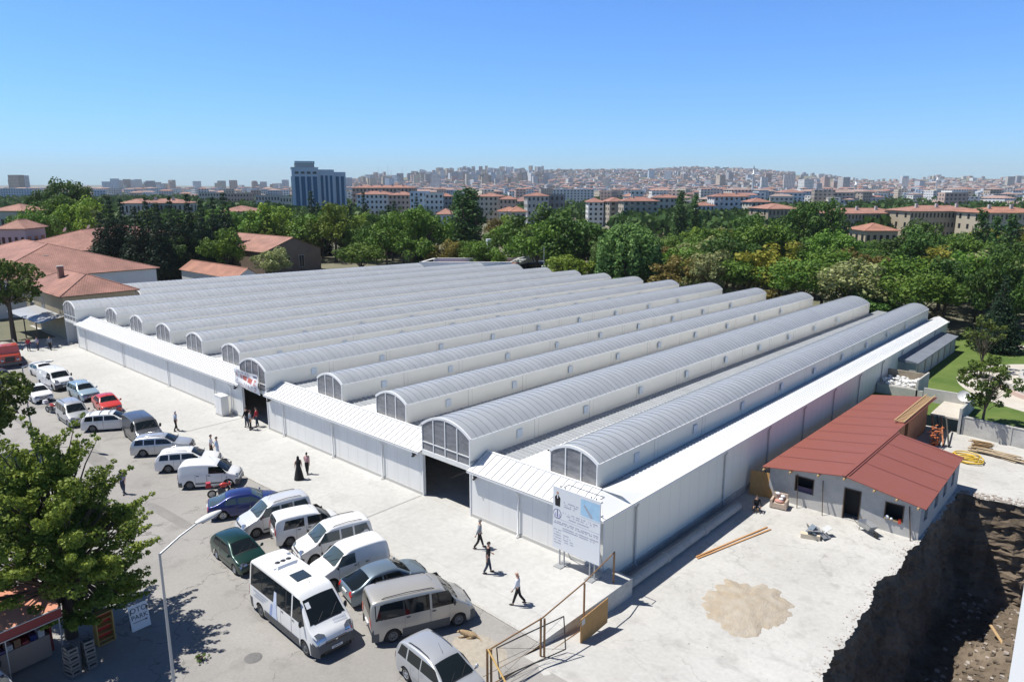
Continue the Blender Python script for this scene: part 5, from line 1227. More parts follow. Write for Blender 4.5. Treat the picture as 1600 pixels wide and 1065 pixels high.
def pile(name, label, cat, x, y, z, n, lx, mt, spread, rz, hh=.3, part='plank'):
    e_ = empty(name, label, cat, (x, y, z), R(rz))
    for k in range(n):
        m = MB(); M_ = Matrix.Translation((rb.uniform(-spread, spread), rb.uniform(-spread, spread)*.6, .04+hh*k/n)) @ Matrix.Rotation(rb.uniform(-.25, .25), 4, 'Z') @ Matrix.Rotation(rb.uniform(-.04, .04), 4, 'Y'); L2_ = lx*rb.uniform(.6, 1)/2
        m.box(-L2_, L2_, -.06, .06, -.02, .02, mt, M=M_); m.build(part, e_)
    return e_
pile('timber_pile', 'loose pile of sawn boards at the foot of the concrete wall', 'timber pile', 12.2, 37.2, -1, 24, 3.6, mat('pale_timber', (.50, .40, .27), .8, nz=.5, scale=5), .8, -8)
pile('timber_pile', 'square stack of short boards beside the yellow hose', 'timber pile', 10.7, 37.9, -1, 26, 1.6, wood, .18, 5, .8)
pile('brick_stack', 'tall stack of orange hollow bricks behind the house gable', 'brick stack', 7.6, 36.4, -1, 46, .5, mat('brick_orange', (.52, .16, .06), .9, nz=.4, scale=9), .5, 70, 1.7, 'brick')
m = MB(); rows_ = []
hs = empty('hose_coil', 'coils of thick yellow hose on the ground behind the house', 'hose', (10.3, 34.6, -1))
for k in range(7):
    r_ = .55+.09*(k % 4); cx_, cy_ = rb.uniform(-.25, .25), rb.uniform(-.35, .35); m = MB()
    m.tube([(cx_+r_*1.25*cos(2*PI*i/22), cy_+r_*sin(2*PI*i/22), .06+.055*k) for i in range(23)], .05, mat('hose_yellow', (.62, .42, .05), .5), 6); m.build('hose_loop', hs)
tm = empty('timber_props', 'leaning reddish timber props under the concrete enclosure', 'props', (6.9, 39.5, -1))
for k, (x, c_) in enumerate(((-.4, brick), (0, darkm), (.3, brick), (.7, darkm))): m = MB(); m.tube([(x+1.0, -2.6, .0), (x-.2, 1.6, 1.3)], .07, c_, 6); m.build('prop', tm)
# blue litter in the pit
m = MB(); M_ = Matrix.Rotation(.4, 4, 'Z'); m.box(-.5, .5, -.06, .06, 0, .08, mat('litter_blue', (.12, .2, .45), .6), M=M_); m.box(-.5, -.38, -.5, .5, .0, .07, MATS['litter_blue']); m.box(.3, .42, -.4, .4, 0, .07, MATS['litter_blue']); o = m.build('blue_crate', None, (13.6, 11.5, -7.6)); tag(o, 'broken blue plastic crate on the floor of the pit', 'crate')
m = MB(); m.box(-.08, .08, -1.1, 1.1, 0, .06, wood); o = m.build('timber_plank', None, (15.6, 18.9, -6.35), R(38)); o.rotation_euler.x = R(14); tag(o, 'pale plank lying on the soil inside the pit', 'plank')
# corner post of the viewer's own building
m = MB(); m.box(0, .12, -.2, .4, -8, 26, trim); m.box(.12, 2.5, 0, .4, -8, 26, cream); 
o = m.build('near_wall_corner', None, (*pol(1752, 7.2), 0), R(YAW)); tag(o, 'pale edge of a nearby wall at the lower right corner', 'wall')

# stones and clods crumbled along the lip and on the floor of the pit
rb = random.Random(31); m = MB(); stone = mat('loose_stone', (.38, .35, .31), .95, nz=.5, scale=3, c2=(.22, .13, .10)); clod = mat('soil_clod', (.12, .095, .07), .95)
def rock(x, y, z, s_, mt):
    n_ = 6; v = []
    for k in range(8): v.append((x+s_*(-1, 1, 1, -1, -1, 1, 1, -1)[k]*rb.uniform(.5, 1), y+s_*(-1, -1, 1, 1, -1, -1, 1, 1)[k]*rb.uniform(.5, 1), z+s_*(0, 0, 0, 0, 1, 1, 1, 1)[k]*rb.uniform(.6, 1)))
    m.mesh(v, [(3, 2, 1, 0), (0, 1, 5, 4), (1, 2, 6, 5), (2, 3, 7, 6), (3, 0, 4, 7), (4, 5, 6, 7)], mt)
for k in range(420):
    y = rb.uniform(-9, 27); x = edge(y)-abs(rb.gauss(0, .28))-.02; rock(x, y, yz(2, y)-.01, rb.uniform(.015, .05), stone)
for k in range(500):
    x = 11.3+rb.uniform(0, 9); rock(x, nedge(x)+abs(rb.gauss(0, .5)), -1.01, rb.uniform(.02, .1), stone)
for k in range(2600):
    x, y = rb.uniform(12.5, 24), rb.uniform(-5, 26.5); z = -8.1+.55*noise.noise((x*.22, y*.22, 4))+.3*noise.noise((x*.9, y*.9, 1)); z += 2.3*math.exp(-((x-17.2)**2/9+(y-19)**2/30))+1.2*math.exp(-((x-15.2)**2/2.0+(y-9.5)**2/14)); rock(x, y, z-.02, rb.uniform(.04, .17), clod if rb.random() < .75 else stone)
for k in range(160): rock(rb.uniform(1.7, 10.9), rb.uniform(-11, 26)*rb.random() if k % 3 else rb.uniform(14.5, 17), -1.0 if True else 0, rb.uniform(.008, .03), stone)
tag(m.build('loose_stones'), 'loose stones and soil clods along the lip and on the floor of the pit', 'rubble', kind='stuff')
# repaired patches of darker asphalt in the street
pm_ = ground_mat('asphalt_patch', (.22, .212, .2), (.27, .26, .245), (.17, .163, .155), .5, 9, bump=.4); m = MB()
for (x, y, w_, l_, r_) in ((-24, -12.6, 5.5, .7, 4), (-38, -12.2, 7, 1.2, -3), (-20, -17.2, 2.2, 1.4, 10), (-31, -15.4, 3, 1.8, 0), (-52, -13.5, 8, .6, 2), (-1.0, -15.6, 1.6, 2.4, 20)):
    M_ = Matrix.Translation((x, y, .009)) @ Matrix.Rotation(R(r_), 4, 'Z'); n_ = 28; m.face([M_ @ Vector((w_/2*cos(2*PI*k/n_)**1*abs(cos(2*PI*k/n_))**-.5*(1+.05*noise.noise((k*.9, x, 0))) if abs(cos(2*PI*k/n_)) > 1e-3 else 0, l_/2*sin(2*PI*k/n_)*abs(sin(2*PI*k/n_))**-.5*(1+.08*noise.noise((k*.7, y, 3))) if abs(sin(2*PI*k/n_)) > 1e-3 else 0, 0)) for k in range(n_)], pm_)
tag(m.build('street_patches'), kind='structure')
# ---------------------------------------------------------------- trees
def leafmat(name, c, c2):
    m = bpy.data.materials.new(name); m.use_nodes = True; n = m.node_tree.nodes; l = m.node_tree.links; b = n['Principled BSDF']
    b.inputs['Roughness'].default_value = .6; b.inputs['Specular IOR Level'].default_value = .25
    a = n.new('ShaderNodeAttribute'); a.attribute_name = 'col'; oi = n.new('ShaderNodeObjectInfo')
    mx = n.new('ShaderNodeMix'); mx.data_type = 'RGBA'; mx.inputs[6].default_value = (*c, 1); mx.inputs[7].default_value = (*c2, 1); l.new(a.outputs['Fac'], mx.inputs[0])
    hs = n.new('ShaderNodeHueSaturation'); mr = n.new('ShaderNodeMapRange'); mr.inputs[3].default_value = .85; mr.inputs[4].default_value = 1.3
    l.new(oi.outputs['Random'], mr.inputs[0]); l.new(mr.outputs[0], hs.inputs['Value'])
    m2 = n.new('ShaderNodeMapRange'); m2.inputs[3].default_value = .487; m2.inputs[4].default_value = .508; l.new(oi.outputs['Random'], m2.inputs[0]); l.new(m2.outputs[0], hs.inputs['Hue'])
    l.new(mx.outputs[2], hs.inputs['Color']); l.new(hs.outputs[0], b.inputs['Base Color'])
    tr_ = n.new('ShaderNodeBsdfTranslucent'); l.new(hs.outputs[0], tr_.inputs['Color']); ms = n.new('ShaderNodeMixShader'); ms.inputs[0].default_value = .24
    l.new(b.outputs[0], ms.inputs[1]); l.new(tr_.outputs[0], ms.inputs[2]); l.new(ms.outputs[0], n['Material Output'].inputs[0])
    MATS[name] = m; return m
bark = mat('bark', (.10, .075, .055), .9, nz=.5, scale=6, c2=(.055, .042, .032), stretch=(1, 1, .3), bump=.6, wpos=False)
KM = {'dark': leafmat('leaf_dark', (.030, .078, .014), (.088, .165, .030)), 'mid': leafmat('leaf_mid', (.048, .115, .014), (.145, .245, .034)), 'lime': leafmat('leaf_lime', (.080, .150, .014), (.22, .30, .036)),
      'yellow': leafmat('leaf_yellow', (.15, .17, .015), (.32, .30, .04)), 'rust': leafmat('leaf_rust', (.12, .095, .022), (.22, .18, .045)), 'pale': leafmat('leaf_pale', (.10, .14, .04), (.36, .38, .16)),
      'conifer': leafmat('leaf_conifer', (.012, .036, .018), (.036, .075, .034)), 'willow': leafmat('leaf_willow', (.055, .12, .032), (.14, .235, .06)), 'poplar': leafmat('leaf_poplar', (.028, .08, .02), (.075, .16, .036))}
def leaf_cloud(name, mt, clumps, nleaf, size, seed, out=.6, flat=1., elong=1.0):
    """clumps: (x,y,z,r,tone) ; each filled with leaf sized faces turned outwards"""
    r_ = random.Random(seed); V, F, Cc = [], [], []
    for (cx, cy, cz, cr, tone) in clumps:
        n_ = max(4, int(nleaf*cr*cr))
        for _ in range(n_):
            while True:
                p = Vector((r_.uniform(-1, 1), r_.uniform(-1, 1), r_.uniform(-1, 1)))
                if .01 < p.length < 1: break
            q = p.length; p = p*(q**-.45)  # push outwards
            pos = Vector((cx+p.x*cr, cy+p.y*cr, cz+p.z*cr*flat))
            nrm = (p.normalized()*out+Vector((r_.gauss(0, .5), r_.gauss(0, .5), r_.gauss(.25, .5)))*(1-out*.4)).normalized()
            a = nrm.cross(Vector((r_.random()-.5, r_.random()-.5, r_.random()-.5))).normalized(); b = nrm.cross(a); s_ = size*r_.uniform(.6, 1.3); k = len(V)
            e = elong
            V += [tuple(pos-a*s_*.5*e), tuple(pos-b*s_*.36+a*s_*.02), tuple(pos+a*s_*.5*e), tuple(pos+b*s_*.36+a*s_*.05)]
            F.append((k, k+1, k+2, k+3)); t = min(1, max(0, tone+r_.uniform(-.25, .25))); Cc.append(t)
    me = bpy.data.meshes.new(name); me.from_pydata(V, [], F); me.materials.append(mt)
    ca = me.color_attributes.new('col', 'FLOAT_COLOR', 'CORNER'); arr = []
    for t in Cc: arr += [t, t, t, 1.]*4
    ca.data.foreach_set('color', arr); return me
def crown_clumps(kind, h, w_, seed, n=34):
    r_ = random.Random(seed); out = []
    if kind == 'conifer':
        z = h*.10
        while z < h*.99:
            t = (z-h*.1)/(h*.9); rr = w_*.5*(1-t)**.85*(.8+.35*r_.random())+.15; m_ = max(3, int(7*(1-t))+2)
            for k in range(m_): a = 2*PI*(k+r_.random()*.6)/m_; out.append((rr*.6*cos(a), rr*.6*sin(a), z-rr*.15, max(.5, rr*.5), r_.random()*.8))
            z += h*.055
        return out
    if kind == 'poplar':
        for i in range(n): t = i/n; a = r_.uniform(0, 2*PI); rr = w_*.5*math.sin(PI*(.12+.86*t))**.7*.62; out.append((rr*cos(a)*r_.random(), rr*sin(a)*r_.random(), h*(.1+.88*t), w_*.24*(1.1-t*.6), r_.random()))
        return out
    if kind == 'willow':
        for i in range(n):
            a = r_.uniform(0, 2*PI); t = r_.random()**.5; rr = w_*.42*t; zt = h*(.92-.22*t*t)
            for j in range(4): out.append((rr*cos(a)*(1+.05*j), rr*sin(a)*(1+.05*j), zt-j*h*.12*(.4+t), w_*.085, .75-.15*j+r_.uniform(-.2, .2)))
        return out
    lob = r_.randint(4, 6); lobes = [(w_*.26*cos(2*PI*i/lob+r_.random()), w_*.26*sin(2*PI*i/lob+r_.random()), h*r_.uniform(.48, .74), w_*r_.uniform(.18, .27)) for i in range(lob)]+[(0, 0, h*.78, w_*.24)]
    for i in range(n):
        L_ = lobes[i % len(lobes)]
        while True:
            p = Vector((r_.gauss(0, 1), r_.gauss(0, 1), r_.gauss(.25, 1)))
            if p.length > .3: break
        p.normalize(); rr = L_[3]*r_.uniform(.55, 1.05)
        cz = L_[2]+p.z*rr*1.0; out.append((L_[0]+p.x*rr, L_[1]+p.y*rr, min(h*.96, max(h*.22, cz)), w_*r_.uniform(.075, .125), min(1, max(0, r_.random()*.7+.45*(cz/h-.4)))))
    return out
def limbs(name, h, w_, seed, parent=None, thick=.02, nl=6, fork=.3):
    r_ = random.Random(seed); m = MB(); R0 = max(.1, h*thick)
    m.tube([(0, 0, -.1), (.03*w_*(r_.random()-.5), 0, h*fork*.5), (0, 0, h*fork), (.02*h, .01*h, h*.62)], [R0*1.35, R0, R0*.85, R0*.3], bark, 8)
    for k in range(nl):
        a = 2*PI*k/nl+r_.random(); z = h*fork*r_.uniform(.8, 1.25); e = (w_*.3*cos(a), w_*.3*sin(a), h*r_.uniform(.55, .75)); mid = (e[0]*.45, e[1]*.45, z+(e[2]-z)*.6)
        m.tube([(0, 0, z), mid, e], [R0*.5, R0*.33, R0*.1], bark, 6)
        for q in range(2): b = a+r_.uniform(-.9, .9); m.tube([mid, (mid[0]+w_*.16*cos(b), mid[1]+w_*.16*sin(b), mid[2]+h*r_.uniform(.08, .2))], [R0*.22, R0*.07], bark, 5)
    return m
PROTO = {}
def proto(kind, var):
    key = (kind, var)
    if key in PROTO: return PROTO[key]
    hh, ww = {'conifer': (14, 6.5), 'poplar': (15, 4.5), 'willow': (11, 10)}.get(kind, (11, 10.5)); cs = crown_clumps(kind if kind in ('conifer', 'poplar', 'willow') else 'round', hh, ww, hash(kind) % 1 + var*17+len(kind), 60)
    nl = {'conifer': 75, 'poplar': 60, 'willow': 110}.get(kind, 62)
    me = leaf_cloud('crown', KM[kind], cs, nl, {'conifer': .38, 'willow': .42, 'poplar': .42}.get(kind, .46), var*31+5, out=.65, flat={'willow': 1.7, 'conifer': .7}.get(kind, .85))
    if kind == 'conifer': m = MB(); m.tube([(0, 0, -.1), (0, 0, hh*.95)], [.24, .03], bark, 7)
    else: m = limbs('trunk', hh, ww, var+3)
    to = m.build('trunk', None, link=False); PROTO[key] = (me, to.data, hh, ww); return PROTO[key]
LAB = {'dark': ('broadleaf_tree', 'dark green broadleaf tree in the park belt around the hall', 'dark broadleaf trees of the park'), 'mid': ('broadleaf_tree', 'mid green broadleaf tree in the park belt around the hall', 'mid green trees of the park'),
       'lime': ('broadleaf_tree', 'bright yellow green tree in the park belt around the hall', 'bright green trees of the park'), 'yellow': ('broadleaf_tree', 'yellowing tree in the park belt right of the hall', 'yellowing trees of the park'),
       'rust': ('broadleaf_tree', 'rust brown tree among the green trees of the park', 'rust brown trees of the park'), 'pale': ('acacia_tree', 'tree with pale cream green tufts in the park belt', 'pale tufted trees of the park'),
       'conifer': ('conifer_tree', 'dark blue green conifer with a pointed top standing in the tree belt', 'pointed conifers of the tree belt'), 'willow': ('willow_tree', 'rounded weeping willow with drooping foliage in the park', 'willows of the park'), 'poplar': ('poplar_tree', 'slender upright poplar in the park', 'poplars of the park')}
NT_ = [0]
PL = [(130, 'above the tiled houses'), (260, 'left of the brown shed'), (400, 'above the brown shed'), (470, 'left of the office tower'), (560, 'below the office tower'), (680, 'left of the poplar clump'), (780, 'around the poplar clump'),
      (900, 'left of the big willow'), (1010, 'around the big willow'), (1120, 'right of the big willow'), (1220, 'below the white gabled block'), (1320, 'left of the school'), (1430, 'below the orange pavilion roof'), (1530, 'below the school'), (9999, 'at the right edge')]
def place(f_, r_):
    px = 800+1150*r_/f_
    for a, t in PL:
        if px < a: return t
COLW = {'dark': ('broadleaf_tree', 'dark green'), 'mid': ('broadleaf_tree', 'mid green'), 'lime': ('broadleaf_tree', 'bright green'), 'yellow': ('broadleaf_tree', 'yellowing'), 'rust': ('broadleaf_tree', 'rust brown'), 'pale': ('acacia_tree', 'pale tufted'), 'conifer': ('conifer_tree', 'pointed conifer'), 'willow': ('willow_tree', 'drooping willow'), 'poplar': ('poplar_tree', 'slender poplar')}
def tree(kind, x, y, h, wd, label=None, grp=True, z=0):
    me, tm, hh, ww = proto(kind, NT_[0] % 3); NT_[0] += 1; nm, lb, g_ = LAB[kind]
    f_, r_ = camxy(x, y); row = 'front row' if f_ < 130 else ('middle row' if f_ < 175 else ('back row' if f_ < 225 else 'farthest row'))
    sz = 'low' if h < 7 else ('tall' if h > 12 else ('broad' if wd > 11 else 'mid sized')); lb = '%s %s tree, %s %s' % (sz, COLW[kind][1], row, place(f_, r_))
    e = empty(nm, label or lb, 'tree', (x, y, z), rnd.uniform(0, 6.28), g_ if not label else None); e.scale = (wd/ww, wd/ww, h/hh)
    for n_, d in (('crown', me), ('trunk', tm)): o = bpy.data.objects.new(n_, d); col.objects.link(o); o.parent = e
    return e
TOP = [(0, 332), (40, 312), (60, 296), (130, 296), (150, 316), (200, 322), (240, 318), (300, 318), (360, 318), (380, 330), (420, 320), (460, 325), (500, 322), (560, 325), (640, 322), (690, 345), (728, 340), (760, 335), (800, 330), (850, 320), (900, 328),
       (940, 345), (970, 362), (1030, 372), (1060, 356), (1100, 345), (1150, 348), (1190, 345), (1220, 350), (1300, 352), (1340, 372), (1400, 382), (1440, 366), (1480, 352), (1530, 345), (1600, 345), (1700, 345)]
def topy(px):
    for (a, ya), (b, yb) in zip(TOP, TOP[1:]):
        if a <= px <= b: return ya+(yb-ya)*(px-a)/(b-a)
    return 340
def hfor(px, d, ytop): return 20-(ytop-290.5)/1150*d*math.hypot(1, 0)
used = []
def okpos(x, y, s):
    if -107 < x < 4.5 and -4 < y < 80: return False
    if 4.5 <= x < 40 and y < 96 : return False
    if -215 < x < -85 and -20 < y < 76 : return False
    f_, r_ = camxy(x, y); px = 800+1150*r_/f_
    if px < 270 and f_ < 175: return False
    if 345 < px < 525 and f_ < 193: return False
    if 265 < px < 390 and f_ < 162: return False
    if -150 < x < -118 and 48 < y < 84: return False
    if -130 < x < -78 and 84 < y < 118 : return False
    return all((x-a)**2+(y-b)**2 > s*s for a, b in used)
# trees placed one by one: column, distance, top row, width, kind
for px, d, yt, wd, kd in [(985, 110, 350, 13, 'willow'), (958, 130, 368, 9, 'willow'), (905, 150, 330, 17, 'dark'), (855, 160, 316, 18, 'dark'), (800, 165, 345, 12, 'mid'), (750, 160, 372, 12, 'mid'), (700, 158, 372, 9, 'rust'), (660, 150, 318, 13, 'mid'), (600, 160, 326, 12, 'mid'), (560, 142, 378, 14, 'mid'),
                          (520, 165, 317, 12, 'lime'), (470, 170, 330, 12, 'mid'), (420, 160, 315, 12, 'lime'), (395, 172, 325, 11, 'mid'), (728, 200, 289, 12, 'poplar'), (715, 202, 294, 8, 'poplar'), (742, 199, 292, 8, 'poplar'), (660, 175, 335, 9, 'conifer'), (1385, 195, 374, 12, 'mid'), (1365, 190, 378, 11, 'dark'), (335, 150, 352, 10, 'mid'), (345, 142, 365, 8, 'lime'),
                          (97, 190, 281, 14, 'dark'), (70, 196, 284, 11, 'dark'), (125, 192, 285, 10, 'dark'), (85, 160, 300, 12, 'mid'), (118, 155, 306, 12, 'lime'), (50, 140, 328, 9, 'mid'), (85, 170, 320, 10, 'mid'),
                          (165, 165, 304, 8, 'conifer'), (185, 170, 308, 7, 'conifer'), (225, 172, 306, 7, 'conifer'), (240, 160, 316, 8, 'conifer'), (262, 172, 305, 7, 'conifer'), (290, 176, 301, 7, 'conifer'), (310, 168, 311, 7, 'conifer'), (330, 176, 306, 7, 'conifer'), (347, 180, 299, 8, 'conifer'), (205, 160, 322, 9, 'conifer'), (275, 155, 325, 9, 'conifer'), (150, 160, 330, 8, 'conifer'),
                          (485, 230, 297, 8, 'conifer'), (495, 215, 315, 8, 'conifer'), (567, 240, 298, 6, 'conifer'), (650, 250, 305, 6, 'conifer'), (615, 235, 312, 7, 'conifer'), (605, 225, 318, 8, 'conifer'), (545, 215, 318, 8, 'conifer'),
                          (1065, 230, 294, 8, 'poplar'), (1088, 235, 300, 6, 'poplar'), (1060, 140, 382, 14, 'mid'), (1070, 125, 398, 12, 'rust'), (1120, 120, 392, 11, 'pale'), (1145, 135, 365, 13, 'dark'), (1200, 150, 345, 14, 'mid'), (1175, 160, 335, 13, 'dark'), (1250, 175, 312, 12, 'dark'), (1290, 175, 308, 14, 'dark'),
                          (1230, 118, 378, 13, 'yellow'), (1270, 105, 398, 13, 'mid'), (1340, 100, 402, 14, 'pale'), (1400, 112, 410, 14, 'mid'), (1350, 130, 385, 13, 'rust'), (1310, 140, 358, 12, 'mid'), (1440, 150, 345, 14, 'dark'), (1460, 130, 352, 11, 'dark'), (1540, 150, 322, 6, 'poplar'), (1565, 155, 334, 6, 'poplar'), (1592, 150, 330, 7, 'poplar'), (1515, 135, 365, 11, 'mid'),
                          (1490, 118, 386, 13, 'yellow'), (1560, 112, 390, 12, 'pale'), (1440, 108, 400, 12, 'mid'), (1500, 104, 404, 12, 'dark'), (1585, 125, 372, 12, 'dark'), (1300, 118, 385, 11, 'mid'), (1175, 118, 402, 11, 'mid'), (1030, 150, 372, 12, 'rust'), (1045, 170, 368, 10, 'mid'), (1215, 96, 452, 6, 'rust')]:
    if px < 150 and d < 200: d *= 1.3; wd *= 1.2
    if 350 < px < 530 and d < 196: wd *= 198/d; d = 198
    if 265 < px <= 350 and d < 165: d = 166
    x, y = pol(px, d)
    while -112 < x < 5 and y < 82 and d < 250: d += 3; x, y = pol(px, d)
    h = max(3.5, hfor(px, d, yt))
    tree(kd, x, y, h, wd); used.append((x, y))
# the rest of the park fills in behind and between
tries = 0; n_tr = 0
while tries < 16000 and n_tr < 262:
    tries += 1; d = rnd.uniform(96, 300); px = rnd.uniform(-40, 1680); x, y = pol(px, d)
    if d > 235 and not (px > 900 or px < 420): continue
    if d > 205 and 1290 < px: continue
    if not okpos(x, y, 6.4 if d < 200 else 8.0): continue
    yt = topy(px)+rnd.uniform(4, 34)+max(0, (170-d))*.35; h = hfor(px, d, yt)
    if d < 150: h = min(h, rnd.uniform(7, 11))
    if h < 4.2: continue
    h = min(h, 15)
    kd = rnd.choices(['dark', 'mid', 'lime', 'yellow', 'rust', 'pale', 'conifer', 'poplar'], [26, 40, 12, 5 if px > 900 else 1, 4 if px > 700 else 0, 6 if px > 1000 else 2, 18 if px < 420 else 3, 4 if px > 900 else 0])[0]
    tree(kd, x, y, h, rnd.uniform(9.5, 13.5) if kd not in ('conifer', 'poplar') else rnd.uniform(4.5, 6.5)); used.append((x, y)); n_tr += 1
for k, px in enumerate(range(345, 700, 22)):
    x, y = pol(px, 205+(k*13 % 22)); tree(('mid', 'dark', 'lime', 'mid')[k % 4], x, y, hfor(px, 210, topy(px)+4+(k*7 % 16)), 12)
tree('pale', *pol(415, 152), 7.5, 8.5, 'pale tufted tree standing in front of the brown shed'); tree('dark', *pol(272, 166), 9.5, 9, 'dark tree just right of the white house with the red and grey roof')
# undergrowth that closes the ground between the trunks
for k, (x, y, h, wd, kd, lb) in enumerate([
                      (3.5, 84, 12, 8, 'dark', 'tall dark tree at the far corner of the lawn'), (9, 80, 11, 8, 'dark', 'dark tree beside the light park path'), (12, 74, 9, 6, 'mid', 'mid green tree between the path and the round terraces'), (5.5, 76, 9.5, 5, 'conifer', 'narrow dark conifer at the end of the lawn')]):
    tree(kd, x, y, h, wd, lb)
# ---- tree in front of the tan house, left; street trees close by
def near_tree(name, label, x, y, h, wd, kind, seed, nleaf=150, size=.26, ncl=90, z=0, hi=.95, lo=.22, thick=.022, fork=.3, spiky=0):
    e = empty(name, label, 'tree', (x, y, z)); r_ = random.Random(seed); cs = []
    for i in range(ncl):
        while True:
            p = Vector((r_.uniform(-1, 1), r_.uniform(-1, 1), r_.uniform(-1, 1)))
            if (.2 if spiky else .45) < p.length < 1: break
        t = (p.z+1)/2; env = (math.sin(PI*min(1, .18+t*.80)))**.55*((1.08-.38*t) if spiky else 1); rr = wd*.5*env
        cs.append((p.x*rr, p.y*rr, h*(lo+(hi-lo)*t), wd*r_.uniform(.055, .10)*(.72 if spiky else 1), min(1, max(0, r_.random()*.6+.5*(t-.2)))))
        if spiky and p.length > .8 and r_.random() < .62:   # outward sprays break the outline
            a_ = math.atan2(p.y, p.x)
            for q in range(1, 5): cs.append((p.x*rr+cos(a_)*.33*q*abs(p.x+.01)**.3, p.y*rr+sin(a_)*.33*q, h*(lo+(hi-lo)*t)+.30*q*max(.1, t), .34-.05*q, .75))
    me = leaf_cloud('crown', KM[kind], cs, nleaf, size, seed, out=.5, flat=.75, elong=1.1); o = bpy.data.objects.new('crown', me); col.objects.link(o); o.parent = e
    m = limbs('trunk', h, wd, seed, thick=thick, nl=8, fork=fork)
    for (cx, cy, cz, cr, tt) in cs[::2]:                # twigs reach the leaf clumps
        m.tube([(cx*.25, cy*.25, max(h*fork, cz*.62)), (cx*.7, cy*.7, cz*.88), (cx, cy, cz)], [.05*wd/8, .03*wd/8, .01], bark, 4)
    m.build('trunk', e); return e
KM['plane'] = leafmat('leaf_street', (.048, .085, .012), (.205, .245, .036)); KM['shade'] = leafmat('leaf_shade', (.045, .08, .014), (.13, .18, .032))
near_tree('maple_tree', 'big leafy yellow green tree in the left foreground beside the street lamp', -14.6, -20.8, 9.6, 7.8, 'plane', 21, nleaf=1350, size=.135, ncl=225, lo=.07, hi=.97, spiky=1)
near_tree('street_tree', 'dark tree at the left edge in front of the parked white saloon', -42.5, -18.2, 8.0, 7.6, 'shade', 8, nleaf=260, size=.30, ncl=90, lo=.25)
near_tree('street_tree', 'loose open tree in front of the tan house at the left edge', -91.0, -4.6, 12.0, 9.5, 'shade', 33, nleaf=100, size=.42, ncl=75, lo=.42, fork=.45)
near_tree('street_tree', 'low tree beside the red dump truck at the left edge', -92.0, -12.5, 7.5, 8, 'shade', 35, nleaf=100, size=.42, ncl=60, lo=.3)
near_tree('shrub', 'rounded dark shrub behind the big foreground tree', -33.5, -18.6, 2.6, 3.4, 'dark', 3, nleaf=420, size=.2, ncl=40, lo=.1, thick=.02)
near_tree('shrub', 'light green shrub at the left edge behind the rounded dark one', -36.5, -20.2, 3.2, 4.2, 'plane', 4, nleaf=360, size=.24, ncl=44, lo=.1, thick=.02)
near_tree('shrub', 'low green bush at the foot of the dark street tree', -30.0, -20.8, 2.6, 4.0, 'plane', 6, nleaf=360, size=.24, ncl=44, lo=.1, thick=.02)
near_tree('shrub', 'small weed tuft growing from the street beside the lamp post', -8.6, -17.6, .35, .7, 'mid', 5, nleaf=2500, size=.09, ncl=12, lo=.05, thick=.01)
# hedge line at the far edge of the hall roof
for k, px in enumerate(range(540, 1480, 40)):
    x, y = pol(px, 128-30*(px-560)/920.)
    if okpos(x, y, 3.5): tree('dark', x, y, 5.5, 8.5); used.append((x, y))

near_tree('lawn_tree', 'small dark tree standing alone on the lawn just behind the concrete wall', 10.0, 41.9, 6.7, 4.6, 'shade', 51, nleaf=420, size=.22, ncl=70, lo=.24, thick=.016, fork=.22)
near_tree('lawn_tree', 'thin yellowing tree on the lawn beyond the hall annex', 6.6, 60.0, 7.6, 4.0, 'shade', 52, nleaf=260, size=.26, ncl=46, lo=.3, thick=.016, fork=.25)
# ---------------------------------------------------------------- street furniture
def lamp_post(label, x, y, h, ax, ay, hx):
    e = empty('street_lamp', label, 'street lamp', (x, y, 0)); m = MB(); m.tube([(0, 0, 0), (0, 0, 1.2), (0, 0, 1.3), (0, 0, h)], [.085, .08, .062, .042], galv, 10); m.box(-.16, .16, -.16, .16, 0, .04, galv); m.build('pole', e)
    m = MB(); m.tube([(0, 0, h-.05), (ax*.5, ay*.5, h+hx*.55), (ax, ay, h+hx)], [.04, .035, .03], galv, 8); m.build('arm', e)
    L_ = math.hypot(ax, ay); ux, uy = ax/L_, ay/L_; m = MB(); M_ = Matrix.Translation((ax+ux*.38, ay+uy*.38, h+hx+.06)) @ Matrix.Rotation(math.atan2(uy, ux), 4, 'Z') @ Matrix.Rotation(-.12, 4, 'Y')
    rows_ = []
    for i in range(11):
        t = i/10; r_ = .17*(sin(PI*(.08+.86*t)))**.7; rows_.append([M_ @ Vector((-.5+1.0*t, r_*cos(2*PI*j/10), .55*r_*sin(2*PI*j/10))) for j in range(10)])
    m.grid(rows_, mat('lamp_shell', (.62, .61, .58), .5), True, close=True); m.build('lamp_head', e); m = MB(); m.box(-.3, .3, -.1, .1, -.09, -.07, lampglass, M=M_); m.build('lens', e)
lamp_post('galvanised street lamp rising in front of the street beside the big tree', -3.95, -20.45, 7.9, -.15, 1.45, .55)
lamp_post('galvanised street lamp at the left edge near the dark street tree', -44.6, -14.5, 6.4, 2.9, .9, .75)
sg = empty('parking_sign', 'white hand painted board reading OTO PARK standing on the pavement', 'sign', (-12.75, -18.45, 0), R(92))
m = MB(); m.box(-.42, .42, -.02, .02, .1, 1.28, bmat); o = m.build('board_panel', sg); o.rotation_euler.x = R(-12)
inkb = mat('black_marker', (.03, .03, .04), .7)
def T_(x, z): return Matrix.Rotation(R(-12), 4, 'X') @ Matrix.Translation((x, -.026, z)) @ Matrix.Rotation(PI/2, 4, 'X')
text_mesh('OTO', .34, inkb, 'lettering', sg, T_(0, .92), .002, 'CENTER'); text_mesh('PARK', .30, inkb, 'lettering', sg, T_(0, .60), .002, 'CENTER')
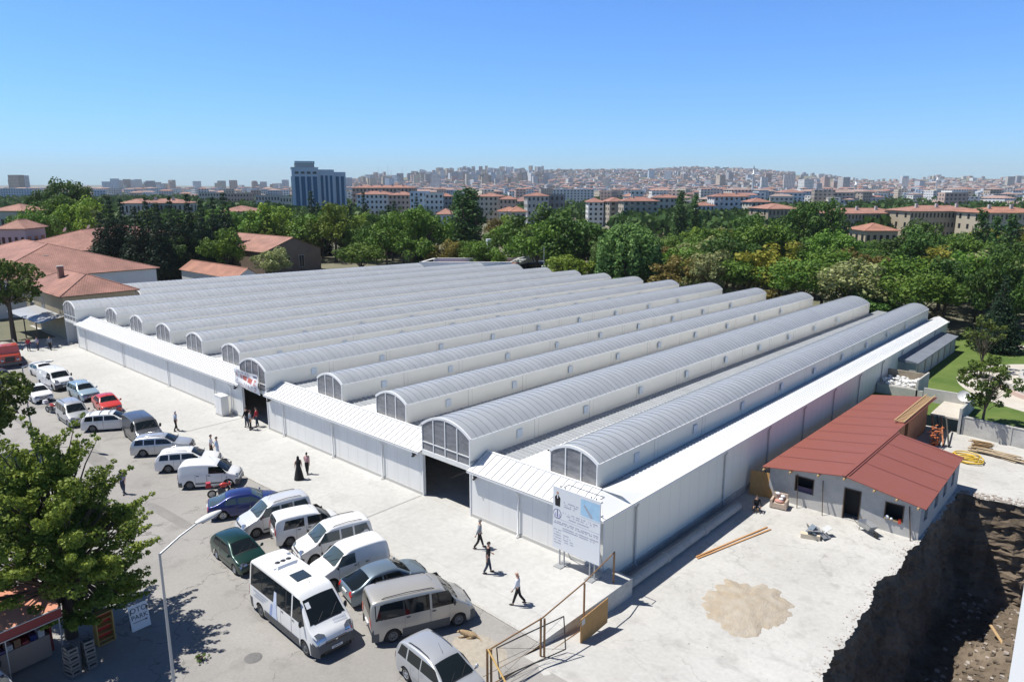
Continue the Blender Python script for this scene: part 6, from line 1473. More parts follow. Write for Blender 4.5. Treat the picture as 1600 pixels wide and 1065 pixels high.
m = MB(); M_ = Matrix.Rotation(R(-12), 4, 'X'); m.box(-.32, .3, -.03, -.026, .46, .485, inkb, M=M_); m.box(.22, .31, -.03, -.026, .49, .51, inkb, M=M_ @ Matrix.Translation((0, 0, 0))); m.box(.22, .31, -.03, -.026, .435, .455, inkb, M=M_); m.build('painted_arrow', sg)
for s_ in (-1, 1): m = MB(); m.tube([(s_*.36, .1, 1.1), (s_*.36, .42, 0)], .02, darkm, 6); m.build('leg', sg)
m = MB(); m.lathe([(.001, .012), (.36, .012), (.38, .006)], mat('manhole_iron', (.17, .165, .16), .7, nz=.6, scale=9, c2=(.09, .09, .09)), None, 24)
for k in range(5): m.box(-.26, .26, -.24+k*.11, -.2+k*.11, .012, .018, MATS['manhole_iron'])
o = m.build('manhole_cover', None, (-7.1, -16.0, .005)); tag(o, 'round iron manhole cover in the street near the tall white minibus', 'manhole cover')
# kiosk with salmon awning, crates, yellow stand
kk = empty('kiosk', 'small street kiosk with a salmon coloured awning under the big tree', 'kiosk', (-12.9, -22.9, .12), R(96))
kk.location = (-14.0, -23.7, .12)
salmon = mat('salmon_awning', (.62, .27, .17), .85, nz=.2, scale=3); signr = mat('sign_maroon', (.22, .03, .03), .6); cream_l = mat('cream_letter', (.75, .62, .5), .6)
m = MB(); m.face([(-2.3, -1.35, 2.45), (2.1, -1.35, 2.45), (2.1, .9, 3.0), (-2.3, .9, 3.0)], salmon); m.face([(-2.3, -1.35, 2.43), (-2.3, .9, 2.98), (2.1, .9, 2.98), (2.1, -1.35, 2.43)], salmon); m.build('awning', kk)
m = MB(); m.box(-2.3, 2.1, -1.39, -1.35, 2.02, 2.42, signr); m.box(-2.3, 2.1, -1.42, -1.36, 2.42, 2.46, galv); m.box(-2.3, 2.1, -1.42, -1.36, 1.98, 2.02, galv); m.build('sign_band', kk)
text_mesh('CAFE', .30, cream_l, 'lettering', kk, Matrix.Translation((-1.2, -1.395, 2.10)) @ Matrix.Rotation(PI/2, 4, 'X'), .003)
for x in (-2.2, 0, 2.0): m = MB(); m.tube([(x, -1.3, 0), (x, -1.3, 2.4)], .03, galv, 6); m.build('post', kk)
m = MB(); m.box(-2.2, 2.0, .7, .8, 0, 2.7, signr); m.box(-2.2, -2.1, -.3, .7, 0, 2.5, signr); m.box(1.9, 2.0, -.3, .7, 0, 2.5, signr); m.build('wall', kk)
m = MB(); m.box(-2.0, 1.8, -.6, -.1, 0, 1.0, mat('shop_counter', (.28, .22, .18), .7)); 
for k in range(12): m.box(-1.9+k*.3, -1.66+k*.3, -.55, -.2, 1.0, 1.12+.12*(k % 3), (mat('jar_brown', (.2, .1, .05), .6), mat('jar_red', (.25, .03, .03), .6), P_blue, block)[k % 4])
m.build('counter', kk)
for i in range(4):
    for j in range(2):
        c_ = empty('fruit_crate', ('top', 'second', 'third', 'lowest')[i]+' grey crate in the '+('nearer' if j else 'farther')+' stack beside the kiosk', 'crate', (-11.6+.05*j, -21.0-.66*j, .12+.33*(3-i)), R(8*j+3*i))
        cm = mat('crate_grey', (.13, .13, .125), .8); m = MB(); m.box(-.28, .28, -.2, .2, 0, .03, cm); m.build('crate_base', c_)
        for q in ((-.28, .28, -.2, -.17), (-.28, .28, .17, .2), (-.28, -.25, -.17, .17), (.25, .28, -.17, .17)):
            m = MB(); m.box(*q, .03, .12, cm); m.box(*q, .2, .3, cm); m.box(q[0], q[0]+.03, q[2], q[2]+.03, .12, .2, cm); m.box(q[1]-.03, q[1], q[3]-.03, q[3], .12, .2, cm); m.build('crate_side', c_)
ys = empty('display_stand', 'yellow and red display stand in the shade behind the parking sign', 'stand', (-13.1, -19.9, 0), R(95)); m = MB()
for x in (-.35, .35): m.box(x-.025, x+.025, -.2, .2, 0, 1.5, yel)
m.box(-.35, .35, -.2, .2, .0, .05, yel); m.box(-.35, .35, -.2, .2, 1.45, 1.5, yel); m.build('frame', ys); m = MB(); m.box(-.32, .32, .1, .14, .1, 1.4, MATS['paint_red']); m.build('back_panel', ys)
for k in range(4): m = MB(); m.box(-.32, .32, -.18, .1, .2+.33*k, .23+.33*k, yel); m.build('shelf', ys)

# ---------------------------------------------------------------- neighbouring houses
def hip_roof(m, x0, x1, y0, y1, ze, zr, mt, oh=.5, inset=None):
    x0 -= oh; x1 += oh; y0 -= oh; y1 += oh; W_ = min(x1-x0, y1-y0)/2; ins = inset if inset is not None else W_
    if x1-x0 >= y1-y0: A, B_ = (x0+ins, (y0+y1)/2, zr), (x1-ins, (y0+y1)/2, zr); m.face([(x0, y0, ze), (x1, y0, ze), B_, A], mt); m.face([(x1, y1, ze), (x0, y1, ze), A, B_], mt); m.face([(x1, y0, ze), (x1, y1, ze), B_], mt); m.face([(x0, y1, ze), (x0, y0, ze), A], mt)
    else: A, B_ = ((x0+x1)/2, y0+ins, zr), ((x0+x1)/2, y1-ins, zr); m.face([(x0, y0, ze), (x1, y0, ze), A], mt); m.face([(x1, y0, ze), (x1, y1, ze), B_, A], mt); m.face([(x1, y1, ze), (x0, y1, ze), B_], mt); m.face([(x0, y1, ze), (x0, y0, ze), A, B_], mt)
    m.face([(x0, y0, ze-.12), (x0, y1, ze-.12), (x1, y1, ze-.12), (x1, y0, ze-.12)], woodD)
    for a, b in (((x0, y0), (x1, y0)), ((x1, y0), (x1, y1)), ((x1, y1), (x0, y1)), ((x0, y1), (x0, y0))): m.face([(*a, ze-.12), (*b, ze-.12), (*b, ze), (*a, ze)], woodD)
    m.tube([A, B_], .12, mt, 6)
    for c_, q in (((x0, y0), A), ((x1, y1), B_)): m.tube([(*c_, ze), q], .10, mt, 5)
    for c_, q in (((x1, y0), B_ if x1-x0 >= y1-y0 else A), ((x0, y1), A if x1-x0 >= y1-y0 else B_)): m.tube([(*c_, ze), q], .10, mt, 5)
tanw = mat('tan_render', (.36, .30, .20), .9, nz=.4, scale=.8, c2=(.27, .22, .15)); whw = mat('white_render', (.62, .63, .63), .85, nz=.35, scale=.6, c2=(.5, .51, .51)); wing = mat('window_dark', (.02, .025, .03), .15); wfr = mat('window_frame', (.6, .6, .58), .6)
def house(name, label, x0, x1, y0, y1, ze, zr, wm, rm, wins=(), chim=(), dishes=(), inset=None, z0=0, gable=False, cat='house'):
    e = empty(name, label, cat, ((x0+x1)/2, (y0+y1)/2, z0)); ox_, oy_ = (x0+x1)/2, (y0+y1)/2; X0, X1, Y0, Y1 = x0-ox_, x1-ox_, y0-oy_, y1-oy_
    m = MB(); m.box(X0, X1, Y0, Y1, 0, ze, wm)
    if gable:                                          # gable ends on the X sides
        for xx in (X0, X1): m.face([(xx, Y0, ze), (xx, Y1, ze), (xx, 0, zr-.05)] if xx > 0 else [(xx, Y1, ze), (xx, Y0, ze), (xx, 0, zr-.05)], wm)
    m.build('wall', e); m = MB()
    if gable:
        oh_ = .4; s_ = (zr-ze)/(Y1)
        m.face([(X0-oh_, Y0-oh_, ze-s_*oh_), (X1+oh_, Y0-oh_, ze-s_*oh_), (X1+oh_, 0, zr), (X0-oh_, 0, zr)], rm); m.face([(X1+oh_, Y1+oh_, ze-s_*oh_), (X0-oh_, Y1+oh_, ze-s_*oh_), (X0-oh_, 0, zr), (X1+oh_, 0, zr)], rm)
        m.tube([(X0-oh_, 0, zr), (X1+oh_, 0, zr)], .12, rm, 5)
    else: hip_roof(m, X0, X1, Y0, Y1, ze, zr, rm, inset=inset)
    ro = m.build('roof', e)
    for (sd_, u0, w_, zz, hh) in wins:                 # sd_: 'f' faces -Y, 'r' faces +X
        m = MB(); g_ = MB()
        if sd_ == 'f': m.box(X0+u0-.06, X0+u0+w_+.06, Y0-.05, Y0-.002, zz-.06, zz+hh+.06, wfr); g_.box(X0+u0, X0+u0+w_/2-.03, Y0-.07, Y0-.051, zz, zz+hh, wing); g_.box(X0+u0+w_/2+.03, X0+u0+w_, Y0-.07, Y0-.051, zz, zz+hh, wing)
        else: m.box(X1+.002, X1+.05, Y0+u0-.06, Y0+u0+w_+.06, zz-.06, zz+hh+.06, wfr); g_.box(X1+.051, X1+.07, Y0+u0, Y0+u0+w_/2-.03, zz, zz+hh, wing); g_.box(X1+.051, X1+.07, Y0+u0+w_/2+.03, Y0+u0+w_, zz, zz+hh, wing)
        f_ = m.build('window', e); g_.build('pane', f_)
    for (cx_, cy_, cz_) in chim: m = MB(); m.box(cx_-ox_-.35, cx_-ox_+.35, cy_-oy_-.35, cy_-oy_+.35, ze*.8, cz_, mat('chimney_brick', (.28, .16, .12), .9)); m.box(cx_-ox_-.42, cx_-ox_+.42, cy_-oy_-.42, cy_-oy_+.42, cz_, cz_+.12, grey_conc); m.build('chimney', ro)
    for (cx_, cy_, cz_) in dishes: m = MB(); m.tube([(cx_-ox_, cy_-oy_, cz_-1.2), (cx_-ox_, cy_-oy_, cz_)], .04, galv, 5); M_ = Matrix.Translation((cx_-ox_, cy_-oy_, cz_+.3)) @ Matrix.Rotation(R(60), 4, 'X'); m.lathe([(.001, -.2), (.4, -.14), (.7, .05)], trim, M_, 14); m.build('satellite_dish', ro)
    return e
house('tiled_house', 'small tan house with a red tiled hip roof at the left end of the hall', -104.5, -87.2, .6, 9.6, 5.9, 8.1, tanw, tile, wins=[('f', 2.0, 1.8, 2.4, 1.3), ('f', 7.6, 1.2, 3.3, 1.4)], chim=[(-97.5, 3.2, 8.6), (-101, 2.5, 9.2)] if False else [(-96.8, 3.4, 8.9)])
house('tiled_house', 'white walled house with a broad red tiled roof behind the small tan house', -152, -112.6, -3, 22.7, 6.0, 10.3, whw, tile, inset=13, chim=[(-120.5, 8, 8.6)])
h3 = house('tiled_house', 'large white house with a red and grey tiled roof, farthest back on the left', -206, -157, 26, 50, 6.2, 10.0, whw, tile, wins=[('r', 3.5, 2.2, 2.6, 1.6), ('r', 8.8, 2.2, 2.6, 1.6), ('r', 15, 1.6, 2.0, 3.2)], dishes=[(-186, 32, 9.5), (-178, 30, 9.3)])
h3.rotation_euler.z = R(-42)
house('tiled_house', 'long low house with red tiles running off the left edge', -190, -150, -14, 16, 6.0, 10.0, whw, tile, dishes=[(-165, 6, 10.5)], inset=13)
# canopy and shade by the far gate
m = MB(); m.face([(-100, -3.0, 2.9), (-87, -2.6, 2.7), (-87, .5, 3.3), (-100, .5, 3.4)], galv); m.face([(-100, .5, 3.37), (-87, .5, 3.27), (-87, -2.6, 2.67), (-100, -3.0, 2.87)], galv)
for x in (-99.5, -93, -87.5): m.box(x-.06, x+.06, -2.8, -2.68, 0, 2.8, darkm)
o = m.build('lean_to_canopy'); tag(o, 'grey sheet canopy in front of the tan house at the left', 'canopy')
bh = house('brown_shed', 'long brown building with a faded tile gable roof behind the hall at the left', -162, -134.5, 55.5, 70.5, 5.4, 8.3, mat('brown_render', (.20, .15, .115), .9, nz=.4, scale=.6), tile2, wins=[('r', 5.5, 1.1, 1.2, 2.6), ('r', 9.0, 1.3, 1.2, 2.8)], gable=True, cat='shed')
house('low_tiled_shed', 'low shed with an orange tiled roof at the edge of the hall roof', -136, -112, 37, 42, 3.0, 4.6, whw, tile3, wins=[('r', 1, 1.2, 1.2, 1.2)], gable=True, cat='shed')
# gate house behind the hall with curved white parapet, bus, mast
gh = empty('gate_house', 'low pale pavilion with an open white parapet frame behind the hall', 'pavilion', (*pol(735, 152), 0), R(YAW)); m = MB(); m.box(-9, 8, -3, 4, 0, 4.0, whw); m.build('wall', gh)
m = MB()
for q in ((-10.5, 8.5, -4, -3.4), (-8.5, 10.5, 4.4, 5)): m.box(q[0], q[1], q[2], q[3], 4.0, 4.9, trim)
m.mesh([(-10.5, -4, 4.9), (-9.9, -4, 4.9), (-7.6, 5, 4.9), (-8.4, 5, 4.9)], [(0, 1, 2, 3)], trim); m.mesh([(8.0, -4, 4.9), (10.5, -4, 4.9), (13.5, 5, 5.6), (10.0, 5, 5.0)], [(0, 1, 2, 3)], trim); m.mesh([(8.5, -4, 4.0), (10.5, -4, 4.9), (13.5, 5, 5.6), (13.5, 5, 4.2)], [(0, 1, 2, 3)], trim); m.build('parapet', gh)
m = MB(); m.box(-8.5, 9.8, -3.3, 4.3, 4.0, 4.2, tile2); m.build('roof', gh); m = MB(); m.tube([(3.5, 6, 0), (3.5, 6, 8.3)], .5, trim, 10); m.tube([(3.5, 6, 8.3), (3.5, 6, 8.9)], .62, trim, 10); m.build('chimney', gh)
bs = empty('bus', 'dark blue bus with a white roof behind the pavilion', 'bus', (*pol(816, 168), 0), R(YAW-8)); m = MB(); m.box(-5.5, 5.5, -1.25, 1.25, .4, 2.9, P_blue, taper=.05); m.build('body', bs); m = MB(); m.box(-5.2, 5.2, -1.1, 1.1, 2.9, 3.15, trim, taper=.1); m.build('roof', bs)
for k in range(5): m = MB(); m.box(-5.0+k*2.05, -3.2+k*2.05, -1.29, -1.24, 1.5, 2.5, glass); m.build('side_window', bs)
for gx in (-3.3, 3.5): m = MB(); m.lathe([(.3, -.14), (.5, -.1), (.5, .1), (.3, .14), (.001, .1)], rubber, Matrix.Translation((gx, -1.15, .5)) @ Matrix.Rotation(PI/2, 4, 'X'), 14); m.build('wheel', bs)
vehicle('hatch', 'parked_car', 'pale car in front of the blue bus behind the hall', 'car', *pol(836, 150), YAW, P_white)
m = MB(); m.box(-.45, .45, -.4, .4, 0, 5.0, trim); m.tube([(0, 0, 5), (0, 0, 8.6)], .07, galv, 5); o = m.build('signal_mast', None, (*pol(851, 140), 0), R(YAW)); tag(o, 'slim white mast standing beside the blue bus', 'mast')
fc = empty('park_fence', 'dark railing fence running behind the far edge of the hall', 'fence', (*pol(900, 150), 0), R(YAW-6)); m = MB(); m.box(-14, 14, -.04, .04, 2.2, 2.3, darkm); m.box(-14, 14, -.04, .04, .3, .38, darkm)
for k in range(110): m.box(-14+k*.255, -13.97+k*.255, -.02, .02, .2, 2.5, darkm)
m.build('railing', fc); m = MB(); m.box(-14, 14, -.15, .15, 0, .4, grey_conc); m.build('plinth', fc)
# ---------------------------------------------------------------- buildings of the middle distance
roofg = mat('flat_roof_grey', (.34, .33, .32), .9, nz=.4, scale=.3)
def block_building(name, label, px0, px1, ytop, d, dep, wc, roof='hip', floors=5, cols=6, rot=0, rm=None, winc=None, cat='apartment block', balc=False, group=None, ribbon=False, scol=3):
    W_ = (px1-px0)/1150.*d; H_ = max(5, 20-(ytop-290.5)/1150.*d); x, y = pol((px0+px1)/2, d); e = empty(name, label, cat, (x, y, 0), R(YAW+rot), group)
    wm = mat('render_%d_%d_%d' % tuple(int(v*100) for v in wc), wc, .85, nz=.25, scale=.3, c2=tuple(v*.8 for v in wc)); ze = H_-(2.0 if roof != 'flat' else .6); ze = max(3, ze)
    m = MB(); m.box(-W_/2, W_/2, 0, dep, -.5, ze, wm)
    if roof == 'flat': m.box(-W_/2-.1, W_/2+.1, -.1, .25, ze, H_, wm); m.box(W_/2-.25, W_/2+.1, .25, dep, ze, H_, wm)
    m.build('wall', e)
    m = MB()
    if roof == 'hip': hip_roof(m, -W_/2, W_/2, 0, dep, ze+.1, H_, rm or tile, oh=.7)
    else: m.box(-W_/2+.3, W_/2-.3, .3, dep-.3, ze+.0, ze+.15, roofg)
    ro = m.build('roof', e)
    if roof == 'hip' and W_ > 14:
        for k in range(int(W_/9)): m = MB(); m.box(-W_/2+5+k*8, -W_/2+5.9+k*8, dep*.3, dep*.3+.9, ze+.3, H_+.9, grey_conc); m.build('chimney', ro)
    fh_ = ze/floors; gm = winc or wing; cw_ = W_/cols; wm_ = None
    for f_ in range(floors):
        for c_ in range(cols):
            if floors*cols > 96 and not ribbon: break
            u = -W_/2+cw_*(c_+.5); z = f_*fh_+fh_*.35; ww = cw_*(.22 if not ribbon else .42)
            m = MB(); m.box(u-ww, u+ww, -.06, -.01, z, z+fh_*.48, gm)
            if balc and c_ % 3 == 1: m.box(u-ww*1.7, u+ww*1.7, -1.1, -.07, z-.5, z+.35, wm)
            m.build('window', e)
    m = MB()
    for f_ in range(floors):
        for c_ in range(scol):
            for s_ in (-1, 1):
                v = dep*(c_+.5)/scol; z = f_*fh_+fh_*.35; m.box(min(s_*W_/2, s_*(W_/2+.06))+.005*s_, max(s_*W_/2, s_*(W_/2+.06))+.005*s_, v-.7, v+.7, z, z+fh_*.48, gm)
    m.build('side_windows', e)
    return e
cr = (.50, .46, .38); gy = (.42, .42, .41); wt = (.66, .66, .64); pk_ = (.50, .36, .30); bl = (.46, .56, .64); bg_ = (.42, .37, .30)
# blue glass office tower
x, y = pol(500, 470); tw = empty('office_tower', 'pale office tower with tall blue glass bands rising above the trees', 'office tower', (x, y, 0), R(YAW+18))
towerw = mat('tower_cladding', (.46, .55, .62), .5); bglass = mat('tower_glass', (.010, .10, .20), .3, spec=.3)
H_ = 31.5; m = MB(); m.box(-17, -1, -6, 16, 0, H_, towerw); m.box(-1, 9, -2, 16, 0, H_-.8, towerw); m.box(9, 16.5, 1.5, 15, 0, H_-2.2, towerw); m.build('wall', tw)
for k in range(4): m = MB(); m.box(-15.2+k*3.6, -12.7+k*3.6, -6.25, -6.02, 0, H_-5.2, bglass); m.build('glass_band', tw); m = MB(); m.box(-15.1+k*3.6, -12.8+k*3.6, -6.2, -6.02, H_-3.6, H_-2.2, wing); m.build('window', tw)
for k in range(3): m = MB(); m.box(.6+k*2.8, 2.2+k*2.8, -2.25, -2.02, 0, H_-4.5, bglass); m.build('glass_band', tw)
for k in range(2): m = MB(); m.box(10.2+k*3.2, 12.2+k*3.2, 1.25, 1.48, 0, H_-5, bglass); m.build('glass_band', tw)
for k in range(3): m = MB(); m.box(-17.2, -17.02, -4+k*6.5, -1+k*6.5, 0, H_-5, bglass); m.build('glass_band', tw)
m = MB(); m.box(-17.3, -.7, -6.3, 16.3, H_, H_+.5, towerw); m.box(-15, -3, -4, 6, H_+.5, H_+3.0, mat('plant_room', (.25, .29, .31), .7)); m.build('roof', tw)
m = MB(); m.box(-14.8, -2.8, -4.5, -4.3, H_+2.6, H_+4.2, mat('sign_teal', (.10, .25, .32), .6))
for k in range(9): m.box(-14.3+k*1.25, -13.6+k*1.25, -4.6, -4.51, H_+2.9, H_+3.9, trim)
m.build('rooftop_sign', tw)
BB = [('long brick apartment block with a red roof right of the office tower', 548, 645, 288, 540, 14, pk_, 5, 16, tile), ('white apartment block with red roof below the long brick block', 556, 612, 297, 440, 13, wt, 5, 8, tile),
      ('pinkish apartment block with red roof beside the white one', 606, 646, 298, 435, 13, pk_, 5, 6, tile), ('pale blue apartment block with white balconies', 640, 668, 297, 430, 14, bl, 5, 4, None), ('pale blue and white apartment block beside the pale blue one', 664, 692, 300, 425, 14, wt, 5, 4, None),
      ('grey apartment block left of the tall poplar', 688, 706, 300, 440, 12, gy, 5, 3, tile), ('cream apartment block with red roof right of the tall poplar', 742, 785, 300, 420, 13, cr, 5, 6, tile), ('small pink apartment block with red roof', 780, 806, 304, 410, 12, pk_, 4, 4, tile),
      ('white low house with red roof between the park trees left of the poplar', 682, 705, 324, 262, 9, wt, 2, 3, tile2), ('white house with orange roof among the trees', 780, 812, 321, 300, 9, wt, 2, 4, tile3), ('low pinkish building with an orange roof left of the beige blocks', 798, 822, 321, 290, 10, cr, 2, 3, tile3),
      ('grey apartment block with red roof and balconies in the middle distance', 824, 858, 299, 400, 12, gy, 4, 5, tile), ('dark grey apartment block beside a red roofed one', 852, 882, 302, 410, 12, (.25, .25, .25), 4, 4, None),
      ('long white office slab with rows of ribbon windows', 864, 928, 294, 690, 15, wt, 7, 12, None), ('narrow green and white apartment block beside the beige pair', 920, 944, 308, 375, 14, wt, 5, 3, tile),
      ('beige five storey block with dark balcony recesses in the centre', 975, 1030, 306, 350, 13, bg_, 5, 6, tile), ('beige five storey block left of the larger one', 953, 976, 307, 366, 14, bg_, 5, 2, tile),
      ('small white tower block behind the beige blocks', 986, 1006, 296, 520, 12, wt, 6, 3, None), ('beige apartment block with a red roof right of the beige pair', 1022, 1064, 302, 420, 13, cr, 4, 5, tile), ('low white apartment block with red roof right of the two poplars', 1092, 1118, 314, 400, 12, wt, 3, 4, tile),
      ('white apartment block with many red gables and dark balconies', 1117, 1172, 300, 410, 14, wt, 5, 7, tile), ('cream block with a red roof at the left of the long school', 1176, 1206, 308, 380, 13, cr, 4, 4, tile),
      ('pinkish beige school wing with a red roof half hidden by dark trees', 1202, 1254, 317, 300, 18, (.36, .29, .21), 3, 8, tile2)]
for k, (lb, a, b, yt, d, dep, c_, fl, co_, rm) in enumerate(BB):
    block_building('apartment_block' if 'house' not in lb else 'house', lb, a, b, yt, d, dep, c_, 'hip' if rm else 'flat', fl, co_, rot=(k*37 % 17)-8, rm=rm, balc=('balcon' in lb), cat='apartment block' if 'house' not in lb else 'house')
block_building('school_building', 'long school building with a faded red roof behind the park', 1300, 1424, 324, 295, 16, (.40, .34, .24), 'hip', 3, 22, 3, tile2, cat='school')
block_building('school_building', 'taller right half of the school with a faded red roof and white columns', 1426, 1546, 320, 280, 18, (.38, .32, .23), 'hip', 3, 20, 2, tile2, cat='school')
block_building('school_building', 'end wing of the school with a bright orange roof at the right edge', 1540, 1640, 322, 262, 15, (.42, .37, .28), 'hip', 3, 14, 0, tile3, cat='school')
block_building('pavilion', 'small pavilion with an orange hip roof in front of the school', 1360, 1410, 348, 215, 11, (.4, .33, .22), 'hip', 1, 5, 0, tile3, cat='pavilion')
LB = [('low house with a pale red roof at the far left edge', -20, 32, 317, 210, 10, cr, 1, 5, tile2), ('grey roofed low house at the left edge below the pale red roof', -10, 28, 342, 165, 9, gy, 1, 4, tile2), ('long pinkish roof behind the conifers left of centre', 186, 222, 309, 330, 16, gy, 2, 6, tile2), ('long low building with pink roof behind the conifers', 218, 288, 309, 345, 14, cr, 2, 10, tile),
      ('long red roofed house between the conifers and the green trees', 340, 392, 320, 262, 14, pk_, 2, 8, tile), ('beige apartment slab on the left skyline', 310, 345, 299, 640, 14, cr, 4, 8, None), ('beige and pink apartment slab on the left skyline', 350, 388, 300, 620, 14, pk_, 4, 8, None),
      ('pale building group at the far left skyline', 0, 36, 293, 900, 16, bl, 6, 9, None), ('grey flat block left of the office tower', 398, 436, 303, 520, 15, gy, 3, 8, None), ('low cream block at the foot of the office tower', 436, 464, 305, 480, 12, cr, 3, 6, None)]
for k, (lb, a, b, yt, d, dep, c_, fl, co_, rm) in enumerate(LB): block_building('apartment_block' if 'house' not in lb else 'house', lb, a, b, yt, d, dep, c_, 'hip' if rm else 'flat', fl, co_, rot=(k*29 % 15)-7, rm=rm, cat='house' if 'house' in lb else 'building')
for lb, px, d, h in (('slim white minaret rising above the far houses right of centre', 1337, 780, 29), ('slim white minaret behind the white gabled apartment block', 1176, 900, 46), ('thin distant minaret in the far right part of the city', 1463, 1300, 42)):
    e = empty('minaret', lb, 'minaret', (*pol(px, d), 0)); m = MB(); m.lathe([(1.5, 0), (1.3, h*.3), (1.1, h*.72), (2.0, h*.75), (2.0, h*.78), (1.0, h*.78), (.9, h*.9)], trim, None, 10); m.build('shaft', e); m = MB(); m.lathe([(1.1, h*.9), (.01, h)], mat('lead_cone', (.25, .27, .3), .6), None, 10); m.build('spire', e)

# ---------------------------------------------------------------- the far city
WALLC = [(.62, .60, .56), (.55, .52, .46), (.66, .66, .66), (.50, .42, .34), (.52, .38, .32), (.44, .44, .45), (.58, .62, .66), (.60, .52, .40), (.70, .69, .66), (.40, .34, .28), (.48, .56, .62)]
ROOFC = [(.30, .165, .135), (.25, .14, .12), (.34, .23, .20), (.29, .22, .20), (.32, .32, .33), (.44, .43, .41)]
plainroof = mat('far_roof', (.4, .2, .15), .9, nz=.12, scale=.05, attr=True)
def city_building(m, x, y, w_, d_, h, rz, wc, rc, hip, z0):
    M_ = Matrix.Translation((x, y, z0)) @ Matrix.Rotation(rz, 4, 'Z')
    v = [M_ @ Vector(p) for p in ((-w_/2, -d_/2, -3), (w_/2, -d_/2, -3), (w_/2, d_/2, -3), (-w_/2, d_/2, -3), (-w_/2, -d_/2, h), (w_/2, -d_/2, h), (w_/2, d_/2, h), (-w_/2, d_/2, h))]
    m.mesh(v, [(0, 1, 5, 4), (1, 2, 6, 5), (2, 3, 7, 6), (3, 0, 4, 7)], facade, c=wc)
    if hip:
        r_ = min(w_, d_)*.16; a = M_ @ Vector((-w_/2+d_*.4, 0, h+r_)); b = M_ @ Vector((w_/2-d_*.4, 0, h+r_)); o_ = .5
        q = [M_ @ Vector(p) for p in ((-w_/2-o_, -d_/2-o_, h), (w_/2+o_, -d_/2-o_, h), (w_/2+o_, d_/2+o_, h), (-w_/2-o_, d_/2+o_, h))]
        m.mesh([q[0], q[1], q[2], q[3], a, b], [(0, 1, 5, 4), (2, 3, 4, 5), (1, 2, 5), (3, 0, 4)], plainroof, c=rc)
    else: m.mesh(v[4:], [(0, 1, 2, 3)], plainroof, c=rc)
rc_ = random.Random(77); CITY = []
def city_spot(px, d, tall=False):
    x, y = pol(px, d); z = terrain(x, y)
    if tall: w_, dd, h = rc_.uniform(16, 26), rc_.uniform(14, 18), rc_.uniform(26, 46)
    elif d > 2300: w_, dd, h = rc_.uniform(12, 28), rc_.uniform(10, 16), rc_.uniform(8, 19)
    else: w_, dd, h = rc_.uniform(10, 24), rc_.uniform(9, 14), rc_.uniform(7, 18)
    vis = 20-(292-2-290.5)/1150*d                        # keep the near ones under the skyline
    if d < 1500: h = min(h, 17.5)
    hip = (not tall) and rc_.random() < (.45 if d < 2000 else .33)
    rc = rc_.choice(ROOFC[:4]) if hip else rc_.choice(ROOFC[4:]); k = rc_.uniform(.9, 1.25); wc = tuple(v*k for v in rc_.choice(WALLC))
    CITY.append((d, x, y, w_, dd, h, rc_.choice((0, PI/2))+rc_.uniform(-.5, .5)+R(YAW), wc, rc, hip, z, tall))
for _ in range(12500):
    px = rc_.uniform(520, 1680); d = 560+3900*rc_.random()**1.0
    if d < 1600 and rc_.random() < .66: continue
    if d < 1000 and rc_.random() < .6: continue
    if px > 1240 and d > 3300 and rc_.random() < .9: continue      # bare hill tops at the right
    if noise.noise((px*.012, d*.002, 7)) < -.32: continue
    t = (560 < px < 860 and d > 2300 and rc_.random() < .14) or (rc_.random() < .008 and d < 3200) or (1230 < px < 1420 and 1400 < d < 2000 and rc_.random() < .06)
    city_spot(px, d, t)
for _ in range(520): city_spot(rc_.uniform(-60, 520), 900+2900*rc_.random(), False)
for a, b, d, n_ in ((165, 210, 2300, 12), (212, 275, 2500, 22), (10, 40, 1500, 8), (395, 460, 2600, 16), (300, 400, 2700, 10)):
    for k in range(n_): city_spot(rc_.uniform(a, b), d+rc_.uniform(-200, 200), k % 3 > 0)
def wallword(c): 
    r_, g_, b_ = c
    if b_ > r_+.02: return 'pale blue'
    if r_-b_ > .12: return 'tan' if g_ > r_*.8 else 'pinkish brown'
    return 'white' if r_ > .52 else 'grey'
CITY.sort(key=lambda t: t[0])
NIND = 295
for k, c in enumerate(CITY[:NIND]):
    m = MB(); city_building(m, 0, 0, *c[3:7], c[7], c[8], c[9], 0) if False else city_building(m, 0, 0, c[3], c[4], c[5], c[6], c[7], c[8], c[9], 0); o = m.build('city_building', None, (c[1], c[2], c[10]))
    ww = wallword(c[7]); sz = 'narrow' if c[3] < 14 else ('wide' if c[3] > 20 else 'mid sized'); rf = 'red' if c[9] else 'flat'
    tag(o, '%s %s building, %s roof, far city %s' % (sz, ww, rf, place(*camxy(c[1], c[2]))), 'building', '%s roofed buildings of the distant city' % rf)
m = MB()
for c in CITY[NIND:]: city_building(m, c[1], c[2], *c[3:7], *c[7:10], c[10])
tag(m.build('distant_city'), 'hazy mass of distant city houses and tower blocks covering the hills', 'city', kind='stuff')
# masts on the skyline
for k, (px, d, h) in enumerate(((592, 3900, 75), (598, 3950, 60), (607, 3900, 80), (629, 3950, 65), (612, 3900, 55))):
    x, y = pol(px, d); m = MB(); z = terrain(x, y); m.tube([(0, 0, 0), (0, 0, h)], [1.3, .5], galv, 5); o = m.build('radio_mast', None, (x, y, z))
    tag(o, 'thin radio mast on the hill crest right of the office tower', 'radio mast', 'radio masts on the hill crest')
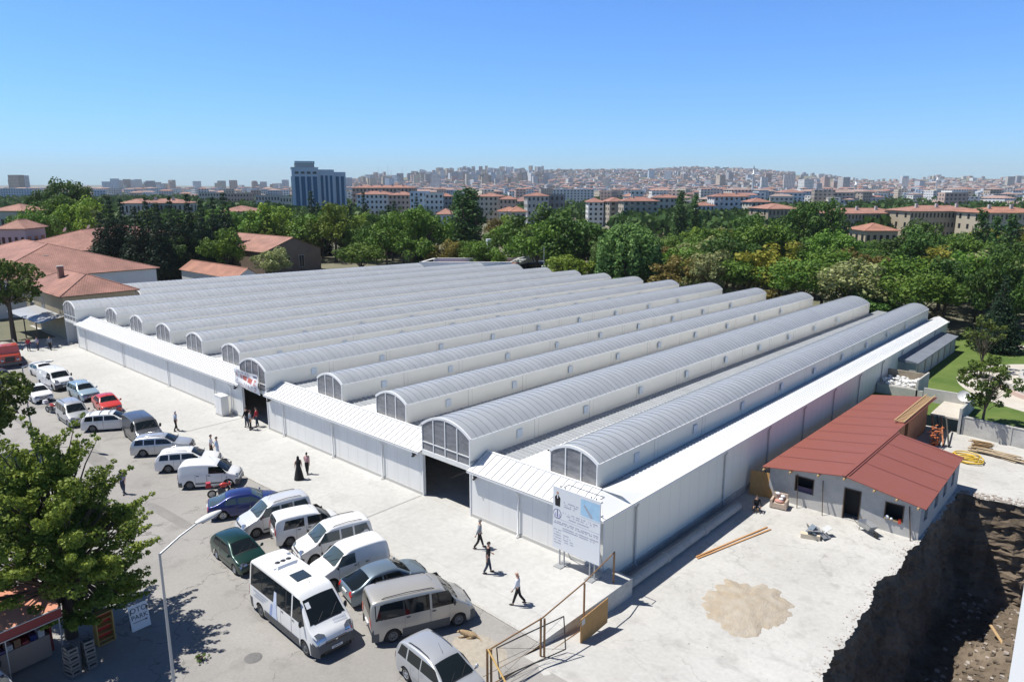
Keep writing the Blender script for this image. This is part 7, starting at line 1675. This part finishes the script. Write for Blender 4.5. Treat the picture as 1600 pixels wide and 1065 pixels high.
# far-off trees scattered through the city
V, F, C_ = [], [], []; rt = random.Random(5); cl_ = []
def far_tree(px, d, s):
    x, y = pol(px, d); z = terrain(x, y)
    for _ in range(26):
        p = Vector((rt.gauss(0, .32), rt.gauss(0, .32), rt.uniform(.1, .95))); n_ = Vector((rt.gauss(0, 1), rt.gauss(0, 1), rt.gauss(.3, .7))).normalized(); a = n_.cross(Vector((rt.random(), rt.random(), .3))).normalized(); b = n_.cross(a)
        c_ = Vector((x, y, z))+p*s; k = len(V); q = s*.17; V.extend([tuple(c_-a*q), tuple(c_-b*q), tuple(c_+a*q), tuple(c_+b*q)]); F.append((k, k+1, k+2, k+3)); C_.append(rt.random()*.6)
for _ in range(6000):
    px = rt.uniform(-60, 1680); d = 400+2600*rt.random()**1.4
    if d < 420 and 535 < px < 1230 and noise.noise((px*.02, 3, 1)) < .1: continue
    far_tree(px, d, rt.uniform(6, 10))
for _ in range(900): far_tree(rt.uniform(960, 1680), rt.uniform(290, 420), rt.uniform(6, 9))
for _ in range(900): far_tree(rt.uniform(-60, 560), rt.uniform(330, 1000), rt.uniform(7, 11))
me = bpy.data.meshes.new('distant_trees'); me.from_pydata(V, [], F); me.materials.append(KM['dark']); ca = me.color_attributes.new('col', 'FLOAT_COLOR', 'CORNER'); arr = []
for t in C_: arr += [t, t, t, 1.]*4
ca.data.foreach_set('color', arr); o = bpy.data.objects.new('distant_trees', me); col.objects.link(o); tag(o, 'scattered dark trees between the houses of the distant city', 'trees', kind='stuff')

# ---------------------------------------------------------------- haze
hz = MB(); hz.box(-10200, 7600, -700, 10200, -12, 260, trim); ho = hz.build('haze'); ho.data.materials.clear()
hm = bpy.data.materials.new('haze_air'); hm.use_nodes = True; n = hm.node_tree.nodes; n.remove(n['Principled BSDF']); pv = n.new('ShaderNodeVolumePrincipled')
pv.inputs['Color'].default_value = (.90, .96, 1.0, 1); pv.inputs['Density'].default_value = HAZE = 7.5e-5; pv.inputs['Anisotropy'].default_value = 0
hm.node_tree.links.new(pv.outputs[0], n['Material Output'].inputs['Volume']); ho.data.materials.append(hm); tag(ho, kind='stuff')
